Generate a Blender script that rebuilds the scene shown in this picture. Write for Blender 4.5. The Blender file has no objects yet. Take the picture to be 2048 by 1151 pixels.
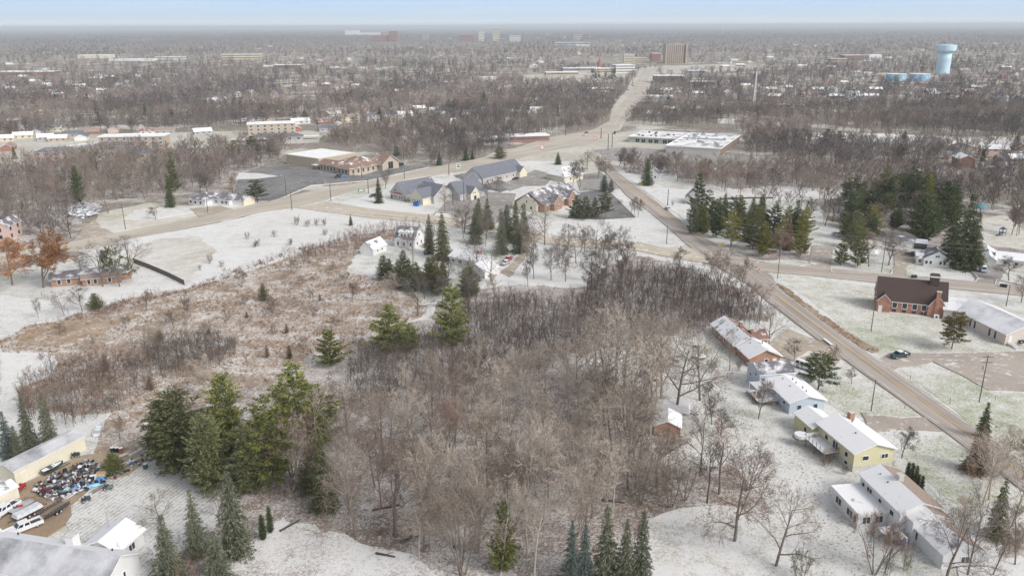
import bpy, math, random
import numpy as np
R = math.radians

# ------------------------------------------------------------------ camera, sky, sun, exposure
sc = bpy.context.scene
col = sc.collection
CAM_H = 85.0; FPX = 1600.0; PITCH = R(18.13); ROLL = R(-0.2)
cam_d = bpy.data.cameras.new('camera'); cam = bpy.data.objects.new('camera', cam_d); col.objects.link(cam)
cam_d.sensor_width = 36.0; cam_d.lens = 36.0 * FPX / 2048.0
cam_d.clip_start = 1.0; cam_d.clip_end = 200000.0
from mathutils import Euler, Matrix, Vector
cam.matrix_world = Matrix.Translation((0, 0, CAM_H)) @ Euler((math.pi/2 - PITCH, 0, 0)).to_matrix().to_4x4() @ Matrix.Rotation(ROLL, 4, 'Z')
sc.camera = cam

SUN_EL = R(38); SUN_AZ = R(128)          # azimuth clockwise from +Y: behind the camera, to its right
world = bpy.data.worlds.new('World'); sc.world = world; world.use_nodes = True
nt = world.node_tree; nt.nodes.clear()
def wn(t, **k):
    n = nt.nodes.new(t)
    for a, b in k.items(): setattr(n, a, b)
    return n
out = wn('ShaderNodeOutputWorld'); sky = wn('ShaderNodeTexSky', sky_type='NISHITA', sun_disc=False)
sky.sun_elevation = SUN_EL; sky.sun_rotation = SUN_AZ; sky.air_density = 1.0; sky.dust_density = 3.0; sky.ozone_density = 1.0; sky.altitude = 100
hs = wn('ShaderNodeHueSaturation'); hs.inputs['Saturation'].default_value = 0.24; hs.inputs['Value'].default_value = 1.0
bg1 = wn('ShaderNodeBackground'); bg1.inputs[1].default_value = 0.14
nt.links.new(sky.outputs[0], hs.inputs['Color']); nt.links.new(hs.outputs[0], bg1.inputs[0])
tc = wn('ShaderNodeTexCoord'); sep = wn('ShaderNodeSeparateXYZ'); nt.links.new(tc.outputs['Generated'], sep.inputs[0])
# low sky: pale haze band at the horizon rising to light blue, with thin long clouds
mp = wn('ShaderNodeMapping'); mp.inputs['Scale'].default_value = (3.0, 3.0, 150.0); nt.links.new(tc.outputs['Generated'], mp.inputs[0])
nz = wn('ShaderNodeTexNoise'); nz.inputs['Scale'].default_value = 1.6; nz.inputs['Detail'].default_value = 5; nt.links.new(mp.outputs[0], nz.inputs[0])
cr = wn('ShaderNodeValToRGB')
ad = wn('ShaderNodeMath', operation='MULTIPLY_ADD'); ad.inputs[1].default_value = 0.0045; nt.links.new(nz.outputs[0], ad.inputs[0])
az = wn('ShaderNodeMath', operation='ADD'); az.inputs[1].default_value = -0.00225
nt.links.new(sep.outputs[2], az.inputs[0]); nt.links.new(az.outputs[0], ad.inputs[2])
nt.links.new(ad.outputs[0], cr.inputs[0])
e = cr.color_ramp; e.elements[0].position = 0.0; e.elements[0].color = (0.80, 0.86, 0.92, 1)
for p, c in ((0.0022, (0.80, 0.86, 0.90)), (0.0045, (0.64, 0.72, 0.80)), (0.011, (0.55, 0.66, 0.78)), (0.03, (0.49, 0.66, 0.86)), (0.2, (0.45, 0.60, 0.82))):
    q = e.elements.new(p); q.color = c + (1,)
e.elements[-1].position = 0.35; e.elements[-1].color = (0.4, 0.55, 0.8, 1)
clr = wn('ShaderNodeMapRange'); clr.inputs[1].default_value = 0.45; clr.inputs[2].default_value = 0.75; clr.inputs[4].default_value = 0.35
nt.links.new(nz.outputs[0], clr.inputs[0])
mixc = wn('ShaderNodeMix', data_type='RGBA'); nt.links.new(clr.outputs[0], mixc.inputs['Factor']); nt.links.new(cr.outputs[0], mixc.inputs['A'])
mixc.inputs['B'].default_value = (0.66, 0.74, 0.83, 1)
bg2 = wn('ShaderNodeBackground'); bg2.inputs[1].default_value = 0.80; nt.links.new(mixc.outputs['Result'], bg2.inputs[0])
mr = wn('ShaderNodeMapRange'); mr.inputs[1].default_value = 0.08; mr.inputs[2].default_value = 0.3; nt.links.new(sep.outputs[2], mr.inputs[0])
ms = wn('ShaderNodeMixShader'); nt.links.new(mr.outputs[0], ms.inputs[0]); nt.links.new(bg2.outputs[0], ms.inputs[1]); nt.links.new(bg1.outputs[0], ms.inputs[2])
nt.links.new(ms.outputs[0], out.inputs[0])

sl = bpy.data.lights.new('sun', 'SUN'); sl.energy = 1.3; sl.angle = R(18); sl.color = (1.0, 0.95, 0.885)
sun = bpy.data.objects.new('sun', sl); col.objects.link(sun)
sd = Vector((math.sin(SUN_AZ)*math.cos(SUN_EL), math.cos(SUN_AZ)*math.cos(SUN_EL), math.sin(SUN_EL)))
sun.rotation_euler = sd.to_track_quat('Z', 'Y').to_euler(); sun.location = (0, 0, 300)
sc.view_settings.view_transform = 'Standard'; sc.view_settings.look = 'None'; sc.view_settings.exposure = 0.48; sc.view_settings.gamma = 1.0
sc.cycles.max_bounces = 5; sc.cycles.diffuse_bounces = 3; sc.cycles.glossy_bounces = 2; sc.cycles.transparent_max_bounces = 4
sc.cycles.volume_bounces = 0; sc.cycles.caustics_reflective = False; sc.cycles.caustics_refractive = False
try:
    sc.cycles.use_denoising = True; sc.cycles.denoiser = 'OPENIMAGEDENOISE'
except Exception: pass

# ------------------------------------------------------------------ helpers
_cp, _sp = math.cos(PITCH), math.sin(PITCH)
def P(px, py, h=0.0):
    """world x, y of the point at height h seen at photo pixel (px, py)"""
    u = (px-1024)/FPX; w = -(py-575.5)/FPX
    x = u*math.cos(ROLL) - w*math.sin(ROLL); y = u*math.sin(ROLL) + w*math.cos(ROLL)
    t = (h-CAM_H)/(-_sp + y*_cp)
    return (x*t, (_cp + y*_sp)*t)
def PA(a, h=0.0):
    return [P(x, y, h) for x, y in a]
def to_px(X, Y, Z=0.0):
    """numpy arrays -> photo pixels"""
    Zc = Y*_cp - (Z-CAM_H)*_sp; Yc = Y*_sp + (Z-CAM_H)*_cp
    x = X/Zc; y = Yc/Zc
    u = x*math.cos(ROLL) + y*math.sin(ROLL); w = -x*math.sin(ROLL) + y*math.cos(ROLL)
    return 1024 + u*FPX, 575.5 - w*FPX
def ang(a, b): return math.atan2(b[1]-a[1], b[0]-a[0])
def dist(a, b): return math.hypot(b[0]-a[0], b[1]-a[1])
def inside(poly, X, Y):
    poly = np.asarray(poly); r = np.zeros(X.shape, bool); n = len(poly); j = n-1
    for i in range(n):
        xi, yi = poly[i]; xj, yj = poly[j]
        c = ((yi > Y) != (yj > Y)) & (X < (xj-xi)*(Y-yi)/((yj-yi) if yj != yi else 1e-9) + xi)
        r ^= c; j = i
    return r
def props(o, label=None, cat=None, group=None, kind=None):
    if label: o['label'] = label
    if cat: o['category'] = cat
    if group: o['group'] = group
    if kind: o['kind'] = kind
    return o
def empty(name, loc, rz=0.0, label=None, cat=None, group=None):
    o = bpy.data.objects.new(name, None); col.objects.link(o); o.location = loc; o.rotation_euler = (0, 0, rz)
    o.empty_display_size = 0.5
    return props(o, label, cat, group)
def copy_tree(o, parent=None):
    c = o.copy(); col.objects.link(c)
    if parent is not None: c.parent = parent
    for ch in KIDS.get(o.name, []):
        copy_tree_child(ch, c)
    return c
KIDS = {}
def copy_tree_child(ch, c):
    d = ch.copy(); col.objects.link(d); d.parent = c
    for g in KIDS.get(ch.name, []): copy_tree_child(g, d)

class MB:
    """collects faces, links them as one mesh object; per-face material slots"""
    def __init__(s): s.v = []; s.f = []; s.m = []; s.mats = []
    def slot(s, m):
        if m not in s.mats: s.mats.append(m)
        return s.mats.index(m)
    def face(s, pts, m):
        b = len(s.v); s.v += [tuple(p) for p in pts]; s.f.append(tuple(range(b, b+len(pts)))); s.m.append(s.slot(m))
    def poly(s, V, F, m):
        b = len(s.v); s.v += [tuple(p) for p in V]; k = s.slot(m)
        for f in F: s.f.append(tuple(i+b for i in f)); s.m.append(k)
    def box(s, x0, y0, z0, x1, y1, z1, m, top=None):
        V = [(x0,y0,z0),(x1,y0,z0),(x1,y1,z0),(x0,y1,z0),(x0,y0,z1),(x1,y0,z1),(x1,y1,z1),(x0,y1,z1)]
        s.poly(V, [(3,2,1,0),(0,1,5,4),(1,2,6,5),(2,3,7,6),(3,0,4,7)], m)
        s.poly(V[4:], [(0,1,2,3)], top or m)
    def tbox(s, x0, y0, z0, x1, y1, z1, i, j, m):
        """box whose top is inset by i, j"""
        V = [(x0,y0,z0),(x1,y0,z0),(x1,y1,z0),(x0,y1,z0),(x0+i,y0+j,z1),(x1-i,y0+j,z1),(x1-i,y1-j,z1),(x0+i,y1-j,z1)]
        s.poly(V, [(3,2,1,0),(0,1,5,4),(1,2,6,5),(2,3,7,6),(3,0,4,7),(4,5,6,7)], m)
    def tube(s, a, b, r0, r1, m, n=8, cap=True):
        a = Vector(a); b = Vector(b); d = (b-a).normalized(); u = d.orthogonal().normalized(); w = d.cross(u)
        V = []
        for c, r in ((a, r0), (b, r1)):
            for k in range(n):
                t = 2*math.pi*k/n; V.append(c + u*(r*math.cos(t)) + w*(r*math.sin(t)))
        F = [(k, (k+1) % n, n+(k+1) % n, n+k) for k in range(n)]
        if cap: F += [tuple(range(n-1, -1, -1)), tuple(range(n, 2*n))]
        s.poly(V, F, m)
    def lathe(s, prof, m, n=24, c=(0, 0)):
        V = []; F = []
        for r, z in prof:
            for k in range(n):
                t = 2*math.pi*k/n; V.append((c[0]+r*math.cos(t), c[1]+r*math.sin(t), z))
        for i in range(len(prof)-1):
            for k in range(n):
                k2 = (k+1) % n; F.append((i*n+k, i*n+k2, (i+1)*n+k2, (i+1)*n+k))
        F.append(tuple(range((len(prof)-1)*n, len(prof)*n)))
        s.poly(V, F, m)
    def prism(s, prof, y0, y1, m):
        """profile in x,z extruded along y"""
        n = len(prof); V = [(x, y0, z) for x, z in prof] + [(x, y1, z) for x, z in prof]
        F = [tuple(range(n)), tuple(range(2*n-1, n-1, -1))] + [(i, n+i, n+(i+1) % n, (i+1) % n) for i in range(n)]
        s.poly(V, F, m)
    def build(s, name, parent=None, label=None, cat=None, group=None, kind=None, loc=None, rz=0.0, smooth=False):
        me = bpy.data.meshes.new(name); me.from_pydata(s.v, [], s.f)
        for m in s.mats: me.materials.append(m)
        me.polygons.foreach_set('material_index', s.m)
        if smooth: me.polygons.foreach_set('use_smooth', [True]*len(s.f))
        me.update()
        o = bpy.data.objects.new(name, me); col.objects.link(o)
        if parent is not None: o.parent = parent; KIDS.setdefault(parent.name, []).append(o)
        if loc: o.location = loc
        if rz: o.rotation_euler = (0, 0, rz)
        return props(o, label, cat, group, kind)

def tri_mesh(name, V, T, m, C=None, smooth=False):
    me = bpy.data.meshes.new(name); V = np.ascontiguousarray(V, np.float32); T = np.ascontiguousarray(T, np.int32)
    me.vertices.add(len(V)); me.vertices.foreach_set('co', V.ravel())
    me.loops.add(T.size); me.loops.foreach_set('vertex_index', T.ravel())
    me.polygons.add(len(T)); me.polygons.foreach_set('loop_start', np.arange(0, T.size, 3, dtype=np.int32))
    me.update(calc_edges=True)
    if C is not None:
        at = me.color_attributes.new('tint', 'FLOAT_COLOR', 'POINT'); C4 = np.ones((len(V), 4), np.float32); C4[:, :3] = C
        at.data.foreach_set('color', C4.ravel())
    me.materials.append(m)
    return me
def link(name, me, parent=None, **k):
    o = bpy.data.objects.new(name, me); col.objects.link(o)
    if parent is not None: o.parent = parent; KIDS.setdefault(parent.name, []).append(o)
    return props(o, **k)

# ------------------------------------------------------------------ materials
MATS = {}
def new_mat(name):
    m = bpy.data.materials.new(name); m.use_nodes = True; t = m.node_tree; t.nodes.clear()
    o = t.nodes.new('ShaderNodeOutputMaterial'); b = t.nodes.new('ShaderNodeBsdfPrincipled'); t.links.new(b.outputs[0], o.inputs[0])
    b.inputs['Specular IOR Level'].default_value = 0.2; b.inputs['Roughness'].default_value = 0.85
    MATS[name] = m
    return m, t, b
def N(t, typ, **k):
    n = t.nodes.new(typ)
    for a, b in k.items(): setattr(n, a, b)
    return n
def noise(t, vec, scale, detail=3, rough=0.55, sx=None):
    n = N(t, 'ShaderNodeTexNoise'); n.inputs['Scale'].default_value = scale; n.inputs['Detail'].default_value = detail; n.inputs['Roughness'].default_value = rough
    if sx:
        mp = N(t, 'ShaderNodeMapping'); mp.inputs['Scale'].default_value = sx; t.links.new(vec, mp.inputs[0]); vec = mp.outputs[0]
    t.links.new(vec, n.inputs[0]); return n.outputs[0]
def ramp(t, fac, stops):
    r = N(t, 'ShaderNodeValToRGB'); t.links.new(fac, r.inputs[0]); el = r.color_ramp.elements
    while len(el) > 1: el.remove(el[-1])
    el[0].position = stops[0][0]; el[0].color = tuple(stops[0][1]) + (1,)
    for p, c in stops[1:]:
        q = el.new(p); q.color = tuple(c) + (1,)
    return r.outputs[0]
def mrange(t, v, a, b, c=0.0, d=1.0, smooth=True):
    n = N(t, 'ShaderNodeMapRange'); t.links.new(v, n.inputs[0])
    for i, x in enumerate((a, b, c, d)): n.inputs[i+1].default_value = x
    if smooth: n.interpolation_type = 'SMOOTHSTEP'
    return n.outputs[0]
def mixc_(t, f, a, b, mode='MIX'):
    n = N(t, 'ShaderNodeMix', data_type='RGBA', blend_type=mode)
    if isinstance(f, (int, float)): n.inputs['Factor'].default_value = f
    else: t.links.new(f, n.inputs['Factor'])
    for k, x in (('A', a), ('B', b)):
        if isinstance(x, tuple): n.inputs[k].default_value = x + (1,) if len(x) == 3 else x
        else: t.links.new(x, n.inputs[k])
    return n.outputs['Result']
def math_(t, op, a, b=None):
    n = N(t, 'ShaderNodeMath', operation=op)
    for i, x in enumerate((a, b)):
        if x is None: continue
        if isinstance(x, (int, float)): n.inputs[i].default_value = x
        else: t.links.new(x, n.inputs[i])
    return n.outputs[0]
SNOW = (0.70, 0.695, 0.69)
def pos(t): return N(t, 'ShaderNodeNewGeometry').outputs['Position']
def ground_mat(name, grass, soil, snow=0.5, patch=0.03, fine=1.6, stripes=0, contrast=0.16, sd=0.0, snowc=SNOW, leaf=None):
    """snow-dusted ground: grass / soil blend showing through a patchy dusting of snow"""
    m, t, b = new_mat(name); p = pos(t)
    big = noise(t, p, patch, 4, 0.6); mid = noise(t, p, 0.25, 4, 0.65); fin = noise(t, p, fine, 4, 0.75)
    g = mixc_(t, mrange(t, big, 0.38, 0.62), grass, soil)
    g = mixc_(t, mrange(t, fin, 0.3, 0.7, 0, 0.6), g, tuple(0.55*x for x in soil))
    if leaf: g = mixc_(t, mrange(t, noise(t, p, 0.7, 3, 0.7), 0.5, 0.62), g, leaf)
    # snow cover
    s = math_(t, 'ADD', math_(t, 'MULTIPLY', big, 0.35), math_(t, 'MULTIPLY', mid, 0.35)); s = math_(t, 'ADD', s, math_(t, 'MULTIPLY', fin, 0.6))
    grit = noise(t, p, 5.5, 2, 0.6); s = math_(t, 'ADD', s, math_(t, 'MULTIPLY', math_(t, 'SUBTRACT', grit, 0.5), 0.45))
    if stripes:
        w = N(t, 'ShaderNodeTexWave', wave_type='BANDS'); w.inputs['Scale'].default_value = 0.35; w.inputs['Distortion'].default_value = 2.0; w.inputs['Detail'].default_value = 2
        mp = N(t, 'ShaderNodeMapping'); mp.inputs['Rotation'].default_value = (0, 0, stripes); t.links.new(p, mp.inputs[0]); t.links.new(mp.outputs[0], w.inputs[0])
        s = math_(t, 'ADD', s, math_(t, 'MULTIPLY', math_(t, 'SUBTRACT', w.outputs['Fac'], 0.5), 0.10))
    thr = 0.5 + (0.5-snow)*0.5 + 0.15
    f = mrange(t, s, thr-contrast, thr+contrast, 0.0, 0.97)
    c = mixc_(t, f, g, snowc)
    t.links.new(c, b.inputs['Base Color']); b.inputs['Roughness'].default_value = 0.9
    bp = N(t, 'ShaderNodeBump'); bp.inputs['Strength'].default_value = 0.5; bp.inputs['Distance'].default_value = 0.2; t.links.new(fin, bp.inputs['Height']); t.links.new(bp.outputs[0], b.inputs['Normal'])
    return m
def paved_mat(name, base, light, snow=0.0, scale=0.08, tracks=None):
    m, t, b = new_mat(name); p = pos(t)
    c = mixc_(t, mrange(t, noise(t, p, scale, 5, 0.6), 0.35, 0.65), base, light)
    c = mixc_(t, mrange(t, noise(t, p, 2.5, 3, 0.7), 0.3, 0.7, 0, 0.35), c, tuple(0.7*x for x in base))
    if snow:
        c = mixc_(t, mrange(t, noise(t, p, 0.35, 5, 0.7), 0.62-snow*0.25, 0.72-snow*0.2, 0, 0.85), c, SNOW)
    if tracks is not None:
        w = N(t, 'ShaderNodeTexNoise'); w.inputs['Scale'].default_value = 1.0; w.inputs['Detail'].default_value = 3
        mp = N(t, 'ShaderNodeMapping'); mp.inputs['Rotation'].default_value = (0, 0, -tracks); t.links.new(p, mp.inputs[0])
        mp2 = N(t, 'ShaderNodeMapping'); mp2.inputs['Scale'].default_value = (0.012, 0.75, 0.1); t.links.new(mp.outputs[0], mp2.inputs[0]); t.links.new(mp2.outputs[0], w.inputs[0])
        c = mixc_(t, mrange(t, w.outputs[0], 0.35, 0.65, 0, 0.55), c, tuple(1.35*x for x in light))
    t.links.new(c, b.inputs['Base Color'])
    return m
def plain(name, c, rough=0.7, var=0.12, scale=1.5, spec=0.3, metal=0.0):
    m, t, b = new_mat(name)
    n = noise(t, N(t, 'ShaderNodeTexCoord').outputs['Object'], scale, 4, 0.6)
    t.links.new(mixc_(t, mrange(t, n, 0.3, 0.7), tuple(x*(1-var) for x in c), tuple(min(1, x*(1+var)) for x in c)), b.inputs['Base Color'])
    b.inputs['Roughness'].default_value = rough; b.inputs['Specular IOR Level'].default_value = spec; b.inputs['Metallic'].default_value = metal
    return m
def roof_mat(name, base, snow=0.0, soft=0.06, scale=0.45, top=0.96):
    """shingle courses with a patchy snow layer"""
    m, t, b = new_mat(name); o = N(t, 'ShaderNodeTexCoord').outputs['Object']
    c = mixc_(t, mrange(t, noise(t, o, 5.0, 3, 0.7), 0.3, 0.7), tuple(x*0.75 for x in base), tuple(x*1.25 for x in base))
    w = N(t, 'ShaderNodeTexWave', wave_type='BANDS', bands_direction='Z'); w.inputs['Scale'].default_value = 2.2; w.inputs['Distortion'].default_value = 0.4
    t.links.new(o, w.inputs[0]); c = mixc_(t, mrange(t, w.outputs['Fac'], 0.0, 0.25, 0.35, 0.0), c, tuple(x*0.5 for x in base))
    if snow:
        n = noise(t, o, scale, 5, 0.62); k = 0.70 - 0.42*snow
        n = math_(t, 'ADD', n, math_(t, 'MULTIPLY', math_(t, 'SUBTRACT', noise(t, o, 6.0, 3, 0.7), 0.5), 0.25))
        c = mixc_(t, mrange(t, n, k-soft, k+soft, 0, top), c, (0.80, 0.80, 0.82))
    t.links.new(c, b.inputs['Base Color']); b.inputs['Roughness'].default_value = 0.9
    return m
def siding_mat(name, c, pitch=5.0, dark=0.82, vertical=False):
    m, t, b = new_mat(name); o = N(t, 'ShaderNodeTexCoord').outputs['Object']
    w = N(t, 'ShaderNodeTexWave', wave_type='BANDS', bands_direction='Z' if not vertical else 'X'); w.inputs['Scale'].default_value = pitch/3.0
    t.links.new(o, w.inputs[0])
    cc = mixc_(t, mrange(t, w.outputs['Fac'], 0.0, 0.3, 1.0, 0.0), c, tuple(x*dark for x in c))
    cc = mixc_(t, mrange(t, noise(t, o, 0.8, 4), 0.35, 0.7, 0, 0.25), cc, tuple(x*0.8 for x in c))
    t.links.new(cc, b.inputs['Base Color']); b.inputs['Roughness'].default_value = 0.6
    return m
def brick_mat(name, a, bb, mortar=(0.4, 0.36, 0.32)):
    m, t, b = new_mat(name); o = N(t, 'ShaderNodeTexCoord').outputs['Object']
    sx = N(t, 'ShaderNodeSeparateXYZ'); t.links.new(o, sx.inputs[0]); cx = N(t, 'ShaderNodeCombineXYZ')
    t.links.new(math_(t, 'ADD', sx.outputs[0], sx.outputs[1]), cx.inputs[0]); t.links.new(sx.outputs[2], cx.inputs[1])
    br = N(t, 'ShaderNodeTexBrick'); br.inputs['Scale'].default_value = 3.5; br.inputs['Color1'].default_value = a + (1,); br.inputs['Color2'].default_value = bb + (1,); br.inputs['Mortar'].default_value = mortar + (1,)
    br.inputs['Mortar Size'].default_value = 0.012; t.links.new(cx.outputs[0], br.inputs[0])
    c = mixc_(t, mrange(t, noise(t, o, 0.6, 4), 0.3, 0.7, 0, 0.4), br.outputs[0], tuple(x*0.6 for x in a))
    t.links.new(c, b.inputs['Base Color'])
    return m
def glass_mat(name, c=(0.03, 0.04, 0.055)):
    m, t, b = new_mat(name); b.inputs['Base Color'].default_value = c + (1,); b.inputs['Roughness'].default_value = 0.12; b.inputs['Specular IOR Level'].default_value = 0.5
    return m
def foliage_mat(name, a, b_, tint=False, obj_var=0.25, rough=0.9, isl=(0.72, 1.3)):
    """leaf clumps vary piece by piece, whole trees vary a little too"""
    m, t, b = new_mat(name)
    g = N(t, 'ShaderNodeNewGeometry')
    if tint:
        at = N(t, 'ShaderNodeVertexColor', layer_name='tint'); c = at.outputs[0]
        k = mrange(t, g.outputs['Random Per Island'], 0, 1, isl[0], isl[1], False); cc = N(t, 'ShaderNodeVectorMath', operation='SCALE'); t.links.new(c, cc.inputs[0]); t.links.new(k, cc.inputs['Scale']); c = cc.outputs[0]
    else:
        c = mixc_(t, g.outputs['Random Per Island'], a, b_)
        oi = N(t, 'ShaderNodeObjectInfo'); k = mrange(t, oi.outputs['Random'], 0, 1, 0.88-obj_var, 0.88+obj_var, False)
        cc = N(t, 'ShaderNodeVectorMath', operation='SCALE'); t.links.new(c, cc.inputs[0]); t.links.new(k, cc.inputs['Scale']); c = cc.outputs[0]
    t.links.new(c, b.inputs['Base Color']); b.inputs['Roughness'].default_value = rough; b.inputs['Specular IOR Level'].default_value = 0.1
    return m
# ------------------------------------------------------------------ ground materials
GRN = (0.20, 0.22, 0.12); TAN = (0.36, 0.31, 0.22); LEAF = (0.20, 0.13, 0.09)
M_lawn = ground_mat('snowy_lawn', (0.27, 0.29, 0.18), (0.38, 0.34, 0.25), 0.63, 0.03, 1.7, 0, 0.15)
M_lawn_g = ground_mat('thin_snow_green_lawn', (0.28, 0.32, 0.16), (0.42, 0.38, 0.26), 0.54, 0.04, 1.5, 0, 0.17)
M_lawn_w = ground_mat('white_lawn', (0.36, 0.35, 0.28), (0.42, 0.37, 0.28), 0.73, 0.025, 1.4, 0, 0.17)
M_lawn_s = ground_mat('mown_striped_lawn', (0.30, 0.31, 0.24), (0.34, 0.31, 0.26), 0.62, 0.03, 1.6, R(20), 0.15)
M_tan = ground_mat('winter_tan_grass', (0.42, 0.38, 0.24), (0.50, 0.44, 0.32), 0.50, 0.05, 1.2, 0, 0.2)
M_leafy = ground_mat('leafy_snow', (0.22, 0.16, 0.12), (0.26, 0.20, 0.15), 0.65, 0.05, 1.9, 0, 0.13, leaf=(0.20, 0.12, 0.09))
M_wood = ground_mat('wood_floor', (0.17, 0.13, 0.10), (0.23, 0.17, 0.13), 0.42, 0.06, 1.7, 0, 0.16, leaf=(0.22, 0.13, 0.095))
M_brush = ground_mat('brush_floor', (0.31, 0.235, 0.175), (0.38, 0.29, 0.205), 0.41, 0.09, 1.3, 0, 0.09, leaf=(0.27, 0.18, 0.135))
M_dirt = ground_mat('yard_dirt', (0.34, 0.25, 0.17), (0.42, 0.33, 0.24), 0.12, 0.1, 1.5, 0, 0.1)
M_field = ground_mat('pale_open_ground', (0.38, 0.35, 0.26), (0.47, 0.42, 0.33), 0.38, 0.02, 0.5, 0, 0.25)

# the land: near ground is dusted grass, farther off wood floor with clearings
def land_mat():
    m, t, b = new_mat('land'); p = pos(t)
    sp = N(t, 'ShaderNodeMapping'); sp.inputs['Scale'].default_value = (1, 1, 0); t.links.new(p, sp.inputs[0]); p = sp.outputs[0]
    fine = noise(t, p, 0.35, 4, 0.75); mid = noise(t, p, 0.02, 5, 0.65); far = noise(t, p, 0.0022, 5, 0.65); vf = noise(t, p, 0.0006, 5, 0.7)
    floor = mixc_(t, mrange(t, fine, 0.3, 0.7), (0.17, 0.14, 0.115), (0.36, 0.33, 0.30))
    open_ = mixc_(t, mrange(t, fine, 0.3, 0.7), (0.42, 0.40, 0.33), (0.62, 0.61, 0.58))
    c = mixc_(t, mrange(t, mid, 0.50, 0.62), floor, open_)
    # beyond a few km the crowns close up: the land itself is wood-coloured with open strips
    wood = mixc_(t, mrange(t, far, 0.3, 0.7), (0.13, 0.125, 0.125), (0.20, 0.19, 0.185))
    wood = mixc_(t, mrange(t, vf, 0.56, 0.66, 0, 0.5), wood, (0.36, 0.36, 0.33))
    ln = N(t, 'ShaderNodeVectorMath', operation='LENGTH'); t.links.new(p, ln.inputs[0])
    c = mixc_(t, mrange(t, ln.outputs['Value'], 2500, 7000), c, wood)
    t.links.new(c, b.inputs['Base Color']); b.inputs['Specular IOR Level'].default_value = 0.0; b.inputs['Roughness'].default_value = 1.0
    return m
g = MB(); M_land = land_mat()
rings = [0, 300, 900, 2500, 7000, 20000, 60000, 160000]; NS = 48
V = [(0, 0, 0)]; F = []
for r in rings[1:]:
    V += [(r*math.cos(2*math.pi*k/NS), r*math.sin(2*math.pi*k/NS), 0) for k in range(NS)]
for k in range(NS): F.append((0, 1+k, 1+(k+1) % NS))
for i in range(len(rings)-2):
    a = 1+i*NS; c = a+NS
    for k in range(NS): F.append((a+k, c+k, c+(k+1) % NS, a+(k+1) % NS))
g.poly(V, F, M_land); g.build('ground', kind='structure')

from mathutils.geometry import delaunay_2d_cdt
def sheet(m, pts, z, mat):
    n = len(pts); vs, es, fs, *_ = delaunay_2d_cdt([Vector(p) for p in pts], [], [list(range(n))], 1, 1e-4)
    F = []
    for f in fs:
        a, b, c = vs[f[0]], vs[f[1]], vs[f[2]]
        F.append(tuple(f) if (b-a).cross(c-a) > 0 else tuple(f)[::-1])
    m.poly([(v.x, v.y, z) for v in vs], F, mat)
    m.poly([(p[0], p[1], z) for p in pts]+[(p[0], p[1], -0.02) for p in pts], [(i, (i+1) % n, n+(i+1) % n, n+i) for i in range(n)], mat)
rng = random.Random(5)
def fuzzy(pts, jit, step=3.0, closed=True):
    res = []; n = len(pts)
    for i in range(n if closed else n-1):
        a, b = pts[i], pts[(i+1) % n]; d = dist(a, b); k = max(1, int(d/step))
        for j in range(k):
            f = j/k; x = a[0]+(b[0]-a[0])*f; y = a[1]+(b[1]-a[1])*f
            res.append((x+rng.uniform(-jit, jit), y+rng.uniform(-jit, jit)))
    return res
PZ = [0, 0, 0, 0]
def patch(name, px, mat, z, jit=0.6, step=3.0, world_=False):
    k = min(range(4), key=lambda i: abs(z-(0.0, Z1, Z2, Z3)[i])); PZ[k] += 1; z = (0.012, 0.03, 0.17, 0.28)[k]+PZ[k]*0.0035
    pts = px if world_ else PA(px)
    pts = fuzzy(pts, jit, step) if jit else pts
    m = MB(); sheet(m, pts, z, mat)
    return m.build(name, kind='structure')
Z1, Z2, Z3, Z4, Z5 = 0.03, 0.1, 0.2, 0.40, 0.42

# near sheet of dusted lawn under everything near the camera, out to the highway
AREA_NEAR = [(-900, 1500), (2900, 1500), (2900, 600), (2300, 560), (2047, 548), (1700, 470), (1640, 440), (1500, 395), (1330, 340), (1235, 322), (1120, 322), (1000, 322), (930, 330), (800, 345), (700, 385), (520, 425), (300, 480), (120, 520), (0, 545), (-300, 620)]
patch('lawn', AREA_NEAR, M_lawn, 0.008, 1.0, 6)
NORTH = [(1240, 345), (1500, 368), (1640, 380), (1640, 520), (1530, 520), (1450, 497), (1400, 465), (1300, 390)]
patch('lawn', NORTH, M_lawn, Z1-0.004, 1.0)
patch('field', [(140, 500), (260, 478), (400, 453), (520, 428), (592, 416), (740, 437), (860, 448), (868, 462), (800, 452), (715, 470), (600, 505), (500, 540), (372, 577), (300, 560), (240, 520)], M_lawn_w, Z1, 0.5)
patch('lawn', [(175, 470), (200, 425), (300, 405), (378, 412), (470, 398), (545, 402), (500, 413), (400, 436), (250, 464), (200, 468)], M_tan, Z1, 0.5)
patch('lawn', [(270, 420), (380, 415), (470, 403), (500, 408), (400, 424), (300, 440), (240, 440)], M_lawn_w, Z2, 1.0)
M_tansnow = ground_mat('tan_snowy_field', (0.44, 0.39, 0.29), (0.50, 0.44, 0.34), 0.56, 0.03, 1.2, 0, 0.2)
patch('field', [(225, 525), (300, 480), (400, 470), (430, 500), (400, 545), (372, 575), (320, 545)], M_tansnow, Z1, 2.5)
patch('field', [(500, 440), (600, 425), (720, 440), (700, 460), (580, 500), (520, 480)], ground_mat('whiter_field', (0.44, 0.40, 0.31), (0.48, 0.43, 0.34), 0.68, 0.03, 1.2, 0, 0.2), Z1, 2.5)
patch('lawn', [(0, 590), (90, 600), (150, 628), (0, 680)], M_lawn_w, Z1, 0.5)
patch('lawn', [(0, 704), (90, 706), (118, 725), (100, 750), (40, 775), (38, 815), (0, 840)], M_lawn_w, Z2, 0.5)
patch('lawn', [(95, 600), (170, 575), (250, 540), (300, 525), (370, 572), (240, 600), (130, 632)], M_lawn_w, Z1, 0.6)
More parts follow.
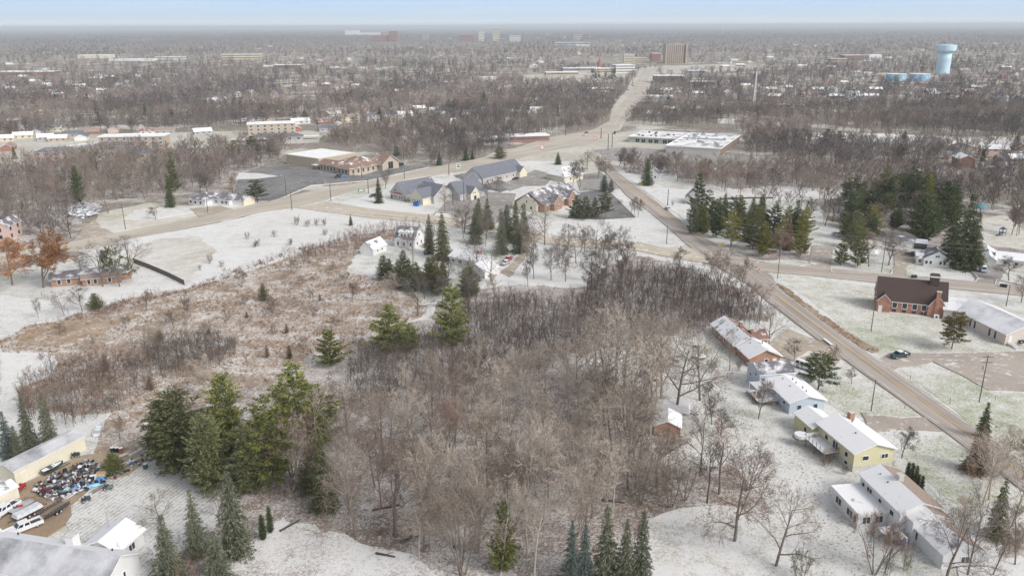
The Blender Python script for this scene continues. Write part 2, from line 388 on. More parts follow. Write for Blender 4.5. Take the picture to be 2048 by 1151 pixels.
patch('lawn', [(140, 1060), (118, 1020), (190, 965), (300, 920), (380, 935), (437, 962), (440, 1010), (425, 1060), (330, 1120), (270, 1151), (200, 1100)], M_lawn_s, Z2, 0.3)
patch('lawn', [(130, 870), (170, 835), (215, 828), (205, 860), (180, 885)], M_lawn_w, Z2, 0.5)
patch('lawn', [(420, 1165), (470, 1105), (520, 1070), (560, 1040), (640, 1062), (730, 1090), (830, 1110), (880, 1165)], M_leafy, Z2, 0.8)
patch('lawn', [(1290, 1035), (1400, 1015), (1480, 1015), (1560, 1045), (1640, 1110), (1690, 1180), (1270, 1180)], ground_mat('speckled_lawn', (0.30, 0.28, 0.21), (0.36, 0.31, 0.24), 0.64, 0.04, 1.9, 0, 0.13), Z2, 0.8)
patch('lawn', [(1560, 551), (1756, 574), (1756, 622), (1885, 640), (2006, 690), (2300, 740), (2300, 700), (2047, 700), (1790, 706), (1745, 706), (1650, 625)], M_lawn_g, Z1, 0.5)
patch('lawn', [(1800, 738), (1900, 730), (1980, 783), (2300, 800), (2300, 1200), (2060, 950), (1950, 855), (1870, 790)], M_lawn_g, Z1, 0.5)
patch('lawn', [(1640, 765), (1700, 745), (1760, 768), (1845, 830), (1765, 838), (1700, 830), (1650, 805)], M_lawn_g, Z1, 0.6)
patch('lawn', [(1790, 905), (1890, 865), (1990, 950), (2060, 1010), (2060, 1060), (1900, 1000), (1830, 940)], M_lawn_g, Z1, 0.8)
patch('lawn', [(650, 412), (740, 390), (790, 405), (900, 425), (895, 432), (740, 418), (660, 402)], M_lawn_w, Z1, 0.3)
patch('lawn', [(1100, 470), (1040, 455), (1130, 440), (1262, 440), (1290, 418), (1322, 445), (1366, 488), (1330, 495), (1275, 484), (1200, 478)], M_lawn_w, Z1, 0.4)
patch('lawn', [(960, 575), (1000, 530), (1070, 485), (1160, 497), (1250, 505), (1180, 560), (1130, 585), (1000, 580)], M_lawn_w, Z1, 0.6)
patch('lawn', [(690, 540), (730, 520), (760, 500), (850, 480), (900, 505), (870, 540), (760, 552)], M_lawn, Z1, 0.5)
patch('lawn', [(1250, 352), (1330, 375), (1400, 385), (1420, 440), (1370, 440), (1300, 390)], M_lawn_w, Z2, 0.4)
patch('lawn', [(1520, 405), (1640, 412), (1670, 495), (1620, 490), (1600, 440)], M_lawn, Z2, 0.6)
patch('lawn', [(1955, 440), (2010, 430), (2060, 470), (2050, 500), (1962, 490)], M_tan, Z2, 0.5)
patch('lawn', [(1150, 318), (1200, 312), (1230, 330), (1200, 345), (1140, 340)], M_tan, Z1, 0.5)
patch('lawn', [(900, 355), (925, 335), (960, 338), (930, 352)], M_lawn_g, Z2, 0.3)
patch('lawn', [(1055, 325), (1050, 312), (1180, 306), (1190, 316)], M_lawn_w, Z1, 0.3)
# wood floor, brush field, trodden yard
AREA_WOOD = [(280, 905), (300, 850), (420, 790), (560, 760), (680, 700), (760, 660), (850, 640), (900, 590), (1000, 570), (1160, 575), (1250, 510), (1330, 520), (1420, 555), (1500, 590), (1540, 640), (1440, 640), (1400, 665), (1300, 680), (1180, 700), (1160, 740), (1290, 790), (1290, 880), (1330, 930), (1440, 930), (1500, 960), (1540, 1020), (1480, 1012), (1400, 1012), (1290, 1032), (1250, 1180), (870, 1180), (730, 1085), (560, 1035), (480, 1150), (420, 1180), (300, 1180), (330, 1120), (430, 1060), (440, 965), (380, 930)]
patch('wood_floor', AREA_WOOD, M_wood, Z1, 1.5)
AREA_BRUSH = [(0, 682), (60, 650), (130, 640), (150, 630), (250, 600), (372, 579), (500, 542), (600, 507), (715, 472), (800, 455), (868, 465), (860, 500), (770, 478), (720, 495), (690, 545), (760, 555), (820, 585), (860, 620), (780, 660), (690, 700), (570, 760), (430, 790), (310, 850), (285, 905), (240, 935), (190, 900), (215, 850), (230, 825), (140, 830), (45, 815), (40, 775), (110, 745), (115, 712), (0, 704)]
patch('brush_field', AREA_BRUSH, M_brush, Z1+0.004, 1.2)
patch('brush_field', [(150, 640), (240, 640), (290, 625), (200, 665), (130, 690), (60, 692), (20, 690), (60, 660)], ground_mat('dead_goldenrod', (0.35, 0.25, 0.17), (0.41, 0.31, 0.22), 0.3, 0.08, 1.0, 0, 0.12), Z2, 1.4, 2)
patch('dirt_yard', [(-60, 1100), (-60, 985), (0, 985), (60, 965), (160, 912), (230, 900), (300, 912), (262, 950), (190, 968), (150, 1010), (130, 1055), (90, 1080), (40, 1100)], M_dirt, Z3, 0.5)
patch('wood_floor', [(0, 280), (0, 440), (60, 500), (120, 500), (200, 400), (300, 395), (470, 380), (480, 350), (560, 315), (580, 295), (470, 285), (250, 300)], M_wood, Z1, 1.5, 6)
patch('wood_floor', [(1240, 325), (1400, 330), (1640, 345), (1800, 400), (2000, 420), (2060, 440), (2060, 530), (1900, 520), (1780, 470), (1640, 410), (1420, 370), (1250, 345)], M_wood, Z1+0.004, 1.5, 6)
patch('wood_floor', [(1430, 500), (1520, 470), (1600, 470), (1625, 520), (1540, 520), (1480, 515)], M_wood, Z2, 1.0)
patch('wood_floor', [(1900, 1180), (1960, 1020), (2020, 1000), (2060, 1040), (2060, 1180)], M_leafy, Z2, 0.8)
# open pale ground around the far flats and along the highway
patch('field', [(-20, 312), (0, 280), (200, 268), (480, 262), (640, 262), (640, 285), (480, 292), (280, 302), (120, 316), (0, 330)], M_field, Z1, 1.0, 8)
patch('field', [(940, 325), (1000, 300), (1130, 285), (1250, 262), (1330, 262), (1335, 300), (1330, 335), (1200, 335), (1150, 322), (1000, 322)], M_field, Z1, 1.0, 8)
patch('field', [(1240, 145), (1300, 133), (1480, 127), (1530, 133), (1460, 142), (1330, 150)], M_field, Z1, 1.0, 20)
patch('field', [(1040, 150), (1230, 140), (1270, 148), (1240, 165), (1050, 168)], M_field, Z1, 1.0, 20)
patch('field', [(1600, 265), (1780, 268), (2060, 285), (2060, 298), (1860, 290), (1700, 282), (1600, 276)], M_lawn_w, Z2, 1.0, 8)
patch('field', [(1440, 380), (1560, 372), (1720, 385), (1760, 395), (1600, 400), (1480, 402)], M_lawn_w, Z2, 1.0, 5)

# ------------------------------------------------------------------ roads, lots, kerbs, markings
BROWN = (0.31, 0.27, 0.24); BROWNL = (0.39, 0.345, 0.31)
A1 = ang(P(1543, 583), P(1920, 862))
M_road = paved_mat('salted_asphalt', BROWN, BROWNL, 0.0, 0.05, A1)
M_road2 = paved_mat('salted_highway', (0.37, 0.335, 0.285), (0.47, 0.43, 0.37), 0.0, 0.03, ang(P(250, 470), P(700, 385)))
M_road3 = paved_mat('salted_side_road', (0.34, 0.30, 0.265), (0.42, 0.38, 0.335), 0.0, 0.04, ang(P(1600, 540), P(1960, 570)))
M_road4 = paved_mat('salted_lane', (0.40, 0.35, 0.28), (0.50, 0.45, 0.37), 0.3, 0.04, ang(P(740, 428), P(860, 440)))
M_lot = paved_mat('dark_lot', (0.17, 0.165, 0.165), (0.24, 0.235, 0.235), 0.12, 0.06)
M_lot2 = paved_mat('grey_lot', (0.27, 0.25, 0.235), (0.35, 0.33, 0.31), 0.2, 0.06)
M_lot3 = paved_mat('brown_lot', (0.36, 0.31, 0.27), (0.44, 0.39, 0.345), 0.34, 0.05)
M_conc = paved_mat('salted_concrete', (0.46, 0.43, 0.37), (0.58, 0.55, 0.50), 0.2, 0.05)
M_grav = paved_mat('gravel', (0.38, 0.32, 0.26), (0.47, 0.41, 0.34), 0.25, 0.1)
M_mark = plain('white_marking', (0.66, 0.64, 0.60), 0.8, 0.2, 0.3); M_yel = plain('yellow_marking', (0.72, 0.47, 0.15), 0.8, 0.2, 0.3)
M_kerb = plain('kerb_concrete', (0.60, 0.58, 0.55), 0.9, 0.12, 0.4)

def road(name, left, right, mat, z, grow=0.0):
    L = PA(left); Rr = PA(right)
    if grow:
        def off(a, s):
            r = []
            for i, p in enumerate(a):
                q0 = a[max(0, i-1)]; q1 = a[min(len(a)-1, i+1)]; d = dist(q0, q1); r.append((p[0]-s*(q1[1]-q0[1])/d, p[1]+s*(q1[0]-q0[0])/d))
            return r
        L = off(L, grow); Rr = off(Rr, -grow)
    z += 0.13; m = MB(); sheet(m, L+Rr[::-1], z, mat); return m.build(name, kind='structure')
def strip(name, pts, w, mat, z, h=0.0, dash=None, world_=False):
    p = pts if world_ else PA(pts); m = MB()
    def seg(a, b):
        d = dist(a, b)
        if d < 1e-6: return
        nx, ny = -(b[1]-a[1])/d*w/2, (b[0]-a[0])/d*w/2
        q = [(a[0]-nx, a[1]-ny), (b[0]-nx, b[1]-ny), (b[0]+nx, b[1]+ny), (a[0]+nx, a[1]+ny)]
        if h: m.poly([(x, y, z) for x, y in q] + [(x, y, z+h) for x, y in q], [(4,5,6,7), (0,1,5,4), (1,2,6,5), (2,3,7,6), (3,0,4,7)], mat)
        else: m.face([(x, y, z) for x, y in q], mat)
    for a, b in zip(p, p[1:]):
        if dash:
            d = dist(a, b); s = 0
            while s < d:
                e_ = min(d, s+dash[0]); seg((a[0]+(b[0]-a[0])*s/d, a[1]+(b[1]-a[1])*s/d), (a[0]+(b[0]-a[0])*e_/d, a[1]+(b[1]-a[1])*e_/d)); s += dash[0]+dash[1]
        else: seg(a, b)
    return m.build(name, kind='structure')
# the two-lane road on the right, running away from the camera and on past the offices
r1L = [(2200, 1085), (2041, 973), (1896, 863.5), (1751, 761), (1661, 696), (1536, 601), (1500, 566), (1449, 545), (1424, 530), (1336, 515), (1274, 502), (1199, 499), (1109, 492), (1030, 480), (960, 468), (854, 446), (737, 436), (592, 416.5)]
r1R = [(2200, 1040), (2047, 933), (1941, 853.5), (1761, 728.5), (1661, 658), (1551, 576), (1536, 546), (1500, 519)]
road('road', [(2700, 1435), (2200, 1085), (2041, 973), (1896, 863.5), (1751, 761), (1661, 696), (1536, 601), (1505, 572), (1449, 540.5), (1390, 500), (1319, 438), (1286, 413), (1256, 392), (1232, 365), (1212, 345), (1190, 325), (1170, 305)],
     [(2700, 1390), (2200, 1040), (2047, 933), (1941, 853.5), (1761, 728.5), (1661, 658), (1551, 576), (1540, 552), (1449, 503), (1399, 470.5), (1349, 435.5), (1299, 395.5), (1262, 368), (1236, 347), (1216, 327), (1196, 305)], M_road, Z3, 0.7)
road('side_road', [(1440, 505), (1499, 520.5), (1536, 528), (1598, 534), (1663, 538), (1781, 550.5), (1961, 565.5), (2047, 573), (3400, 690)],
     [(1440, 520), (1480, 534), (1540, 545), (1620, 551), (1756, 566), (1904, 578), (2047, 592), (3400, 716)], M_road3, Z3+0.017, 0.3)
road('lane', [(652, 404), (737, 418), (882, 434), (985, 450), (1060, 466), (1109, 478), (1199, 481), (1274, 486), (1319, 496), (1375, 497), (1420, 505)],
     [(592, 416), (737, 435.5), (854, 445.5), (985, 466), (1060, 481), (1109, 491), (1199, 497), (1274, 502), (1336, 514), (1424, 529), (1460, 543)], M_road4, Z3-0.016, 0.3)
road('highway', [(-250, 528), (0, 508), (125, 489), (250, 464), (400, 436), (512, 409), (624, 383), (737, 363), (857, 336), (949, 320), (1020, 300), (1100, 275), (1186, 260), (1218, 243), (1236, 217.5), (1264, 180), (1284, 145), (1290, 139)],
     [(-250, 560), (0, 530), (175, 496), (275, 476), (400, 451), (512, 427), (592, 416), (724, 381), (837, 356), (937, 342), (1020, 322), (1120, 300), (1186, 290), (1234, 262), (1246, 240), (1277, 215), (1291, 175), (1303, 142.5), (1304, 139)], M_road2, Z3+0.035, 0)
patch('roadside_ground', [(1218, 243), (1225, 217), (1250, 180), (1273, 145), (1290, 139), (1284, 145), (1264, 180), (1236, 217.5)], M_field, Z2, 0)
patch('roadside_ground', [(1240, 262), (1252, 240), (1285, 215), (1300, 175), (1312, 142), (1303, 142.5), (1291, 175), (1277, 215), (1246, 240), (1234, 262)], M_field, Z2, 0)
# lots
LOT1 = [(478, 352), (512, 338), (567, 329), (640, 338), (720, 352), (800, 330), (858, 334), (737, 360), (622, 370), (547, 402), (500, 398), (470, 385)]
patch('parking_lot', LOT1, M_lot, Z2+0.005, 0)
patch('lot_island', [(478, 346), (520, 347), (556, 353), (515, 358), (470, 360)], M_lawn_w, Z3+0.002, 0.3)
patch('parking_lot', [(853, 447), (898, 398), (915, 378), (960, 383), (1032, 388), (1020, 425), (990, 450), (930, 440), (905, 428), (870, 425)], M_lot2, Z2, 0)
patch('parking_lot', [(905, 352), (940, 345), (1040, 372), (1000, 385), (960, 372)], M_lot, Z2+0.004, 0)
patch('parking_lot', [(1045, 352), (1070, 340), (1112, 350), (1090, 372), (1050, 372), (1020, 382), (1000, 370)], M_lot2, Z2+0.008, 0)
patch('parking_lot', [(1135, 438), (1150, 404), (1160, 385), (1210, 380), (1240, 404), (1272, 436), (1205, 440)], M_lot, Z2+0.003, 0)
patch('parking_lot', [(1150, 350), (1200, 345), (1225, 360), (1238, 378), (1160, 382)], M_lot2, Z2+0.004, 0)
patch('parking_lot', [(1180, 318), (1190, 300), (1250, 295), (1330, 300), (1480, 310), (1560, 325), (1330, 330)], M_lot2, Z2+0.004, 0)
patch('parking_lot', [(1845, 714), (1905, 708), (2047, 703), (2400, 700), (2400, 800), (2047, 782), (1975, 780), (1925, 752)], M_lot3, Z2, 0.15)
patch('driveway', [(1752, 722), (1780, 706), (1905, 709), (1850, 728), (1800, 735), (1782, 744)], M_lot3, Z2+0.006, 0.2)
patch('parking_lot', [(1624, 492), (1668, 491), (1660, 542), (1652, 550), (1600, 545), (1618, 530)], M_lot3, Z2+0.006, 0)
patch('driveway', [(1786, 500), (1815, 500), (1840, 515), (1812, 535), (1812, 560), (1782, 556), (1790, 530)], M_grav, Z2+0.006, 0.3)
patch('driveway', [(1940, 540), (1998, 530), (2010, 545), (1990, 575), (1958, 572)], M_lot2, Z2+0.006, 0.2)
patch('driveway', [(1722, 826), (1760, 830), (1800, 838), (1850, 835), (1880, 862), (1790, 858), (1740, 865)], M_lot3, Z2+0.004, 0.3)
patch('driveway', [(1600, 718), (1660, 690), (1690, 712), (1640, 750), (1610, 740)], M_grav, Z2+0.004, 0.5)
patch('driveway', [(1555, 712), (1540, 690), (1560, 668), (1580, 660), (1650, 690), (1665, 705), (1620, 702), (1585, 722)], M_grav, Z2+0.009, 0.4)
patch('driveway', [(2000, 1065), (2060, 1060), (2060, 1120), (2010, 1115)], M_lot3, Z3, 0.2)
patch('driveway', [(130, 505), (172, 450), (190, 440), (200, 455), (250, 475), (230, 490)], M_grav, Z2+0.004, 0.5)
patch('driveway', [(378, 418), (440, 412), (470, 420), (430, 434), (400, 436)], M_grav, Z2+0.008, 0.4)
patch('driveway', [(1000, 545), (1030, 520), (1050, 500), (1060, 502), (1040, 530), (1020, 555)], M_grav, Z2, 0.4)
# kerbs (a real step) and painted lines
K = lambda pts: strip('kerb', pts, 0.35, M_kerb, 0.0, 0.46)
K([(1272, 436), (1240, 404), (1215, 380)]); K([(1135, 439), (1205, 441), (1272, 437)])
K([(1236, 345), (1262, 367), (1301, 395), (1351, 435), (1401, 470), (1450, 502), (1499, 519.5), (1536, 527), (1598, 533), (1620, 530)])
K([(1663, 537), (1663, 545), (1781, 549), (1786, 540)]); K([(1812, 552), (1870, 557), (1950, 565), (1956, 558), (1950, 550)])
K([(1990, 570), (1993, 560), (2047, 572)]); K([(652, 403), (660, 398), (724, 379)]); K([(547, 404), (622, 372), (737, 362), (858, 335)])
K([(870, 424), (905, 427), (930, 440), (990, 449)]); K([(1366, 489), (1356, 495), (1319, 496), (1274, 485)]); K([(1110, 352), (1091, 373), (1055, 375)])
strip('centre_line', [(2200, 1062), (1926, 863.5), (1686, 692), (1543, 586)], 0.24, M_yel, Z4)
ctr = [(1543, 586), (1520, 566)]
strip('centre_line', [(1430, 492), (1374, 454), (1300, 405), (1262, 376), (1235, 352)], 0.35, M_yel, Z4)
strip('edge_line', [(2041, 972), (1896, 863), (1751, 760.5), (1661, 695.5), (1540, 603)], 0.2, M_mark, Z4); strip('edge_line', [(2047, 934), (1941, 854.5), (1761, 729.5), (1661, 659), (1553, 579)], 0.2, M_mark, Z4)
strip('stop_line', [(1368, 490), (1398, 488)], 0.5, M_mark, Z4); strip('stop_line', [(1390, 518), (1397, 514)], 0.5, M_mark, Z4); strip('stop_line', [(1513, 527), (1518, 524)], 0.5, M_mark, Z4)
strip('stop_line', [(1483, 548), (1496, 547)], 0.5, M_mark, Z4)
strip('centre_line', [(1545, 535), (1700, 551), (1900, 571), (2047, 582)], 0.14, M_yel, Z4)
strip('centre_line', [(0, 519), (150, 493), (400, 443.5), (560, 408), (700, 377), (850, 346), (940, 331)], 0.2, M_yel, Z4)
strip('lane_line', [(1229, 250), (1242, 228), (1268, 198), (1276, 178), (1292, 143)], 0.5, M_mark, Z4, dash=(12, 12))
# stall lines of the big lot
pa, pb = P(500, 395), P(700, 350); pc, pd = P(560, 335), P(720, 356)
u = ang(pa, pb); ux, uy = math.cos(u), math.sin(u); vx, vy = -uy, ux
for r_ in range(5):
    m = MB()
    for k in range(46):
        x = pa[0]+ux*(k*2.75+6)+vx*(6+r_*17); y = pa[1]+uy*(k*2.75+6)+vy*(6+r_*17)
        q0 = (x, y); q1 = (x+vx*5.2, y+vy*5.2)
        if not inside(PA(LOT1), np.array([q0[0], q1[0]]), np.array([q0[1], q1[1]])).all(): continue
        w = 0.07; m.face([(q0[0]-ux*w, q0[1]-uy*w, Z4), (q1[0]-ux*w, q1[1]-uy*w, Z4), (q1[0]+ux*w, q1[1]+uy*w, Z4), (q0[0]+ux*w, q0[1]+uy*w, Z4)], M_mark)
    if m.f: m.build('stall_lines', kind='structure')
# ditch of dead grass beside the road
patch('ditch', [(1553, 566), (1580, 582), (1640, 628), (1700, 668), (1745, 694), (1760, 702), (1748, 706), (1700, 682), (1640, 640), (1590, 602)], ground_mat('ditch_grass', (0.34, 0.24, 0.16), (0.42, 0.32, 0.23), 0.25, 0.1, 1.0, 0, 0.12), Z2, 0.6, 2)
# ------------------------------------------------------------------ building materials
M_white = siding_mat('white_siding', (0.74, 0.74, 0.74)); M_blue = siding_mat('pale_blue_siding', (0.50, 0.57, 0.66)); M_yellow = siding_mat('yellow_siding', (0.68, 0.64, 0.42))
M_grey = siding_mat('grey_siding', (0.48, 0.47, 0.46)); M_cream = siding_mat('cream_siding', (0.70, 0.65, 0.53)); M_barnw = siding_mat('cream_metal_siding', (0.74, 0.69, 0.56), 3.0, 0.9, True)
M_tanw = plain('tan_block', (0.45, 0.385, 0.31), 0.9); M_pinkw = plain('pale_render', (0.60, 0.53, 0.48), 0.9, 0.06); M_pink = siding_mat('pink_siding', (0.62, 0.47, 0.42))
M_brick = brick_mat('red_brick', (0.37, 0.17, 0.12), (0.44, 0.23, 0.16)); M_brick2 = brick_mat('orange_brick', (0.38, 0.21, 0.14), (0.46, 0.27, 0.18)); M_brick3 = brick_mat('brown_brick', (0.33, 0.19, 0.13), (0.40, 0.25, 0.18))
M_trim = plain('white_trim', (0.78, 0.78, 0.77), 0.6, 0.04); M_glass = glass_mat('window_glass'); M_glassb = glass_mat('blue_window_glass', (0.05, 0.09, 0.13)); M_doorw = plain('white_door', (0.72, 0.72, 0.72), 0.5, 0.04)
M_darkm = plain('dark_metal', (0.05, 0.05, 0.06), 0.5); M_galv = plain('galvanised_metal', (0.42, 0.43, 0.45), 0.5, 0.1, 1, 0.5); M_conc2 = plain('pale_concrete', (0.55, 0.53, 0.50), 0.9)
M_rsnow = roof_mat('snowy_roof', (0.20, 0.18, 0.17), 1.0, 0.09, 0.5); M_rsnow2 = roof_mat('thawing_snowy_roof', (0.17, 0.165, 0.18), 0.72, 0.07, 0.35); M_rgrey = roof_mat('grey_shingles', (0.17, 0.18, 0.21), 0.02, 0.03, 0.5)
M_rdark = roof_mat('brown_black_shingles', (0.085, 0.06, 0.055)); M_rbrown = roof_mat('tan_brown_shingles', (0.27, 0.18, 0.14), 0.22, 0.07, 0.2); M_rbrick = roof_mat('red_brown_shingles', (0.26, 0.16, 0.135), 0.2, 0.08, 0.5)
M_rmetal = roof_mat('snow_streaked_metal_roof', (0.30, 0.30, 0.33), 0.80, 0.25, 0.2, 0.85); M_rwhite = plain('white_membrane', (0.80, 0.80, 0.80), 0.7, 0.05, 0.3); M_rpatch = roof_mat('grey_shingles_snow_patches', (0.17, 0.16, 0.18), 0.34, 0.10, 0.35, 0.8)
M_rthin = roof_mat('thinly_snowed_shingles', (0.15, 0.155, 0.18), 0.62, 0.30, 0.22, 0.62); M_rtar = roof_mat('flat_roof_with_melting_snow', (0.34, 0.33, 0.30), 0.62, 0.1, 0.12); M_wood_ = plain('weathered_wood', (0.22, 0.17, 0.13), 0.9, 0.25, 2); M_deckw = plain('snow_on_deck', (0.70, 0.71, 0.74), 0.9, 0.1, 1)
M_rtan = roof_mat('sandy_brown_shingles', (0.33, 0.26, 0.22), 0.0); M_beige = plain('beige_panels', (0.62, 0.56, 0.48), 0.8, 0.06); M_red = plain('red_paint', (0.45, 0.06, 0.05), 0.5, 0.15, 3); M_sage = plain('sage_panels', (0.42, 0.45, 0.36), 0.8)

def gable_roof(mb, x0, x1, y0, y1, h, rise, axis, over, mat, trim, t=0.2, skew=0.5, mat2=None):
    """two pitched slabs with an overhang; ridge along axis"""
    if axis == 'x': a0, a1, b0, b1 = x0-over, x1+over, y0, y1
    else: a0, a1, b0, b1 = y0-over, y1+over, x0, x1
    mid = b0+(b1-b0)*skew; s0 = rise/(mid-b0) if mid > b0 else 0; s1 = rise/(b1-mid) if b1 > mid else 0
    pt = (lambda a, b, z: (a, b, z)) if axis == 'x' else (lambda a, b, z: (b, a, z))
    e0 = (b0-over, h-over*s0); e1 = (b1+over, h-over*s1); r = (mid, h+rise)
    if mid > b0:
        mb.face([pt(a0, e0[0], e0[1]+t), pt(a1, e0[0], e0[1]+t), pt(a1, r[0], r[1]+t), pt(a0, r[0], r[1]+t)], mat)
        mb.face([pt(a0, e0[0], e0[1]), pt(a1, e0[0], e0[1]), pt(a1, r[0], r[1]), pt(a0, r[0], r[1])], trim)
    if b1 > mid:
        mb.face([pt(a0, r[0], r[1]+t), pt(a1, r[0], r[1]+t), pt(a1, e1[0], e1[1]+t), pt(a0, e1[0], e1[1]+t)], mat2 or mat)
        mb.face([pt(a0, r[0], r[1]), pt(a1, r[0], r[1]), pt(a1, e1[0], e1[1]), pt(a0, e1[0], e1[1])], trim)
    for e_ in (e0, e1): mb.face([pt(a0, e_[0], e_[1]), pt(a1, e_[0], e_[1]), pt(a1, e_[0], e_[1]+t), pt(a0, e_[0], e_[1]+t)], trim)
    for a in (a0, a1):
        for e_ in ((e0, e1)): mb.face([pt(a, e_[0], e_[1]), pt(a, r[0], r[1]), pt(a, r[0], r[1]+t), pt(a, e_[0], e_[1]+t)], trim)
def hip_roof(mb, x0, x1, y0, y1, h, rise, over, mat, trim, t=0.18, inset=None):
    x0 -= over; x1 += over; y0 -= over; y1 += over
    if x1-x0 >= y1-y0:
        i = inset if inset is not None else (y1-y0)/2; m_ = (y0+y1)/2; r0 = (x0+i, m_, h+rise); r1 = (x1-i, m_, h+rise)
        a, b, c, d = (x0, y0, h), (x1, y0, h), (x1, y1, h), (x0, y1, h)
        mb.face([a, b, r1, r0], mat); mb.face([b, c, r1], mat); mb.face([c, d, r0, r1], mat); mb.face([d, a, r0], mat)
    else:
        i = inset if inset is not None else (x1-x0)/2; m_ = (x0+x1)/2; r0 = (m_, y0+i, h+rise); r1 = (m_, y1-i, h+rise)
        a, b, c, d = (x0, y0, h), (x1, y0, h), (x1, y1, h), (x0, y1, h)
        mb.face([a, b, r0], mat); mb.face([b, c, r1, r0], mat); mb.face([c, d, r1], mat); mb.face([d, a, r0, r1], mat)
    mb.box(x0, y0, h-t, x1, y1, h-0.004, trim)
def wall_shell(mb, x0, x1, y0, y1, z0, h, rise, axis, mat, skew=0.5):
    mb.box(x0, y0, z0, x1, y1, h, mat)
    if rise and axis in ('x', 'y'):
        if axis == 'x':
            m_ = y0+(y1-y0)*skew
            for x in (x0+0.002, x1-0.002): mb.face([(x, y0, h), (x, y1, h), (x, m_, h+rise)], mat)
        else:
            m_ = x0+(x1-x0)*skew
            for y in (y0+0.002, y1-0.002): mb.face([(x0, y, h), (x1, y, h), (m_, y, h+rise)], mat)
def window(root, x0, x1, y0, y1, side, p, z, w, h, frame, glass, name='window', fw=0.12):
    """side S/N/W/E of the wing's box, centre p along it"""
    def bx(mb, a0, a1, z0, z1, d0, d1, m):
        if side == 'S': mb.box(x0+a0, y0-d1, z0, x0+a1, y0-d0, z1, m)
        if side == 'N': mb.box(x0+a0, y1+d0, z0, x0+a1, y1+d1, z1, m)
        if side == 'W': mb.box(x0-d1, y0+a0, z0, x0-d0, y0+a1, z1, m)
        if side == 'E': mb.box(x1+d0, y0+a0, z0, x1+d1, y0+a1, z1, m)
    f = MB(); a, b = p-w/2-fw, p+w/2+fw; c, d = z-fw, z+h+fw
    bx(f, a, a+fw, c, d, 0.003, 0.09, frame); bx(f, b-fw, b, c, d, 0.003, 0.09, frame); bx(f, a+fw, b-fw, c, c+fw, 0.003, 0.10, frame); bx(f, a+fw, b-fw, d-fw, d, 0.003, 0.09, frame)
    if w > 1.3 and name == 'window': bx(f, p-0.04, p+0.04, z, z+h, 0.003, 0.08, frame)
    o = f.build(name, root); g_ = MB(); bx(g_, p-w/2, p+w/2, z, z+h, 0.003, 0.045, glass); g_.build('pane' if name == 'window' else 'panel', o)
def building(name, label, cat, loc, rz, wings, group=None, extra=None):
    root = empty(name, (loc[0], loc[1], 0), R(rz), label, cat, group)
    for w in wings:
        x0, y0 = w.get('x', 0), w.get('y', 0); x1, y1 = x0+w['L'], y0+w['W']; h = w['h']; rise = w.get('rise', 0); ax = w.get('axis', 'x'); wm = w['wall']; rm = w['roof']; tr = w.get('trim', M_trim); z0 = w.get('z', 0.0); ov = w.get('over', 0.4); sk = w.get('skew', 0.5)
        m = MB(); wall_shell(m, x0, x1, y0, y1, z0, h, rise if ax != 'hip' else 0, ax, wm, sk)
        if w.get('base'): m.box(x0-0.03, y0-0.03, z0, x1+0.03, y1+0.03, z0+w['base'], M_conc2)
        m.build('wall', root)
        m = MB()
        if ax == 'flat':
            m.box(x0-ov, y0-ov, h+0.002, x1+ov, y1+ov, h+0.35, tr, rm); t_ = 0.25
            for q in ((x0-ov, y0-ov, x1+ov, y0-ov+t_), (x0-ov, y1+ov-t_, x1+ov, y1+ov), (x0-ov, y0-ov+t_, x0-ov+t_, y1+ov-t_), (x1+ov-t_, y0-ov+t_, x1+ov, y1+ov-t_)): m.box(q[0], q[1], h+0.355, q[2], q[3], h+0.355+w.get('par', 0.3), tr)
        elif ax == 'hip': hip_roof(m, x0, x1, y0, y1, h, rise, ov, rm, tr, inset=w.get('inset'))
        else: gable_roof(m, x0, x1, y0, y1, h, rise, ax, ov, rm, tr, skew=sk, mat2=w.get('roof2'))
        rf = m.build('roof', root)
        for q in w.get('win', []): window(root, x0, x1, y0, y1, q[0], q[1], q[2], q[3], q[4], q[5] if len(q) > 5 else M_trim, M_glass)
        for q in w.get('door', []): window(root, x0, x1, y0, y1, q[0], q[1], z0+0.03, q[2], q[3], M_trim, q[4] if len(q) > 4 else M_doorw, 'door', 0.08)
        for q in w.get('gar', []): window(root, x0, x1, y0, y1, q[0], q[1], z0+0.03, q[2], q[3], M_trim, M_doorw, 'garage_door', 0.1)
        for q in w.get('chim', []):
            c = MB(); c.box(q[0]-q[2]/2, q[1]-q[2]/2, q[3], q[0]+q[2]/2, q[1]+q[2]/2, q[4], q[5]); c.box(q[0]-q[2]/2-0.08, q[1]-q[2]/2-0.08, q[4]+0.002, q[0]+q[2]/2+0.08, q[1]+q[2]/2+0.08, q[4]+0.12, M_conc2)
            c.build('chimney', rf)
        for q in w.get('vent', []):
            c = MB(); c.tube((q[0], q[1], q[2]), (q[0], q[1], q[2]+0.6), 0.14, 0.12, M_darkm, 8); c.build('roof_vent', rf)
    return root
def roofz(p, half, h, rise): return h+rise*p/half

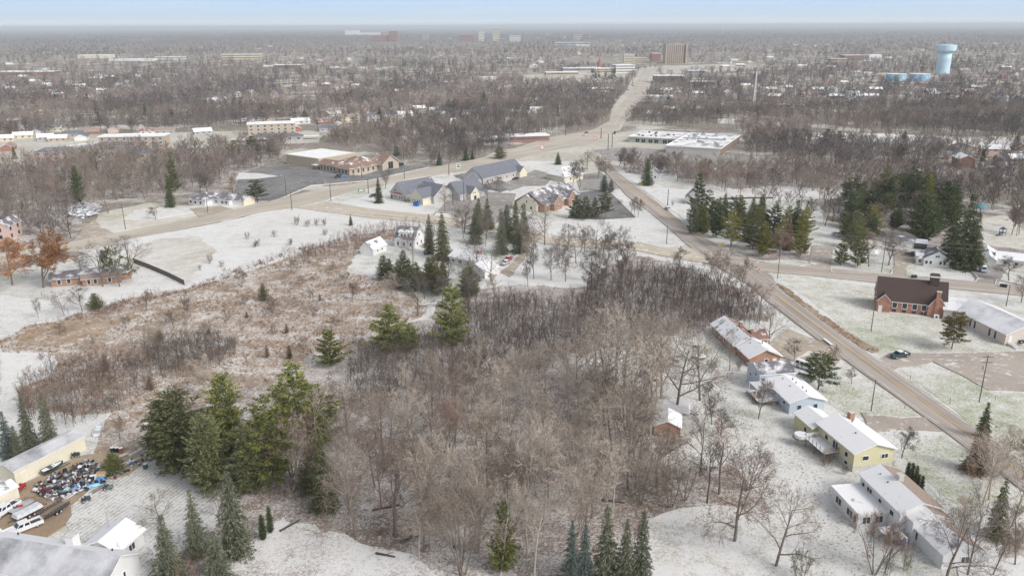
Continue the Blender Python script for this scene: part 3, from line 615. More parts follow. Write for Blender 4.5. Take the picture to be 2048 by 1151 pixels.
# ------------------------------------------------------------------ houses along the right-hand road
ye = building('house', 'yellow two-level house with white snow-covered roof and raised rear deck', 'house', (67.9, 140.6), 12, [
    dict(L=9.0, W=12.8, h=4.3, rise=1.5, axis='y', wall=M_yellow, roof=M_rsnow, base=1.2, over=0.5, win=[('S', 2.6, 2.4, 1.3, 0.9), ('S', 6.9, 2.4, 1.4, 0.9), ('S', 6.6, 0.35, 0.8, 0.4), ('W', 2.4, 2.2, 1.0, 1.0), ('W', 6.2, 1.8, 1.7, 1.7), ('W', 9.4, 2.3, 1.1, 1.0), ('W', 2.2, 0.6, 1.1, 0.7)], vent=[(3.4, 5, 5.3), (5.6, 9.5, 5.6)], chim=[(6.6, 11.4, 1.1, 4.6, 6.9, M_brick2)]),
    dict(x=-1.2, y=12.8, L=6.2, W=7.0, h=3.3, rise=1.2, axis='y', wall=M_yellow, roof=M_rsnow, win=[('W', 2.5, 1.2, 1.0, 1.0), ('S', 0.6, 1.3, 0.6, 1.0)])])
m = MB()
m.box(-3.6, 4.6, 1.75, -0.1, 11.4, 1.95, M_wood_, M_deckw)
for x, y in ((-3.5, 4.7), (-3.5, 8), (-3.5, 11.2), (-1.8, 4.7)): m.box(x-0.08, y-0.08, 0, x+0.08, y+0.08, 1.75, M_wood_)
m.build('deck', ye)
m = MB()
for z in (2.25, 2.5, 2.75, 2.95):
    m.box(-3.62, 4.55, z, -3.55, 11.45, z+0.09, M_trim); m.box(-3.55, 4.55, z, -0.12, 4.62, z+0.09, M_wood_); m.box(-3.55, 11.38, z, -0.12, 11.45, z+0.09, M_trim)
for k in range(6): m.box(-3.66, 4.6+k*1.36, 1.96, -3.56, 4.7+k*1.36, 3.1, M_wood_)
m.build('railing', ye)
m = MB(); m.lathe([(0.0, 1.97), (1.3, 1.97), (1.35, 2.7), (1.2, 2.75)], M_deckw, 16, (-4.4, 12.0)); m.box(-5.6, 10.9, 1.5, -3.2, 13.1, 1.9, M_wood_); m.build('deck_platform', ye)

bl = building('house', 'pale blue house with snowy roof, wooden deck and ladder of white rails', 'house', (63.5, 165.7), 9, [
    dict(L=8.6, W=12.2, h=3.0, rise=1.25, axis='y', wall=M_blue, roof=M_rsnow, over=0.5, win=[('S', 2.4, 1.0, 0.9, 1.1, M_blue), ('S', 6.4, 1.0, 0.9, 1.1, M_blue), ('W', 2.5, 1.4, 1.0, 0.8)], door=[('W', 8.2, 1.0, 2.1, M_glass)], vent=[(5.0, 2.2, 4.05), (5.2, 4.2, 4.05), (5.0, 7.0, 4.05), (5.2, 9.0, 4.05), (3.0, 6.0, 3.7), (3.2, 10.0, 3.8)]),
    dict(x=-1.6, y=12.2, L=8.8, W=6.8, h=4.6, rise=1.6, axis='x', wall=M_blue, roof=M_rpatch, over=0.35, win=[('W', 2.0, 3.4, 0.7, 0.9), ('W', 4.8, 2.2, 0.7, 0.9), ('S', 1.0, 2.9, 0.5, 0.6)])])
m = MB(); m.box(-5.0, 5.0, 0.75, -0.1, 11.8, 0.95, M_wood_, M_deckw); m.box(-5.0, 6.9, 0.955, -2.5, 10.6, 1.02, M_wood_)
for x, y in ((-4.9, 5.1), (-4.9, 8.4), (-4.9, 11.7), (-0.3, 5.1)): m.box(x-0.07, y-0.07, 0, x+0.07, y+0.07, 0.75, M_wood_)
m.build('deck', bl)
m = MB()
for z in (1.3, 1.75):
    m.box(-5.05, 5.0, z, -4.98, 11.8, z+0.08, M_trim); m.box(-4.98, 4.98, z, -0.2, 5.05, z+0.08, M_trim)
for k in range(9): m.box(-5.06, 5.0+k*0.84, 0.96, -4.97, 5.09+k*0.84, 1.83, M_trim)
for k in range(6): m.box(-4.9+k*0.9, 4.96, 0.96, -4.81+k*0.9, 5.06, 1.83, M_trim)
m.build('railing', bl)
m = MB()
for x, y in ((-4.6, 7.4), (-0.5, 7.4), (-4.6, 11.2), (-0.5, 11.2)): m.box(x-0.06, y-0.06, 0.96, x+0.06, y+0.06, 3.2, M_trim)
for k in range(9): m.box(-4.7, 7.2+k*0.5, 3.2, -0.4, 7.28+k*0.5, 3.32, M_trim)
m.box(-4.7, 7.1, 3.34, -4.55, 11.4, 3.44, M_trim); m.box(-0.55, 7.1, 3.34, -0.4, 11.4, 3.44, M_trim); m.build('pergola', bl)

building('house', 'long orange brick ranch house with snowy hipped ends and white garage gable', 'house', (61.9, 192.4), 8, [
    dict(L=8.4, W=8.0, h=2.8, rise=1.9, axis='y', wall=M_brick2, roof=M_rsnow, roof2=M_rsnow2, over=0.6, win=[('S', 4.6, 1.3, 0.9, 0.7)], door=[('S', 6.9, 0.9, 2.0)], vent=[(5.6, 5.2, 4.2), (2.6, 6.0, 3.9)]),
    dict(x=-0.6, y=8.0, L=7.6, W=16.5, h=3.0, rise=2.0, axis='y', wall=M_brick2, roof=M_rsnow2, roof2=M_rbrick, over=0.6, win=[('W', 3, 1.1, 1.4, 1.1), ('W', 7, 1.1, 1.1, 1.1), ('W', 11, 1.1, 1.4, 1.1), ('W', 14.2, 1.1, 0.9, 0.9)], chim=[(4.4, 16.5, 0.8, 4.2, 6.2, M_brick3)]),
    dict(x=6.95, y=12.0, L=3.6, W=6.0, h=2.7, rise=1.6, axis='x', wall=M_brick2, roof=M_rbrick, over=0.4)])
m = MB(); 
wh = building('house', 'large white house of stepped snowy gables and low flat-roofed sunroom', 'house', (67.0, 119.2), 8, [
    dict(L=7.8, W=12.4, h=5.0, rise=1.5, axis='y', wall=M_white, roof=M_rsnow, roof2=M_rtan, over=0.4, win=[('W', 2.2, 3.0, 1.1, 0.9), ('W', 5.8, 3.0, 0.9, 0.9), ('W', 9.2, 3.0, 1.6, 1.1), ('W', 11.2, 3.0, 0.8, 1.0)], vent=[(2.2, 7.6, 5.7), (2.4, 10.3, 5.7)], chim=[(4.3, 7.4, 1.0, 5.6, 7.6, M_conc2)]),
    dict(x=-5.6, y=3.2, L=5.55, W=8.8, h=2.9, axis='flat', par=0.08, over=0.3, wall=M_white, roof=M_rsnow, win=[('W', 6.4, 1.0, 1.8, 1.3), ('W', 2.6, 1.0, 1.8, 1.3), ('W', 0.8, 1.0, 0.8, 1.3), ('S', 1.6, 1.0, 1.4, 1.3), ('S', 4.0, 1.0, 1.4, 1.3)]),
    dict(x=1.2, y=-2.0, L=6.9, W=2.0, h=4.2, rise=1.3, axis='y', wall=M_white, roof=M_rsnow, roof2=M_rtan, over=0.15),
    dict(x=2.0, y=-9.2, L=6.8, W=7.1, h=3.0, rise=1.7, axis='y', wall=M_white, roof=M_rsnow2, roof2=M_rtan, over=0.4, win=[('W', 6.8, 0.8, 0.6, 1.6), ('S', 4.0, 1.0, 1.4, 1.1)])])
m = MB(); m.box(-3.6, -3.2, 1.9, -0.2, 0.6, 2.0, M_wood_, M_rsnow2)
for x, y in ((-3.5, -3.1), (-0.3, -3.1), (-3.5, 0.5), (-0.3, 0.5)): m.box(x-0.06, y-0.06, 0, x+0.06, y+0.06, 1.9, M_trim)
m.build('carport', wh)
# ------------------------------------------------------------------ brick church and its hall
ch = building('church', 'red brick church with steep dark brown roof, two front gables and belfry', 'church', (113.9, 236.0), -20, [
    dict(L=19.5, W=9.6, h=3.6, rise=6.0, axis='x', wall=M_brick, roof=M_rdark, over=0.3, win=[('S', 5.2, 1.5, 1.3, 1.7), ('S', 8.0, 1.5, 1.3, 1.7), ('S', 10.8, 1.5, 1.3, 1.7), ('S', 13.4, 1.5, 1.3, 1.7)] + [('S', p, 0.15, 1.2, 0.8, M_brick) for p in (5.2, 8, 10.8, 13.4)]),
    dict(x=0.1, y=-1.1, L=3.7, W=4.2, h=3.7, rise=2.0, axis='y', wall=M_brick, roof=M_rdark, over=0.2, door=[('S', 1.0, 0.9, 2.0)]),
    dict(x=14.3, y=-1.2, L=5.0, W=4.6, h=3.4, rise=3.4, axis='y', wall=M_brick, roof=M_rdark, over=0.2)])
m = MB(); m.box(16.1, -1.45, 0, 17.3, -0.75, 8.1, M_brick); m.box(16.0, -1.55, 8.102, 17.4, -0.65, 8.35, M_conc2); m.build('chimney', ch)
m = MB(); m.box(14.6, 3.7, 8.2, 17.0, 5.9, 11.2, M_rdark); m.box(14.4, 3.5, 11.202, 17.2, 6.1, 11.6, M_trim); m.poly([(14.4, 3.5, 11.602), (17.2, 3.5, 11.602), (17.2, 6.1, 11.602), (14.4, 6.1, 11.602), (14.8, 4.8, 12.3), (16.8, 4.8, 12.3)], [(0,1,5,4), (1,2,5), (2,3,4,5), (3,0,4)], M_rdark); m.build('belfry', ch)
m = MB(); m.box(13.3, -0.9, 0, 13.36, -0.84, 1.7, M_trim); m.box(13.0, -0.9, 1.2, 13.66, -0.84, 1.28, M_trim); m.build('railing', ch)
hl = building('church_hall', 'long pale church hall with snow-streaked grey roof behind the round pine', 'church hall', (130.6, 227.6), -24, [
    dict(L=9.5, W=11, h=3.3, rise=2.2, axis='x', wall=M_pinkw, roof=M_rmetal, over=0.4)])
m = MB()
hl2 = (137.0, 206.6); wall_shell(m, 0, 13.5, 0, 21.5, 0, 3.4, 2.4, 'y', M_pinkw)
hw = empty('hall_wing', (0, 0, 0)); bpy.data.objects.remove(hw)
hall_rz = 9
def to_local(root_loc, rz, p, z=0):
    dx, dy = p[0]-root_loc[0], p[1]-root_loc[1]; c, s = math.cos(-R(rz)), math.sin(-R(rz)); return (dx*c-dy*s, dx*s+dy*c, z)
def sub(parent_loc, parent_rz, o, loc, rz):
    o.location = to_local(parent_loc, parent_rz, loc); o.rotation_euler = (0, 0, R(rz-parent_rz))
PL = ((130.6, 227.6), -24)
o = m.build('wall', hl); sub(*PL, o, hl2, hall_rz)
m = MB(); gable_roof(m, 0, 13.5, 0, 21.5, 3.4, 2.4, 'y', 0.5, M_rmetal, M_trim); o = m.build('roof', hl); sub(*PL, o, hl2, hall_rz)
for k, y in enumerate((3.6, 5.8, 11.8, 13.6)):
    m = MB(); m.box(-0.06, y, 0.6, -0.003, y+0.6, 2.7, M_glass); o = m.build('window', hl); sub(*PL, o, hl2, hall_rz)
m = MB(); m.box(0.9, -0.07, 0.8, 2.0, -0.003, 2.9, M_doorw); o = m.build('door', hl); sub(*PL, o, hl2, hall_rz)
m = MB()
m.box(0.7, -1.6, 0, 2.4, -0.1, 0.8, M_conc2)
for k in range(5): m.box(0.8, -2.0-k*0.4, 0, 2.3, -1.605-k*0.4, 0.72-k*0.14, M_conc2)
for x in (0.75, 2.3):
    m.box(x, -3.6, 0.1, x+0.05, -3.55, 1.0, M_trim); m.box(x, -1.6, 0.8, x+0.05, -1.55, 1.8, M_trim); m.tube((x+0.02, -3.6, 1.0), (x+0.02, -1.6, 1.8), 0.03, 0.03, M_trim, 6)
o = m.build('steps', hl); sub(*PL, o, hl2, hall_rz)
# ------------------------------------------------------------------ cottages behind the side road
building('house', 'small white cottage with dark gable roof and row of porch windows by side road', 'house', (152.3, 284.0), -19, [
    dict(L=8.6, W=9.5, h=3.0, rise=2.6, axis='y', wall=M_white, roof=M_rpatch, over=0.5, win=[('S', p, 1.0, 0.8, 1.2) for p in (0.9, 2.3, 5.6, 6.9)] + [('S', 4.3, 3.6, 1.4, 0.7)], door=[('S', 4.2, 0.9, 2.0)], chim=[(4.2, 6, 0.6, 4.5, 6.6, M_brick3)]),
    dict(x=-2.2, y=1.5, L=2.2, W=6, h=2.6, rise=1.2, axis='x', wall=M_white, roof=M_rsnow2, win=[('S', 1.1, 1.0, 0.9, 1.0)])])
building('garage', 'low grey-roofed garage with wide white door and open carport at gravel drive end', 'garage', (154.0, 310.8), -24, [
    dict(L=6.8, W=7, h=2.6, rise=1.3, axis='x', wall=M_grey, roof=M_rpatch, over=0.4, gar=[('S', 3.5, 5.2, 2.1)]),
    dict(x=6.85, y=0.4, L=4.6, W=6.5, h=2.4, rise=0.7, axis='x', wall=M_darkm, roof=M_rsnow2, over=0.3)])
building('garage', 'white garage with small gable and white overhead door right of the dark pine', 'garage', (173.0, 283.5), -28, [
    dict(L=5.0, W=8, h=2.8, rise=1.6, axis='y', wall=M_white, roof=M_rsnow2, over=0.3, gar=[('S', 2.5, 3.4, 2.2)]),
    dict(x=5.05, y=3.5, L=9.5, W=7.5, h=2.9, rise=1.7, axis='x', wall=M_white, roof=M_rsnow, over=0.4, win=[('S', 3, 1.0, 1.2, 1.0), ('S', 6.5, 1.0, 1.2, 1.0)]),
    dict(x=-1.5, y=8.1, L=7, W=6, h=2.9, rise=2.0, axis='y', wall=M_grey, roof=M_rsnow2, over=0.4)])
# ------------------------------------------------------------------ white farmhouse group in the middle
building('house', 'white two-storey farmhouse with dark gable roof and wide dormer', 'house', (-47.5, 313.6), -20, [
    dict(L=9.0, W=8.5, h=3.6, rise=4.2, axis='x', wall=M_white, roof=M_rpatch, over=0.3, win=[('S', 1.6, 1.0, 0.9, 1.3), ('S', 4.3, 1.0, 0.9, 1.3), ('S', 7.3, 1.0, 0.9, 1.3), ('E', 2.4, 1.0, 0.9, 1.3), ('E', 6.0, 1.0, 0.9, 1.3), ('E', 4.2, 4.4, 0.9, 1.1)]),
    dict(x=1.7, y=0.6, L=5.6, W=3.6, h=6.2, z=3.0, rise=0.5, axis='x', wall=M_white, roof=M_rsnow2, over=0.2, win=[('S', 1.4, 4.3, 0.8, 1.2), ('S', 2.9, 4.3, 0.8, 1.2), ('S', 4.4, 4.3, 0.8, 1.2)])])
building('garage', 'small white garage with thinly snowed gable roof beside the farmhouse', 'garage', (-59.3, 302.3), -26, [
    dict(L=6.0, W=9.0, h=2.8, rise=2.6, axis='y', wall=M_white, roof=M_rsnow2, over=0.3, door=[('S', 3.0, 2.2, 2.1)], win=[('E', 3, 1.2, 0.8, 0.8), ('E', 6, 1.2, 0.8, 0.8)])])
building('house', 'white ranch house with brick chimney and snowy garage roof among bare trees', 'house', (-23.5, 290.0), -40, [
    dict(L=17, W=8, h=2.9, rise=1.6, axis='x', wall=M_white, roof=M_rsnow, over=0.5, win=[('S', 2, 1.0, 1.2, 1.0), ('S', 5.5, 1.0, 1.6, 1.1), ('S', 9.5, 1.0, 1.2, 1.0), ('S', 13.5, 1.0, 1.0, 1.0)], chim=[(11, 4.5, 1.3, 3.5, 6.0, M_brick)]),
    dict(x=14.5, y=-6.4, L=9.0, W=8.0, h=2.7, rise=1.9, axis='y', wall=M_white, roof=M_rsnow, over=0.4, win=[('W', 3, 1.1, 1.0, 0.9)], door=[('S', 4.5, 0.9, 2.0)])])
# ------------------------------------------------------------------ office buildings
oa = building('office_building', 'pale grey office with blue-grey gabled roofs and red lettering on its gable', 'office', (-62.9, 409.4), -43, [
    dict(L=12.5, W=22, h=3.6, rise=5.6, axis='y', wall=M_grey, roof=M_rgrey, over=0.5, win=[('S', p, 1.1, 0.9, 1.3) for p in (3.2, 4.6, 7.6, 9.0)], door=[('S', 1.2, 1.4, 2.3, M_glass)], vent=[(2.6, 11, 5.6), (3.0, 16, 5.8)]),
    dict(x=12.55, y=6.0, L=14.5, W=13, h=3.6, rise=5.2, axis='x', wall=M_grey, roof=M_rgrey, over=0.4, vent=[(19, 8, 6.5)]),
    dict(x=15.5, y=0.4, L=9.5, W=9, h=3.5, rise=4.0, axis='y', wall=M_cream, roof=M_rgrey, over=0.4, win=[('S', p, 1.1, 0.8, 1.2) for p in (2.0, 3.6, 5.4, 7.2)]),
    dict(x=19.0, y=19.1, L=13, W=18, h=3.6, rise=5.4, axis='y', wall=M_grey, roof=M_rgrey, over=0.5, vent=[(23.5, 26, 7.6), (22.5, 31, 7.2)]),
    dict(x=27.0, y=24.0, L=8, W=6.5, h=3.4, rise=3.2, axis='x', wall=M_cream, roof=M_rgrey, over=0.4, win=[('E', 2.0, 3.4, 0.6, 0.8), ('E', 3.3, 3.4, 0.6, 0.8)], door=[('E', 3.2, 1.8, 2.2, M_glass)])])
m = MB()
for k in range(8): m.box(2.9+k*0.82, -0.12, 3.35, 3.5+k*0.82, -0.004, 4.0, M_red)
m.box(3.6, -0.12, 4.7, 4.5, -0.004, 5.5, M_darkm); m.build('lettering', oa)
building('office_building', 'long grey office with charcoal gable roof beside the highway', 'office', (-16.0, 445.6), 51, [
    dict(L=37, W=15, h=3.8, rise=5.4, axis='x', wall=M_grey, roof=M_rgrey, over=0.5, win=[('S', p, 1.2, 1.2, 1.2) for p in (4, 8, 15, 21, 27, 33)] + [('W', 10.5, 1.2, 3.0, 1.2)]),
    dict(x=-3.0, y=1.2, L=8, W=7.5, h=3.6, rise=3.4, axis='x', wall=M_grey, roof=M_rgrey, over=0.4, win=[('W', 3.7, 1.2, 0.9, 1.3)]),
    dict(x=30, y=-2.5, L=7, W=6, h=3.4, rise=2.8, axis='y', wall=M_cream, roof=M_rgrey, over=0.4)])
building('office_building', 'red brick office with large grey hipped roof and snowy dormer gables', 'office', (15.6, 374.8), 57, [
    dict(L=34, W=17, h=3.8, rise=5.2, axis='x', wall=M_brick3, roof=M_rpatch, over=0.6, win=[('S', p, 1.2, 1.2, 1.3) for p in (3, 9, 12, 18, 21, 27, 31)]),
    dict(x=5.5, y=-2.4, L=7.5, W=8, h=3.7, rise=3.4, axis='y', wall=M_brick3, roof=M_rpatch, over=0.3, win=[('S', 3.7, 1.2, 1.8, 1.3)]),
    dict(x=19.5, y=-2.4, L=7.5, W=8, h=3.7, rise=3.4, axis='y', wall=M_brick3, roof=M_rpatch, over=0.3, win=[('S', 3.7, 1.2, 1.8, 1.3)]),
    dict(x=-1.5, y=3.5, L=6, W=11, h=3.75, rise=4.2, axis='x', wall=M_cream, roof=M_rpatch, over=0.5, trim=M_trim, win=[('W', 5.5, 4.2, 0.7, 1.1), ('W', 3.0, 1.2, 1.2, 1.3), ('W', 8.0, 1.2, 1.2, 1.3)])])
building('office_building', 'low building under a wide snow-white pyramid roof behind the brick office', 'office', (30, 452), 40, [
    dict(L=15, W=15, h=3.4, rise=4.0, axis='hip', wall=M_cream, roof=M_rsnow2, over=0.8, inset=5.5, win=[('S', 5, 1.0, 1.2, 1.2), ('S', 10, 1.0, 1.2, 1.2)])])
# ------------------------------------------------------------------ banquet hall with the white-roofed gymnasium
building('gymnasium', 'big tan gymnasium block with flat bright white roof by the parking lot', 'gymnasium', (-120.8, 501.0), 54, [
    dict(L=30.3, W=31.3, h=6.1, axis='flat', par=0.15, over=0.15, wall=M_tanw, roof=M_rwhite, trim=M_cream)])
bh = building('banquet_hall', 'tan stone hall with overlapping rust-brown roofs and patches of snow', 'hall', (-119.4, 496.5), -38, [
    dict(L=22, W=9, h=4.4, rise=2.0, axis='x', wall=M_tanw, roof=M_rbrown, over=0.8, win=[('S', p, 0.8, 1.1, 2.2, M_tanw) for p in (2, 5, 8, 11, 14, 17)]),
    dict(x=19, y=-2, L=11, W=23, h=4.0, rise=2.6, axis='hip', wall=M_tanw, roof=M_rbrown, over=1.0, win=[('S', p, 0.9, 1.4, 2.0, M_tanw) for p in (2, 5, 8)]+[('E', p, 0.9, 1.4, 2.0, M_tanw) for p in (3, 7, 11, 15, 19)]),
    dict(x=6, y=9.05, L=22, W=17, h=4.6, rise=3.6, axis='hip', wall=M_tanw, roof=M_rbrown, over=0.8),
    dict(x=23, y=21.05, L=11, W=14, h=4.4, rise=4.6, axis='x', wall=M_tanw, roof=M_rbrown, over=1.0, win=[('E', 7, 0.6, 4.0, 4.4, M_tanw)])])
m = MB(); m.box(-7, -1, 2.6, -0.9, 6, 2.9, M_trim, M_rsnow)
for x, y in ((-6.8, -0.8), (-6.8, 5.8), (-2, -0.8)): m.box(x-0.15, y-0.15, 0, x+0.15, y+0.15, 2.6, M_tanw)
m.build('canopy', bh)
# ------------------------------------------------------------------ flat-roofed strip mall
ml = building('strip_mall', 'white flat-roofed strip mall with roof machinery and brick end walls', 'shopping strip', (108, 561.5), -25, [
    dict(L=37, W=76, h=4.8, axis='flat', par=0.4, over=0.6, wall=M_conc2, roof=M_rtar, trim=M_trim)])
m = MB(); m.box(37.0, 1, 0.02, 37.3, 75, 4.7, plain('brown_end_wall', (0.22, 0.17, 0.14), 0.9)); m.build('brick_end_wall', ml)
for k in range(18):
    m = MB(); r_ = random.Random(k+50); x = r_.uniform(4, 32); y = r_.uniform(8, 68); a, b, c = r_.uniform(1, 3.4), r_.uniform(1, 2.6), r_.uniform(0.8, 1.9)
    m.box(x, y, 5.2, x+a, y+b, 5.2+c, M_galv, M_rsnow); m.box(x+a*0.2, y+b*0.2, 5.2+c+0.002, x+a*0.6, y+b*0.6, 5.5+c, M_darkm); m.build('roof_unit', ml)
m = MB(); m.box(2, 42, 5.2, 33, 43.2, 6.2, M_galv, M_rsnow); m.build('duct', ml)
sh = building('strip_mall', 'grey low shop row with dark shopfront glass left of the white strip mall', 'shopping strip', (89.5, 616), -24, [
    dict(L=36, W=40, h=4.0, axis='flat', par=0.3, over=0.9, wall=M_sage, roof=M_rtar, trim=M_conc2, win=[('S', p, 0.5, 3.2, 2.6) for p in (7, 11.5, 17, 21.5, 28, 32)])])
for k in range(10):
    m = MB(); r_ = random.Random(k+90); x = r_.uniform(2, 32); y = r_.uniform(4, 34); m.box(x, y, 4.4, x+r_.uniform(1, 2), y+1.2, 4.4+r_.uniform(0.7, 1.3), M_darkm, M_rsnow); m.build('roof_unit', sh)
# ------------------------------------------------------------------ houses on the left
building('house', 'white single-storey house with patchy grey hip roof on the lawn across the highway', 'house', (-163.2, 397.0), -25, [
    dict(L=11.5, W=15, h=2.8, rise=2.6, axis='hip', wall=M_white, roof=M_rpatch, over=0.7, win=[('S', p, 0.9, 1.2, 1.2) for p in (2, 5, 8.5)]),
    dict(x=8.0, y=5.5, L=14, W=11, h=2.9, rise=2.4, axis='hip', wall=M_white, roof=M_rpatch, over=0.7, win=[('S', p, 0.9, 1.4, 1.2) for p in (5.5, 9.5, 12.0)]),
    dict(x=21, y=8, L=8, W=8, h=2.6, rise=1.6, axis='x', wall=M_cream, roof=M_rpatch, over=0.4, gar=[('S', 4, 4.5, 2.1)])])
building('house', 'long low brown house with dark roof half hidden under trees by the fence', 'house', (-158.5, 262.0), 22, [
    dict(L=25, W=8.5, h=2.8, rise=1.3, axis='x', wall=M_brick3, roof=M_rpatch, over=0.7, trim=M_conc2, win=[('S', p, 0.8, 1.1, 1.5) for p in (2.5, 5.5, 12, 15, 21)]),
    dict(x=10, y=-3.5, L=12, W=4.5, h=2.6, rise=0.9, axis='x', wall=M_brick3, roof=M_rtan, over=0.5, trim=M_conc2, win=[('S', p, 0.7, 1.0, 1.6) for p in (2, 4, 8.5)])])
building('house', 'pink two-storey house with dark shutters cut by the left edge of view', 'house', (-216.5, 325.0), 5, [
    dict(L=5.5, W=12, h=6.0, rise=2.4, axis='y', wall=M_pink, roof=M_rpatch, over=0.4, win=[('S', 2.6, 1.0, 1.0, 1.3, M_darkm), ('E', 3, 1.0, 1.0, 1.3, M_darkm), ('E', 9, 1.0, 1.0, 1.3, M_darkm), ('E', 3, 4.0, 1.0, 1.3, M_darkm), ('E', 9, 4.0, 1.0, 1.3, M_darkm), ('S', 2.6, 4.0, 1.0, 1.3, M_darkm)]),
    dict(x=-14, y=1, L=14, W=10, h=5.0, rise=2.2, axis='x', wall=M_pink, roof=M_rgrey, over=0.4)])
building('barn', 'long cream metal-sided shed with half snow-covered roof above the junk yard', 'barn', (-96.9, 136.6), 65, [
    dict(L=15.5, W=5.0, h=3.1, rise=0.9, axis='x', wall=M_barnw, roof=M_rthin, roof2=M_rmetal, over=0.2, skew=0.5, door=[('S', 1.6, 1.0, 2.1, M_barnw)]), ])
building('shed', 'small cream shed with pale roof at the left edge beside the dirt yard', 'shed', (-96.2, 127.5), 62, [
    dict(L=5.4, W=4.2, h=2.5, rise=0.9, axis='x', wall=M_barnw, roof=M_rsnow2, over=0.2, door=[('S', 2.7, 1.8, 2.0, M_barnw)])])
bh2 = building('house', 'large white ranch house with grey snow-dusted gable roof and square chimney', 'house', (-88.0, 108.6), -13, [
    dict(L=25.2, W=8.6, h=3.0, rise=2.6, axis='x', wall=M_white, roof=M_rthin, roof2=M_rsnow, over=0.6, win=[('E', 3.2, 1.0, 0.5, 1.2), ('E', 4.9, 1.0, 0.5, 1.2), ('E', 1.0, 1.0, 0.9, 1.2)], chim=[(14.6, 6.8, 1.5, 3.3, 6.2, M_white)], vent=[(3.0, 7.6, 3.7), (22.0, 6.8, 4.1)]),
    dict(x=14.8, y=8.65, L=6.6, W=6.0, h=2.8, rise=1.5, axis='y', wall=M_white, roof=M_rsnow, over=0.5, win=[('E', 3, 0.9, 1.4, 1.2)])])
shd = building('garage', 'small brick garage with snowy roof under leaning bare trees', 'garage', (30.8, 155.8), -12, [
    dict(L=5.6, W=6.0, h=2.5, rise=1.3, axis='y', wall=M_brick3, roof=M_rsnow, over=0.3, gar=[('N', 2.8, 3.4, 2.0)])])
building('house', 'small white cottage with grey roof right of the dark roadside spruce', 'house', (77.0, 462.0), -20, [
    dict(L=9, W=8, h=2.9, rise=3.0, axis='y', wall=M_white, roof=M_rpatch, over=0.3, win=[('S', 2.5, 1.0, 0.9, 1.2), ('S', 6.5, 1.0, 0.9, 1.2), ('S', 4.5, 3.6, 0.8, 0.9)]),
    dict(x=9.05, y=2.5, L=9, W=7, h=2.7, rise=1.8, axis='x', wall=M_white, roof=M_rpatch, over=0.3)])
building('house', 'steep grey-roofed house mostly hidden behind the pines at the bend', 'house', (86.5, 392.0), -15, [
    dict(L=10.5, W=10, h=3.4, rise=5.2, axis='y', wall=M_grey, roof=M_rpatch, over=0.4, win=[('S', 3, 1.0, 1.0, 1.2), ('S', 7.5, 1.0, 1.0, 1.2), ('S', 5.2, 4.4, 0.9, 1.1)])])
# ------------------------------------------------------------------ vegetation: growers
def vnorm(v):
    l = math.sqrt(v[0]*v[0]+v[1]*v[1]+v[2]*v[2]) or 1.0; return (v[0]/l, v[1]/l, v[2]/l)
def vadd(a, b, s=1.0): return (a[0]+b[0]*s, a[1]+b[1]*s, a[2]+b[2]*s)
def vcross(a, b): return (a[1]*b[2]-a[2]*b[1], a[2]*b[0]-a[0]*b[2], a[0]*b[1]-a[1]*b[0])
class Tri:
    def __init__(s): s.v = []; s.t = []
    def tube(s, pts, rad, n):
        b0 = len(s.v); N_ = len(pts)
        for i, p in enumerate(pts):
            d = vnorm(vadd(pts[min(i+1, N_-1)], pts[max(i-1, 0)], -1)); u = vnorm(vcross(d, (0.31, 0.52, 0.11) if abs(d[2]) > 0.5 else (0, 0, 1))); w = vcross(d, u)
            for k in range(n):
                a = 2*math.pi*k/n; c, q = math.cos(a)*rad[i], math.sin(a)*rad[i]; s.v.append((p[0]+u[0]*c+w[0]*q, p[1]+u[1]*c+w[1]*q, p[2]+u[2]*c+w[2]*q))
        for i in range(N_-1):
            for k in range(n):
                a = b0+i*n+k; b = b0+i*n+(k+1) % n; s.t.append((a, b, b+n)); s.t.append((a, b+n, a+n))
    def blade(s, p, q, w, rnd):
        """one thin tapering sliver from p to q"""
        d = vadd(q, p, -1); r = vnorm((rnd.uniform(-1, 1), rnd.uniform(-1, 1), rnd.uniform(-1, 1))); u = vnorm(vcross(d, r)); b = len(s.v)
        s.v += [vadd(p, u, w/2), vadd(p, u, -w/2), q]; s.t.append((b, b+1, b+2))
    def arrays(s): return np.array(s.v, np.float32).reshape(-1, 3), np.array(s.t, np.int32).reshape(-1, 3)
def rdir(d, ang_, rnd):
    """unit vector at angle ang_ from d"""
    r = vnorm((rnd.uniform(-1, 1), rnd.uniform(-1, 1), rnd.uniform(-1, 1))); u = vnorm(vcross(d, r)); c, s_ = math.cos(ang_), math.sin(ang_)
    return vnorm((d[0]*c+u[0]*s_, d[1]*c+u[1]*s_, d[2]*c+u[2]*s_))
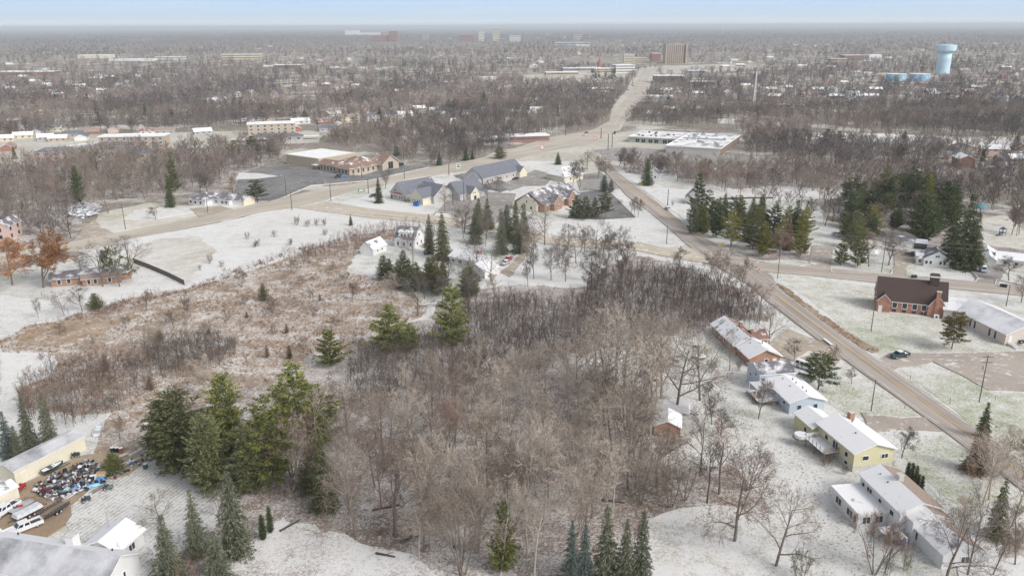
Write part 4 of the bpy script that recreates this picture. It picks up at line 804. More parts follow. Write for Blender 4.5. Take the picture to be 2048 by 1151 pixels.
def bare(seed, H, first=0.3, limbs=7, kids=(6, 6, 5), spread=38, r0=0.22, tw=0.035, stems=1, up=0.12, wig=0.16, side=2, tubes=2, lean=0.06, limbl=0.55, thick=1.0):
    """leafless tree: trunk and limbs in one part, branches and twigs in the other"""
    rnd = random.Random(seed); A = Tri(); B = Tri()
    def grow(p, d, L, r, lv):
        if lv >= 4 or (lv == 3 and kids[2] == 0):
            q = vadd(p, d, L); B.blade(p, q, tw, rnd)
            for _ in range(side):
                t = rnd.uniform(0.2, 0.8); m_ = vadd(p, d, L*t); B.blade(m_, vadd(m_, rdir(d, R(rnd.uniform(25, 55)), rnd), L*rnd.uniform(0.35, 0.6)), tw*0.75, rnd)
            return
        n = 5 if lv == 0 else 4 if lv == 1 else 3 if lv == 2 else 2
        pts = [p]; dd = d
        for i in range(n):
            wg = wig*(0.35 if lv == 0 else 1)
            dd = vnorm((dd[0]+rnd.gauss(0, wg), dd[1]+rnd.gauss(0, wg), dd[2]+rnd.gauss(0, wg)+up*(0.5 if lv < 3 else 0.2))); p = vadd(p, dd, L/n); pts.append(p)
        rad = [r*(1-0.68*i/n) for i in range(n+1)]
        if lv <= 1: A.tube(pts, rad, 6 if lv == 0 else 4)
        elif lv <= tubes: B.tube(pts, [x*thick for x in rad], 3)
        else:
            for a, b in zip(pts, pts[1:]): B.blade(a, b, max(r*1.6*thick, tw*thick**0.5), rnd); B.blade(b, a, max(r*1.1, tw*0.7), rnd)
        k = limbs if lv == 0 else kids[lv-1]; lo = first if lv == 0 else 0.22
        for j in range(k):
            t = lo+(1.0-lo)*(j+rnd.uniform(0.1, 0.9))/k; x = t*n; i = min(n-1, int(x)); f = x-i
            q = tuple(pts[i][c]+(pts[i+1][c]-pts[i][c])*f for c in range(3)); dl = vnorm(vadd(pts[i+1], pts[i], -1))
            sp = spread*(1.15-0.45*t) if lv == 0 else rnd.uniform(28, 52)
            if lv == 0: Lc = H*limbl*(1.15-0.62*t)*rnd.uniform(0.75, 1.1)
            elif lv == 1: Lc = L*0.52*(1.15-0.55*t)*rnd.uniform(0.7, 1.15)
            elif lv == 2: Lc = L*0.55*rnd.uniform(0.7, 1.15)
            else: Lc = max(0.5, L*0.62*rnd.uniform(0.7, 1.2))
            rr = max(0.012, (rad[i]+(rad[i+1]-rad[i])*f)*(0.62 if lv == 0 else 0.5))
            grow(q, rdir(dl, R(sp*rnd.uniform(0.8, 1.2)), rnd), Lc, rr, lv+1)
    for s_ in range(stems):
        if stems == 1: grow((0, 0, -0.2), vnorm((rnd.gauss(0, lean), rnd.gauss(0, lean), 1)), H*0.78, r0, 0)
        else:
            a = 2*math.pi*s_/stems+rnd.uniform(-0.4, 0.4); grow((0.25*math.cos(a), 0.25*math.sin(a), -0.2), vnorm((0.32*math.cos(a), 0.32*math.sin(a), 1)), H*rnd.uniform(0.6, 0.8), r0*0.62, 0)
    return A.arrays(), B.arrays()
def spray(B, p, d, s, w, n, rnd, droop=0.0):
    for _ in range(n):
        q = vnorm((d[0]+rnd.gauss(0, 0.55), d[1]+rnd.gauss(0, 0.55), d[2]+rnd.gauss(0, 0.4)-droop)); o = (rnd.gauss(0, s*0.28), rnd.gauss(0, s*0.28), rnd.gauss(0, s*0.2))
        a = vadd(p, o); B.blade(a, vadd(a, q, s*rnd.uniform(0.7, 1.2)), w*rnd.uniform(0.7, 1.2), rnd)
def conifer(seed, H, Rr, style):
    rnd = random.Random(seed); A = Tri(); B = Tri()
    pts = [(rnd.gauss(0, 0.04)*k, rnd.gauss(0, 0.04)*k, H*0.97*k/7-0.2*(k == 0)) for k in range(8)]
    A.tube(pts, [max(0.03, H*0.0135*(1-k/7.3)) for k in range(8)], 6)
    if style == 'pine': z, dz, nb, base = H*0.08, H*0.047, 7, lambda t: min(1.0, 0.70+1.3*t)*(1-t)**0.48
    elif style == 'bushpine': z, dz, nb, base = H*0.07, H*0.034, 9, lambda t: min(1.0, 0.8+1.0*t)*(1-t)**0.42
    elif style == 'spruce': z, dz, nb, base = H*0.05, H*0.030, 9, lambda t: min(1.0, 0.85+t)*(1-t)**0.78
    elif style == 'round': z, dz, nb, base = H*0.24, H*0.055, 7, lambda t: math.sqrt(max(0.02, 1-(1.55*t-0.62)**2))*0.95
    elif style == 'column': z, dz, nb, base = H*0.02, H*0.028, 8, lambda t: min(1, 0.75+t*1.5)*(1-t)**0.42 if t < 0.97 else 0.2
    else: z, dz, nb, base = H*0.05, H*0.04, 8, lambda t: min(1, 0.8+t)*(1-t)**0.6   # cedar
    ph = [rnd.uniform(0, 6.28) for _ in range(4)]
    while z < H*0.985:
        t = z/H; jag = rnd.uniform(0.74, 1.14) if style != 'round' else rnd.uniform(0.7, 1.1); a0 = rnd.uniform(0, 6.28)
        m_ = max(3, int(nb*(1.1-0.5*t)))
        for j in range(m_):
            a = a0+2*math.pi*j/m_+rnd.uniform(-0.3, 0.3); L = Rr*base(t)*jag*(rnd.uniform(0.62, 1.15) if style == 'pine' else rnd.uniform(0.72, 1.08))
            if style in ('pine', 'round') and rnd.random() < 0.10: L *= 0.45
            if style in ('pine', 'bushpine', 'round'): L *= 1+0.20*math.sin(2*a+ph[0]+z*0.35)+0.16*math.sin(3*a+ph[1]-z*0.6)+0.10*math.sin(z*1.1+ph[2])
            if L < 0.12: continue
            el = {'bushpine': rnd.uniform(0.05, 0.5), 'pine': rnd.uniform(0.0, 0.42), 'spruce': rnd.uniform(-0.42, -0.10), 'round': rnd.uniform(0.0, 0.5), 'column': rnd.uniform(0.6, 1.0), 'cedar': rnd.uniform(0.25, 0.6)}[style]
            if style == 'column': L = L/math.cos(el)*0.8
            d = (math.cos(a)*math.cos(el), math.sin(a)*math.cos(el), math.sin(el)); p = (0, 0, z+rnd.uniform(-0.4, 0.4)*dz)
            q = vadd(p, d, L); B.blade(p, q, 0.035+H*0.003, rnd)
            s = {'bushpine': 0.66, 'pine': 0.62, 'spruce': 0.50, 'round': 0.60, 'column': 0.42, 'cedar': 0.5}[style]*(H/16)**0.35
            n = max(2, int(L/(s*(0.34 if style == 'pine' else 0.50))))
            for k in range(n):
                f = (0.30 if style in ('pine', 'round') else 0.12)+(0.98-0.3*(style in ('pine', 'round')))*(k+rnd.random())/n*0.95
                c = vadd(p, d, L*min(1, f)); c = (c[0], c[1], c[2]+(0.10*L*f*f if style == 'pine' else -0.12*L*f*f if style == 'spruce' else 0))
                wd = L*(0.15 if style == 'pine' else 0.22)*(1.2-f)+s*0.25; c = (c[0]-math.sin(a)*rnd.uniform(-wd, wd), c[1]+math.cos(a)*rnd.uniform(-wd, wd), c[2])
                spray(B, c, d, s, s*(0.30 if style != 'pine' else 0.26), (7 if style in ('pine','round') else 5) if style != 'column' else 3, rnd, 0.35 if style == 'spruce' else 0.0)
        z += dz*rnd.uniform(0.8, 1.2)
    spray(B, (0, 0, H*0.97), (0, 0, 1), 0.5, 0.12, 6, rnd)
    return A.arrays(), B.arrays()
M_bark = plain('grey_brown_bark', (0.20, 0.165, 0.14), 0.95, 0.25, 2, 0.1); M_barkp = plain('pale_bark', (0.40, 0.35, 0.30), 0.95, 0.2, 2, 0.1); M_barkd = plain('dark_bark', (0.085, 0.07, 0.06), 0.95, 0.25, 2, 0.1)
FM = {'pale': foliage_mat('pale_tan_twigs', (0.30, 0.245, 0.20), (0.68, 0.60, 0.52)), 'brown': foliage_mat('brown_twigs', (0.195, 0.16, 0.13), (0.37, 0.31, 0.26)),
      'grey': foliage_mat('grey_twigs', (0.17, 0.145, 0.13), (0.27, 0.24, 0.22)), 'dark': foliage_mat('dark_twigs', (0.095, 0.08, 0.07), (0.17, 0.14, 0.125)),
      'rust': foliage_mat('rusty_twigs', (0.20, 0.14, 0.115), (0.33, 0.235, 0.19)), 'orange': foliage_mat('orange_dead_leaves', (0.38, 0.18, 0.08), (0.52, 0.28, 0.14)),
      'pine': foliage_mat('yellow_green_needles', (0.05, 0.075, 0.022), (0.36, 0.37, 0.12), obj_var=0.2), 'mid': foliage_mat('mid_green_needles', (0.055, 0.068, 0.034), (0.25, 0.255, 0.12), obj_var=0.2),
      'deep': foliage_mat('deep_green_needles', (0.035, 0.055, 0.028), (0.17, 0.20, 0.09), obj_var=0.2), 'frost': foliage_mat('frosted_green_needles', (0.045, 0.06, 0.035), (0.28, 0.29, 0.20), obj_var=0.15),
      'blue': foliage_mat('blue_green_needles', (0.04, 0.06, 0.052), (0.23, 0.275, 0.25), obj_var=0.1), 'bronze': foliage_mat('bronze_green_needles', (0.07, 0.06, 0.025), (0.20, 0.17, 0.07)),
      'olive': foliage_mat('olive_foliage', (0.09, 0.10, 0.035), (0.22, 0.23, 0.09)), 'larch': foliage_mat('brown_needles', (0.16, 0.11, 0.07), (0.30, 0.22, 0.15)), 'gold': foliage_mat('golden_green_needles', (0.13, 0.13, 0.03), (0.36, 0.33, 0.10))}
for k_ in FM: FM[k_].use_backface_culling = False
# nominal height, nominal crown radius, maker
GROW = {'leafy': (14, 6.5, lambda s: bare(s, 14, 0.20, 8, (7, 6, 4), 52, 0.27, 0.17, up=0.06, limbl=0.62, side=5)), 'bushpine': (17, 5.6, lambda s: conifer(s, 17, 5.6, 'bushpine')),
        'tall': (20, 5.2, lambda s: bare(s, 20, 0.40, 8, (6, 5, 3), 44, 0.26, 0.066, limbl=0.47, side=1, up=0.10, thick=1.7)),
        'wide': (14, 6.5, lambda s: bare(s, 14, 0.20, 8, (7, 6, 4), 52, 0.27, 0.048, up=0.06, limbl=0.62)),
        'vase': (14, 5.5, lambda s: bare(s, 14, 0.25, 4, (6, 6, 4), 32, 0.22, 0.045, stems=4, limbl=0.5)),
        'oval': (12, 4.0, lambda s: bare(s, 12, 0.2, 11, (7, 6, 4), 38, 0.18, 0.048, limbl=0.46)),
        'snag': (9, 2.0, lambda s: bare(s, 9, 0.45, 4, (3, 2, 0), 30, 0.16, 0.04, stems=2, limbl=0.3, side=1)),
        'shrub': (3, 1.9, lambda s: bare(s, 3, 0.05, 5, (5, 4, 0), 30, 0.05, 0.022, stems=6, limbl=0.45, side=3)),
        'pine': (17, 5.6, lambda s: conifer(s, 17, 5.6, 'pine')), 'spruce': (15, 3.6, lambda s: conifer(s, 15, 3.6, 'spruce')), 'roundpine': (10, 3.8, lambda s: conifer(s, 10, 3.8, 'round')),
        'column': (5, 0.8, lambda s: conifer(s, 5, 0.8, 'column')), 'cedar': (10, 3.4, lambda s: conifer(s, 10, 3.4, 'cedar'))}
NSEED = {'leafy': 2, 'bushpine': 3, 'tall': 6, 'wide': 5, 'vase': 3, 'oval': 3, 'snag': 2, 'shrub': 4, 'pine': 4, 'spruce': 4, 'roundpine': 3, 'column': 2, 'cedar': 3}
_arr = {}; _mesh = {}
def plant_mesh(kind, seed, fol, bark):
    key = (kind, seed, fol, bark)
    if key not in _mesh:
        if (kind, seed) not in _arr: _arr[(kind, seed)] = GROW[kind][2](seed*17+hash_s(kind))
        (v, t), (v2, t2) = _arr[(kind, seed)]
        _mesh[key] = (tri_mesh(kind+'_trunk', v, t, bark), tri_mesh(kind+'_crown', v2, t2, FM[fol]))
    return _mesh[key]
def hash_s(s): return sum((i+3)*ord(c) for i, c in enumerate(s)) % 997
trnd = random.Random(21)
TN = {'leafy': ('dead_leaf_tree', 'tree'), 'bushpine': ('pine_tree', 'pine tree'), 'tall': ('bare_tree', 'tree'), 'wide': ('bare_tree', 'tree'), 'vase': ('bare_tree', 'tree'), 'oval': ('bare_tree', 'tree'), 'snag': ('dead_tree', 'tree'), 'shrub': ('bare_shrub', 'shrub'), 'pine': ('pine_tree', 'pine tree'), 'spruce': ('spruce_tree', 'spruce tree'), 'roundpine': ('pine_tree', 'pine tree'), 'column': ('arborvitae', 'evergreen'), 'cedar': ('cedar_tree', 'cedar tree')}
TREES_AT = []
def plant(kind, X, Y, H, Wd, fol, label, group, bark=None):
    Hn, Rn, _ = GROW[kind]
    if bark is None: bark = M_barkp if fol == 'pale' else M_barkd if fol in ('dark', 'deep', 'blue', 'frost') else M_bark
    a, b = plant_mesh(kind, trnd.randrange(NSEED[kind]), fol, bark); nm, cat = TN[kind]
    r = empty(nm, (X, Y, 0), trnd.uniform(0, 6.28), label, cat, group); s = H/Hn; w = (Wd/2/Rn) if Wd else s*trnd.uniform(0.85, 1.1); r.scale = (w, w, s)
    for n_, me in (('trunk', a), ('crown', b)):
        o = bpy.data.objects.new(n_, me); col.objects.link(o); o.parent = r
    TREES_AT.append((X, Y)); return r
def ray_height(X, Y, py):
    """height of the point above (X, Y) seen on photo row py"""
    lo, hi = 0.0, 80.0
    for _ in range(30):
        m_ = (lo+hi)/2; q = to_px(np.array([X]), np.array([Y]), m_)[1][0]
        if q > py: lo = m_
        else: hi = m_
    return (lo+hi)/2
def tree(kind, bx, by, ty, wpx, fol, label, group):
    X, Y = P(bx, by); Zc = Y*_cp+CAM_H*_sp; H = ray_height(X, Y, ty)
    return plant(kind, X, Y, H, wpx*Zc/FPX, fol, label, group)
# ------------------------------------------------------------------ trees one by one: kind, base x, base y, top y, crown width (photo pixels), foliage, label
G1, G2, G3, G4, G5 = 'conifers of the central grove', 'conifers around the farmhouse and offices', 'conifers along the right-hand roads', 'conifers in the near foreground', 'conifers on the left and far side'
CON = [
 ('pine', 600, 905, 722, 140, 'pine', 'largest yellow-green pine at the top of the central grove', G1), ('bushpine', 368, 945, 778, 150, 'mid', 'broad dull green pine at the left end of the central grove', G1),
 ('bushpine', 462, 930, 748, 120, 'pine', 'tall green pine between the broad left pine and the large bright one', G1), ('pine', 545, 965, 790, 140, 'pine', 'bright yellow-green pine in front of the central grove', G1),
 ('pine', 640, 890, 765, 110, 'pine', 'yellow-green pine on the right shoulder of the central grove', G1), ('spruce', 650, 1020, 848, 80, 'mid', 'dark green narrow evergreen right of the central grove over the leafy snow', G1),
 ('bushpine', 425, 985, 830, 110, 'mid', 'dull green pine at the lower left edge of the central grove', G1), ('bushpine', 500, 985, 850, 100, 'mid', 'dark low pine in front between the grove trunks', G1),
 ('cedar', 625, 985, 900, 80, 'mid', 'bushy green young evergreen at the grove foot beside bare maples', G1), ('bushpine', 330, 925, 800, 90, 'mid', 'leftmost green pine of the central grove beside the white yard', G1),
 ('pine', 662, 732, 658, 76, 'pine', 'small yellow-green pine alone above the central grove', G1), ('pine', 783, 705, 608, 98, 'pine', 'conical green pine between the brush field and the dark thicket', G1),
 ('pine', 905, 692, 567, 92, 'pine', 'tall bright pine standing in the dark thicket below the farmhouse', G1), ('pine', 822, 700, 645, 50, 'pine', 'little pine touching the right side of the conical green pine', G1),
 ('spruce', 474, 1112, 938, 92, 'frost', 'tall frosted spruce at the right edge of the striped lawn', G4), ('spruce', 397, 1112, 978, 64, 'frost', 'slim spruce in the striped lawn beside a bare tree', G4),
 ('spruce', 342, 1165, 1028, 84, 'frost', 'frosted spruce at the bottom edge below the striped lawn', G4), ('spruce', 440, 1170, 1060, 80, 'frost', 'low frosted spruce behind brown brush at the bottom edge', G4),
 ('column', 527, 1080, 1030, 19, 'deep', 'left of the two small dark arborvitae on the leafy snow', 'pair of small arborvitae'), ('column', 542, 1066, 1013, 17, 'deep', 'right of the two small dark arborvitae on the leafy snow', 'pair of small arborvitae'),
 ('spruce', 62, 900, 790, 48, 'frost', 'thin spruce behind the long cream shed, tallest of its row', G4), ('spruce', 103, 900, 788, 52, 'frost', 'thin spruce behind the long cream shed, rightmost of its row', G4),
 ('spruce', 22, 915, 822, 50, 'blue', 'bluish spruce behind the long cream shed near the left edge', G4), ('spruce', 40, 925, 850, 40, 'frost', 'small spruce in the middle of the row behind the cream shed', G4),
 ('cedar', 1006, 1143, 1000, 84, 'pine', 'rounded yellow-green ivy-covered tree at the lower centre', G4), ('spruce', 1142, 1185, 1040, 62, 'blue', 'left blue spruce at the bottom edge', G4), ('spruce', 1168, 1180, 1044, 58, 'blue', 'right blue spruce at the bottom edge', G4),
 ('spruce', 1210, 1180, 1010, 84, 'frost', 'green spruce between the blue spruces and the lawn at the bottom edge', G4), ('spruce', 1248, 1190, 1035, 70, 'frost', 'green spruce second from the right at the bottom edge', G4), ('spruce', 1280, 1185, 1018, 72, 'frost', 'rightmost green spruce at the bottom edge beside the snowy lawn', G4),
 ('roundpine', 1636, 778, 706, 84, 'deep', 'round dark green pine beside the pale blue house', G3), ('roundpine', 1903, 698, 624, 70, 'bronze', 'round bronze-green pine on the church lawn', G3),
 ('spruce', 1963, 878, 802, 40, 'deep', 'dark spruce beside the road at the lower right', G3), ('spruce', 1950, 945, 848, 66, 'larch', 'drooping brown conifer beside the road at the lower right', G3), ('spruce', 1988, 1078, 955, 54, 'olive', 'narrow green conifer at the lower right behind bare twigs', G3),
 ('column', 1811, 970, 925, 15, 'deep', 'first and leftmost dark arborvitae in the row behind the white house', 'row of arborvitae by the white house'), ('column', 1819, 974, 926, 15, 'deep', 'second dark arborvitae from the left in the row behind the white house', 'row of arborvitae by the white house'),
 ('column', 1828, 978, 932, 15, 'deep', 'third dark arborvitae from the left in the row behind the white house', 'row of arborvitae by the white house'), ('column', 1833, 983, 948, 14, 'deep', 'fourth and shorter dark arborvitae in the row behind the white house', 'row of arborvitae by the white house'), ('column', 1840, 990, 951, 14, 'deep', 'last and rightmost dark arborvitae in the row behind the white house', 'row of arborvitae by the white house'),
 ('spruce', 860, 508, 428, 34, 'frost', 'spruce right behind the farmhouse gable', G2), ('spruce', 886, 520, 424, 50, 'mid', 'big spruce right of the white farmhouse', G2), ('spruce', 958, 460, 394, 34, 'mid', 'left of two spruces between the lane and the ranch house', G2), ('spruce', 975, 459, 397, 36, 'mid', 'right of two spruces between the lane and the ranch house', G2),
 ('spruce', 1003, 508, 420, 40, 'frost', 'spruce behind the white ranch house roof', G2), ('spruce', 1031, 486, 400, 40, 'mid', 'spruce below the corner of the brick office', G2), ('spruce', 1048, 482, 406, 34, 'frost', 'greyish spruce left of the bare trees on the snowy lot', G2),
 ('cedar', 768, 560, 510, 44, 'deep', 'dark cedar at the lower left corner of the farmhouse yard', G2), ('cedar', 808, 565, 500, 46, 'deep', 'dark cedar below the white farmhouse', G2), ('cedar', 868, 580, 515, 60, 'bronze', 'wide bronze-green cedar below the big spruce', G2), ('cedar', 835, 575, 535, 40, 'deep', 'low dark cedar in the hedge below the farmhouse', G2), ('cedar', 942, 592, 532, 50, 'mid', 'dull green cedar left of the white ranch garage', G2),
 ('spruce', 758, 406, 354, 24, 'deep', 'dark spruce left of the office with red lettering', G2), ('spruce', 702, 451, 428, 12, 'olive', 'tiny lone evergreen on the white field by the lane', G2), ('roundpine', 515, 405, 360, 46, 'deep', 'rounded dark pine at the corner of the big parking lot', G5),
 ('spruce', 1294, 371, 318, 34, 'deep', 'dark bushy spruce beside the white roadside cottage', G3), ('spruce', 1116, 329, 304, 20, 'deep', 'small dark spruce behind the pyramid-roofed building', G2), ('cedar', 1208, 384, 350, 26, 'blue', 'grey-green juniper beside the road past the brick office', G2), ('cedar', 1222, 386, 358, 18, 'grey', 'greyish juniper right of the blue-green one by the road', G2),
 ('pine', 1152, 437, 390, 36, 'deep', 'leftmost of the pines in front of the brick office', G2), ('pine', 1170, 440, 392, 36, 'mid', 'second pine from the left in front of the brick office', G2), ('pine', 1189, 438, 394, 28, 'mid', 'third pine from the left in front of the brick office', G2), ('roundpine', 1210, 438, 386, 40, 'mid', 'rightmost rounded pine in front of the brick office', G2),
 ('pine', 1394, 447, 346, 48, 'deep', 'tallest dark pine behind the street lamp at the bend', G3), ('pine', 1415, 458, 380, 52, 'mid', 'mid green pine at the front left of the roadside grove', G3), ('spruce', 1447, 450, 386, 38, 'deep', 'dark spruce behind the roadside grove', G3), ('pine', 1478, 458, 398, 44, 'mid', 'green pine top in the middle of the roadside grove', G3),
 ('roundpine', 1463, 495, 425, 54, 'gold', 'golden-green low pine at the front of the roadside grove', G3), ('pine', 1505, 500, 408, 44, 'mid', 'green pine in the right half of the roadside grove', G3), ('pine', 1525, 514, 440, 40, 'gold', 'golden pine at the right front of the roadside grove', G3), ('pine', 1546, 468, 408, 50, 'deep', 'dark green spreading pine behind the pink-brown round tree', G3),
 ('spruce', 1590, 470, 400, 50, 'deep', 'dark pine at the back beside the paved turnout', G3), ('pine', 1601, 512, 420, 44, 'gold', 'narrow golden pine left of the paved turnout', G3), ('pine', 1432, 475, 405, 44, 'deep', 'dark pine low in the left half of the roadside grove', G3), ('pine', 1493, 478, 425, 40, 'mid', 'low green pine inside the roadside grove', G3), ('pine', 1384, 470, 400, 34, 'frost', 'ragged greyish pine at the road end of the roadside grove', G3),
 ('pine', 1790, 395, 345, 44, 'mid', 'smaller pine between the two tall broad ones in the right-hand wood', G3), ('pine', 1850, 400, 352, 50, 'mid', 'green pine rising behind the large dark cedar', G3), ('pine', 1735, 440, 380, 40, 'deep', 'dark pine behind the golden-tinted one', G3), ('cedar', 1868, 470, 405, 50, 'deep', 'dark cedar pressed against the large dark green one', G3),
 ('spruce', 1574, 500, 430, 36, 'larch', 'brownish thinning conifer left of the paved turnout', G3), ('roundpine', 1698, 412, 356, 50, 'deep', 'round dark pine deep in the right-hand wood', G3),
 ('pine', 1766, 418, 334, 62, 'mid', 'tall broad pine in the right-hand wood, left of a similar one', G3), ('pine', 1820, 412, 332, 60, 'deep', 'tall broad pine in the right-hand wood, right of a similar one', G3), ('pine', 1881, 432, 362, 72, 'mid', 'wide rounded pine behind the largest dark cedars', G3), ('cedar', 1843, 480, 384, 84, 'deep', 'large dark green cedar behind the grey garage', G3),
 ('spruce', 1922, 535, 388, 84, 'deep', 'huge dark spruce right of the small white cottage', G3), ('spruce', 1940, 538, 425, 60, 'mid', 'bronze-green spruce against the huge dark spruce', G3), ('spruce', 1900, 505, 395, 46, 'deep', 'dark spruce behind the cottage chimney', G3), ('pine', 1741, 474, 408, 54, 'gold', 'golden-tinted pine behind the utility pole', G3),
 ('pine', 1706, 480, 420, 48, 'mid', 'green pine behind the golden one near the gravel drive', G3), ('pine', 1715, 533, 450, 46, 'pine', 'green pine between the turnout and the satellite dish', G3), ('pine', 1681, 530, 478, 40, 'gold', 'small golden pine at the right corner of the paved turnout', G3), ('pine', 1797, 326, 288, 26, 'deep', 'dark pine near the snowy strip above the right-hand wood', G3),
 ('column', 1962, 337, 300, 14, 'deep', 'dark columnar evergreen among the far right houses', G3), ('pine', 1652, 293, 258, 40, 'deep', 'left part of the dark pine clump above the right-hand wood', G3), ('pine', 1676, 295, 262, 36, 'deep', 'right part of the dark pine clump above the right-hand wood', G3), ('spruce', 1806, 300, 262, 26, 'deep', 'green pointed evergreen beside the snowy strip', G3), ('spruce', 2031, 302, 264, 26, 'deep', 'dark spruce near the right edge above the far right houses', G3),
 ('cedar', 160, 408, 330, 40, 'deep', 'tall dark evergreen above the junk pile on the left', G5), ('pine', 350, 385, 304, 34, 'mid', 'tall dark pine behind the left roadside spruce', G5), ('spruce', 342, 414, 346, 28, 'deep', 'dark spruce standing at the left end of the highway lawn', G5), ('spruce', 30, 318, 292, 14, 'deep', 'small dark evergreen among the apartments on the left', G5),
 ('pine', 470, 312, 280, 40, 'mid', 'green pine left of the gymnasium beyond the bare trees', G5), ('pine', 505, 308, 272, 50, 'mid', 'wide green pine clump behind the gymnasium', G5), ('cedar', 540, 305, 282, 36, 'mid', 'low green evergreen touching the gymnasium corner', G5), ('spruce', 879, 331, 302, 18, 'blue', 'blue spruce beyond the highway opposite the long grey office', G5), ('spruce', 932, 321, 293, 17, 'deep', 'left of two dark evergreens beyond the highway', G5), ('spruce', 945, 319, 298, 13, 'deep', 'right of two dark evergreens beyond the highway', G5),
 ('pine', 1000, 318, 292, 34, 'mid', 'loose green pine behind the long grey office roof', G5), ('pine', 794, 312, 292, 24, 'deep', 'dark pine behind the brown-roofed hall', G5), ('cedar', 528, 602, 567, 28, 'mid', 'green rounded evergreen alone in the brush field', G5), ('cedar', 320, 681, 660, 26, 'olive', 'olive evergreen bush in the middle of the brush field', G5), ('cedar', 418, 668, 657, 13, 'bronze', 'small brown-green bush in the brush field', G5),
 ('cedar', 212, 742, 706, 24, 'rust', 'reddish brown cedar in the left brush', G5), ('cedar', 302, 780, 750, 24, 'rust', 'rust-coloured cedar beside the grove in the brush field', G5), ('cedar', 192, 618, 586, 44, 'olive', 'olive-green leafy shrub at the far left lawn corner', G5), ('cedar', 580, 718, 690, 18, 'bronze', 'brownish young cedar above the central grove', G5), ('cedar', 535, 716, 688, 14, 'rust', 'rusty young cedar in the brush above the grove', G5),
 ('cedar', 228, 945, 905, 62, 'olive', 'green-brown leafy thicket bush in the junk yard', G5),
 ('spruce', 291, 232, 208, 12, 'deep', 'dark pointed evergreen above the blue-roofed far house', G5), ('spruce', 968, 216, 182, 26, 'deep', 'lone large dark spruce in the far wood left of the highway', G5), ('spruce', 760, 242, 213, 18, 'deep', 'dark evergreen among the far left houses', G5), ('spruce', 1181, 214, 190, 11, 'deep', 'dark spruce right of the billboard', G5), ('spruce', 1116, 233, 208, 9, 'deep', 'thin dark evergreen just right of the billboard', G5), ('spruce', 610, 233, 216, 18, 'deep', 'rounded dark evergreen above the tan apartments', G5),
]
for a in CON: tree(*a)
B1_, B2_, B3_, B4_ = 'bare trees along the near lawns', 'bare trees around the houses on the right', 'bare trees around the farmhouse and offices', 'bare trees on the left side'
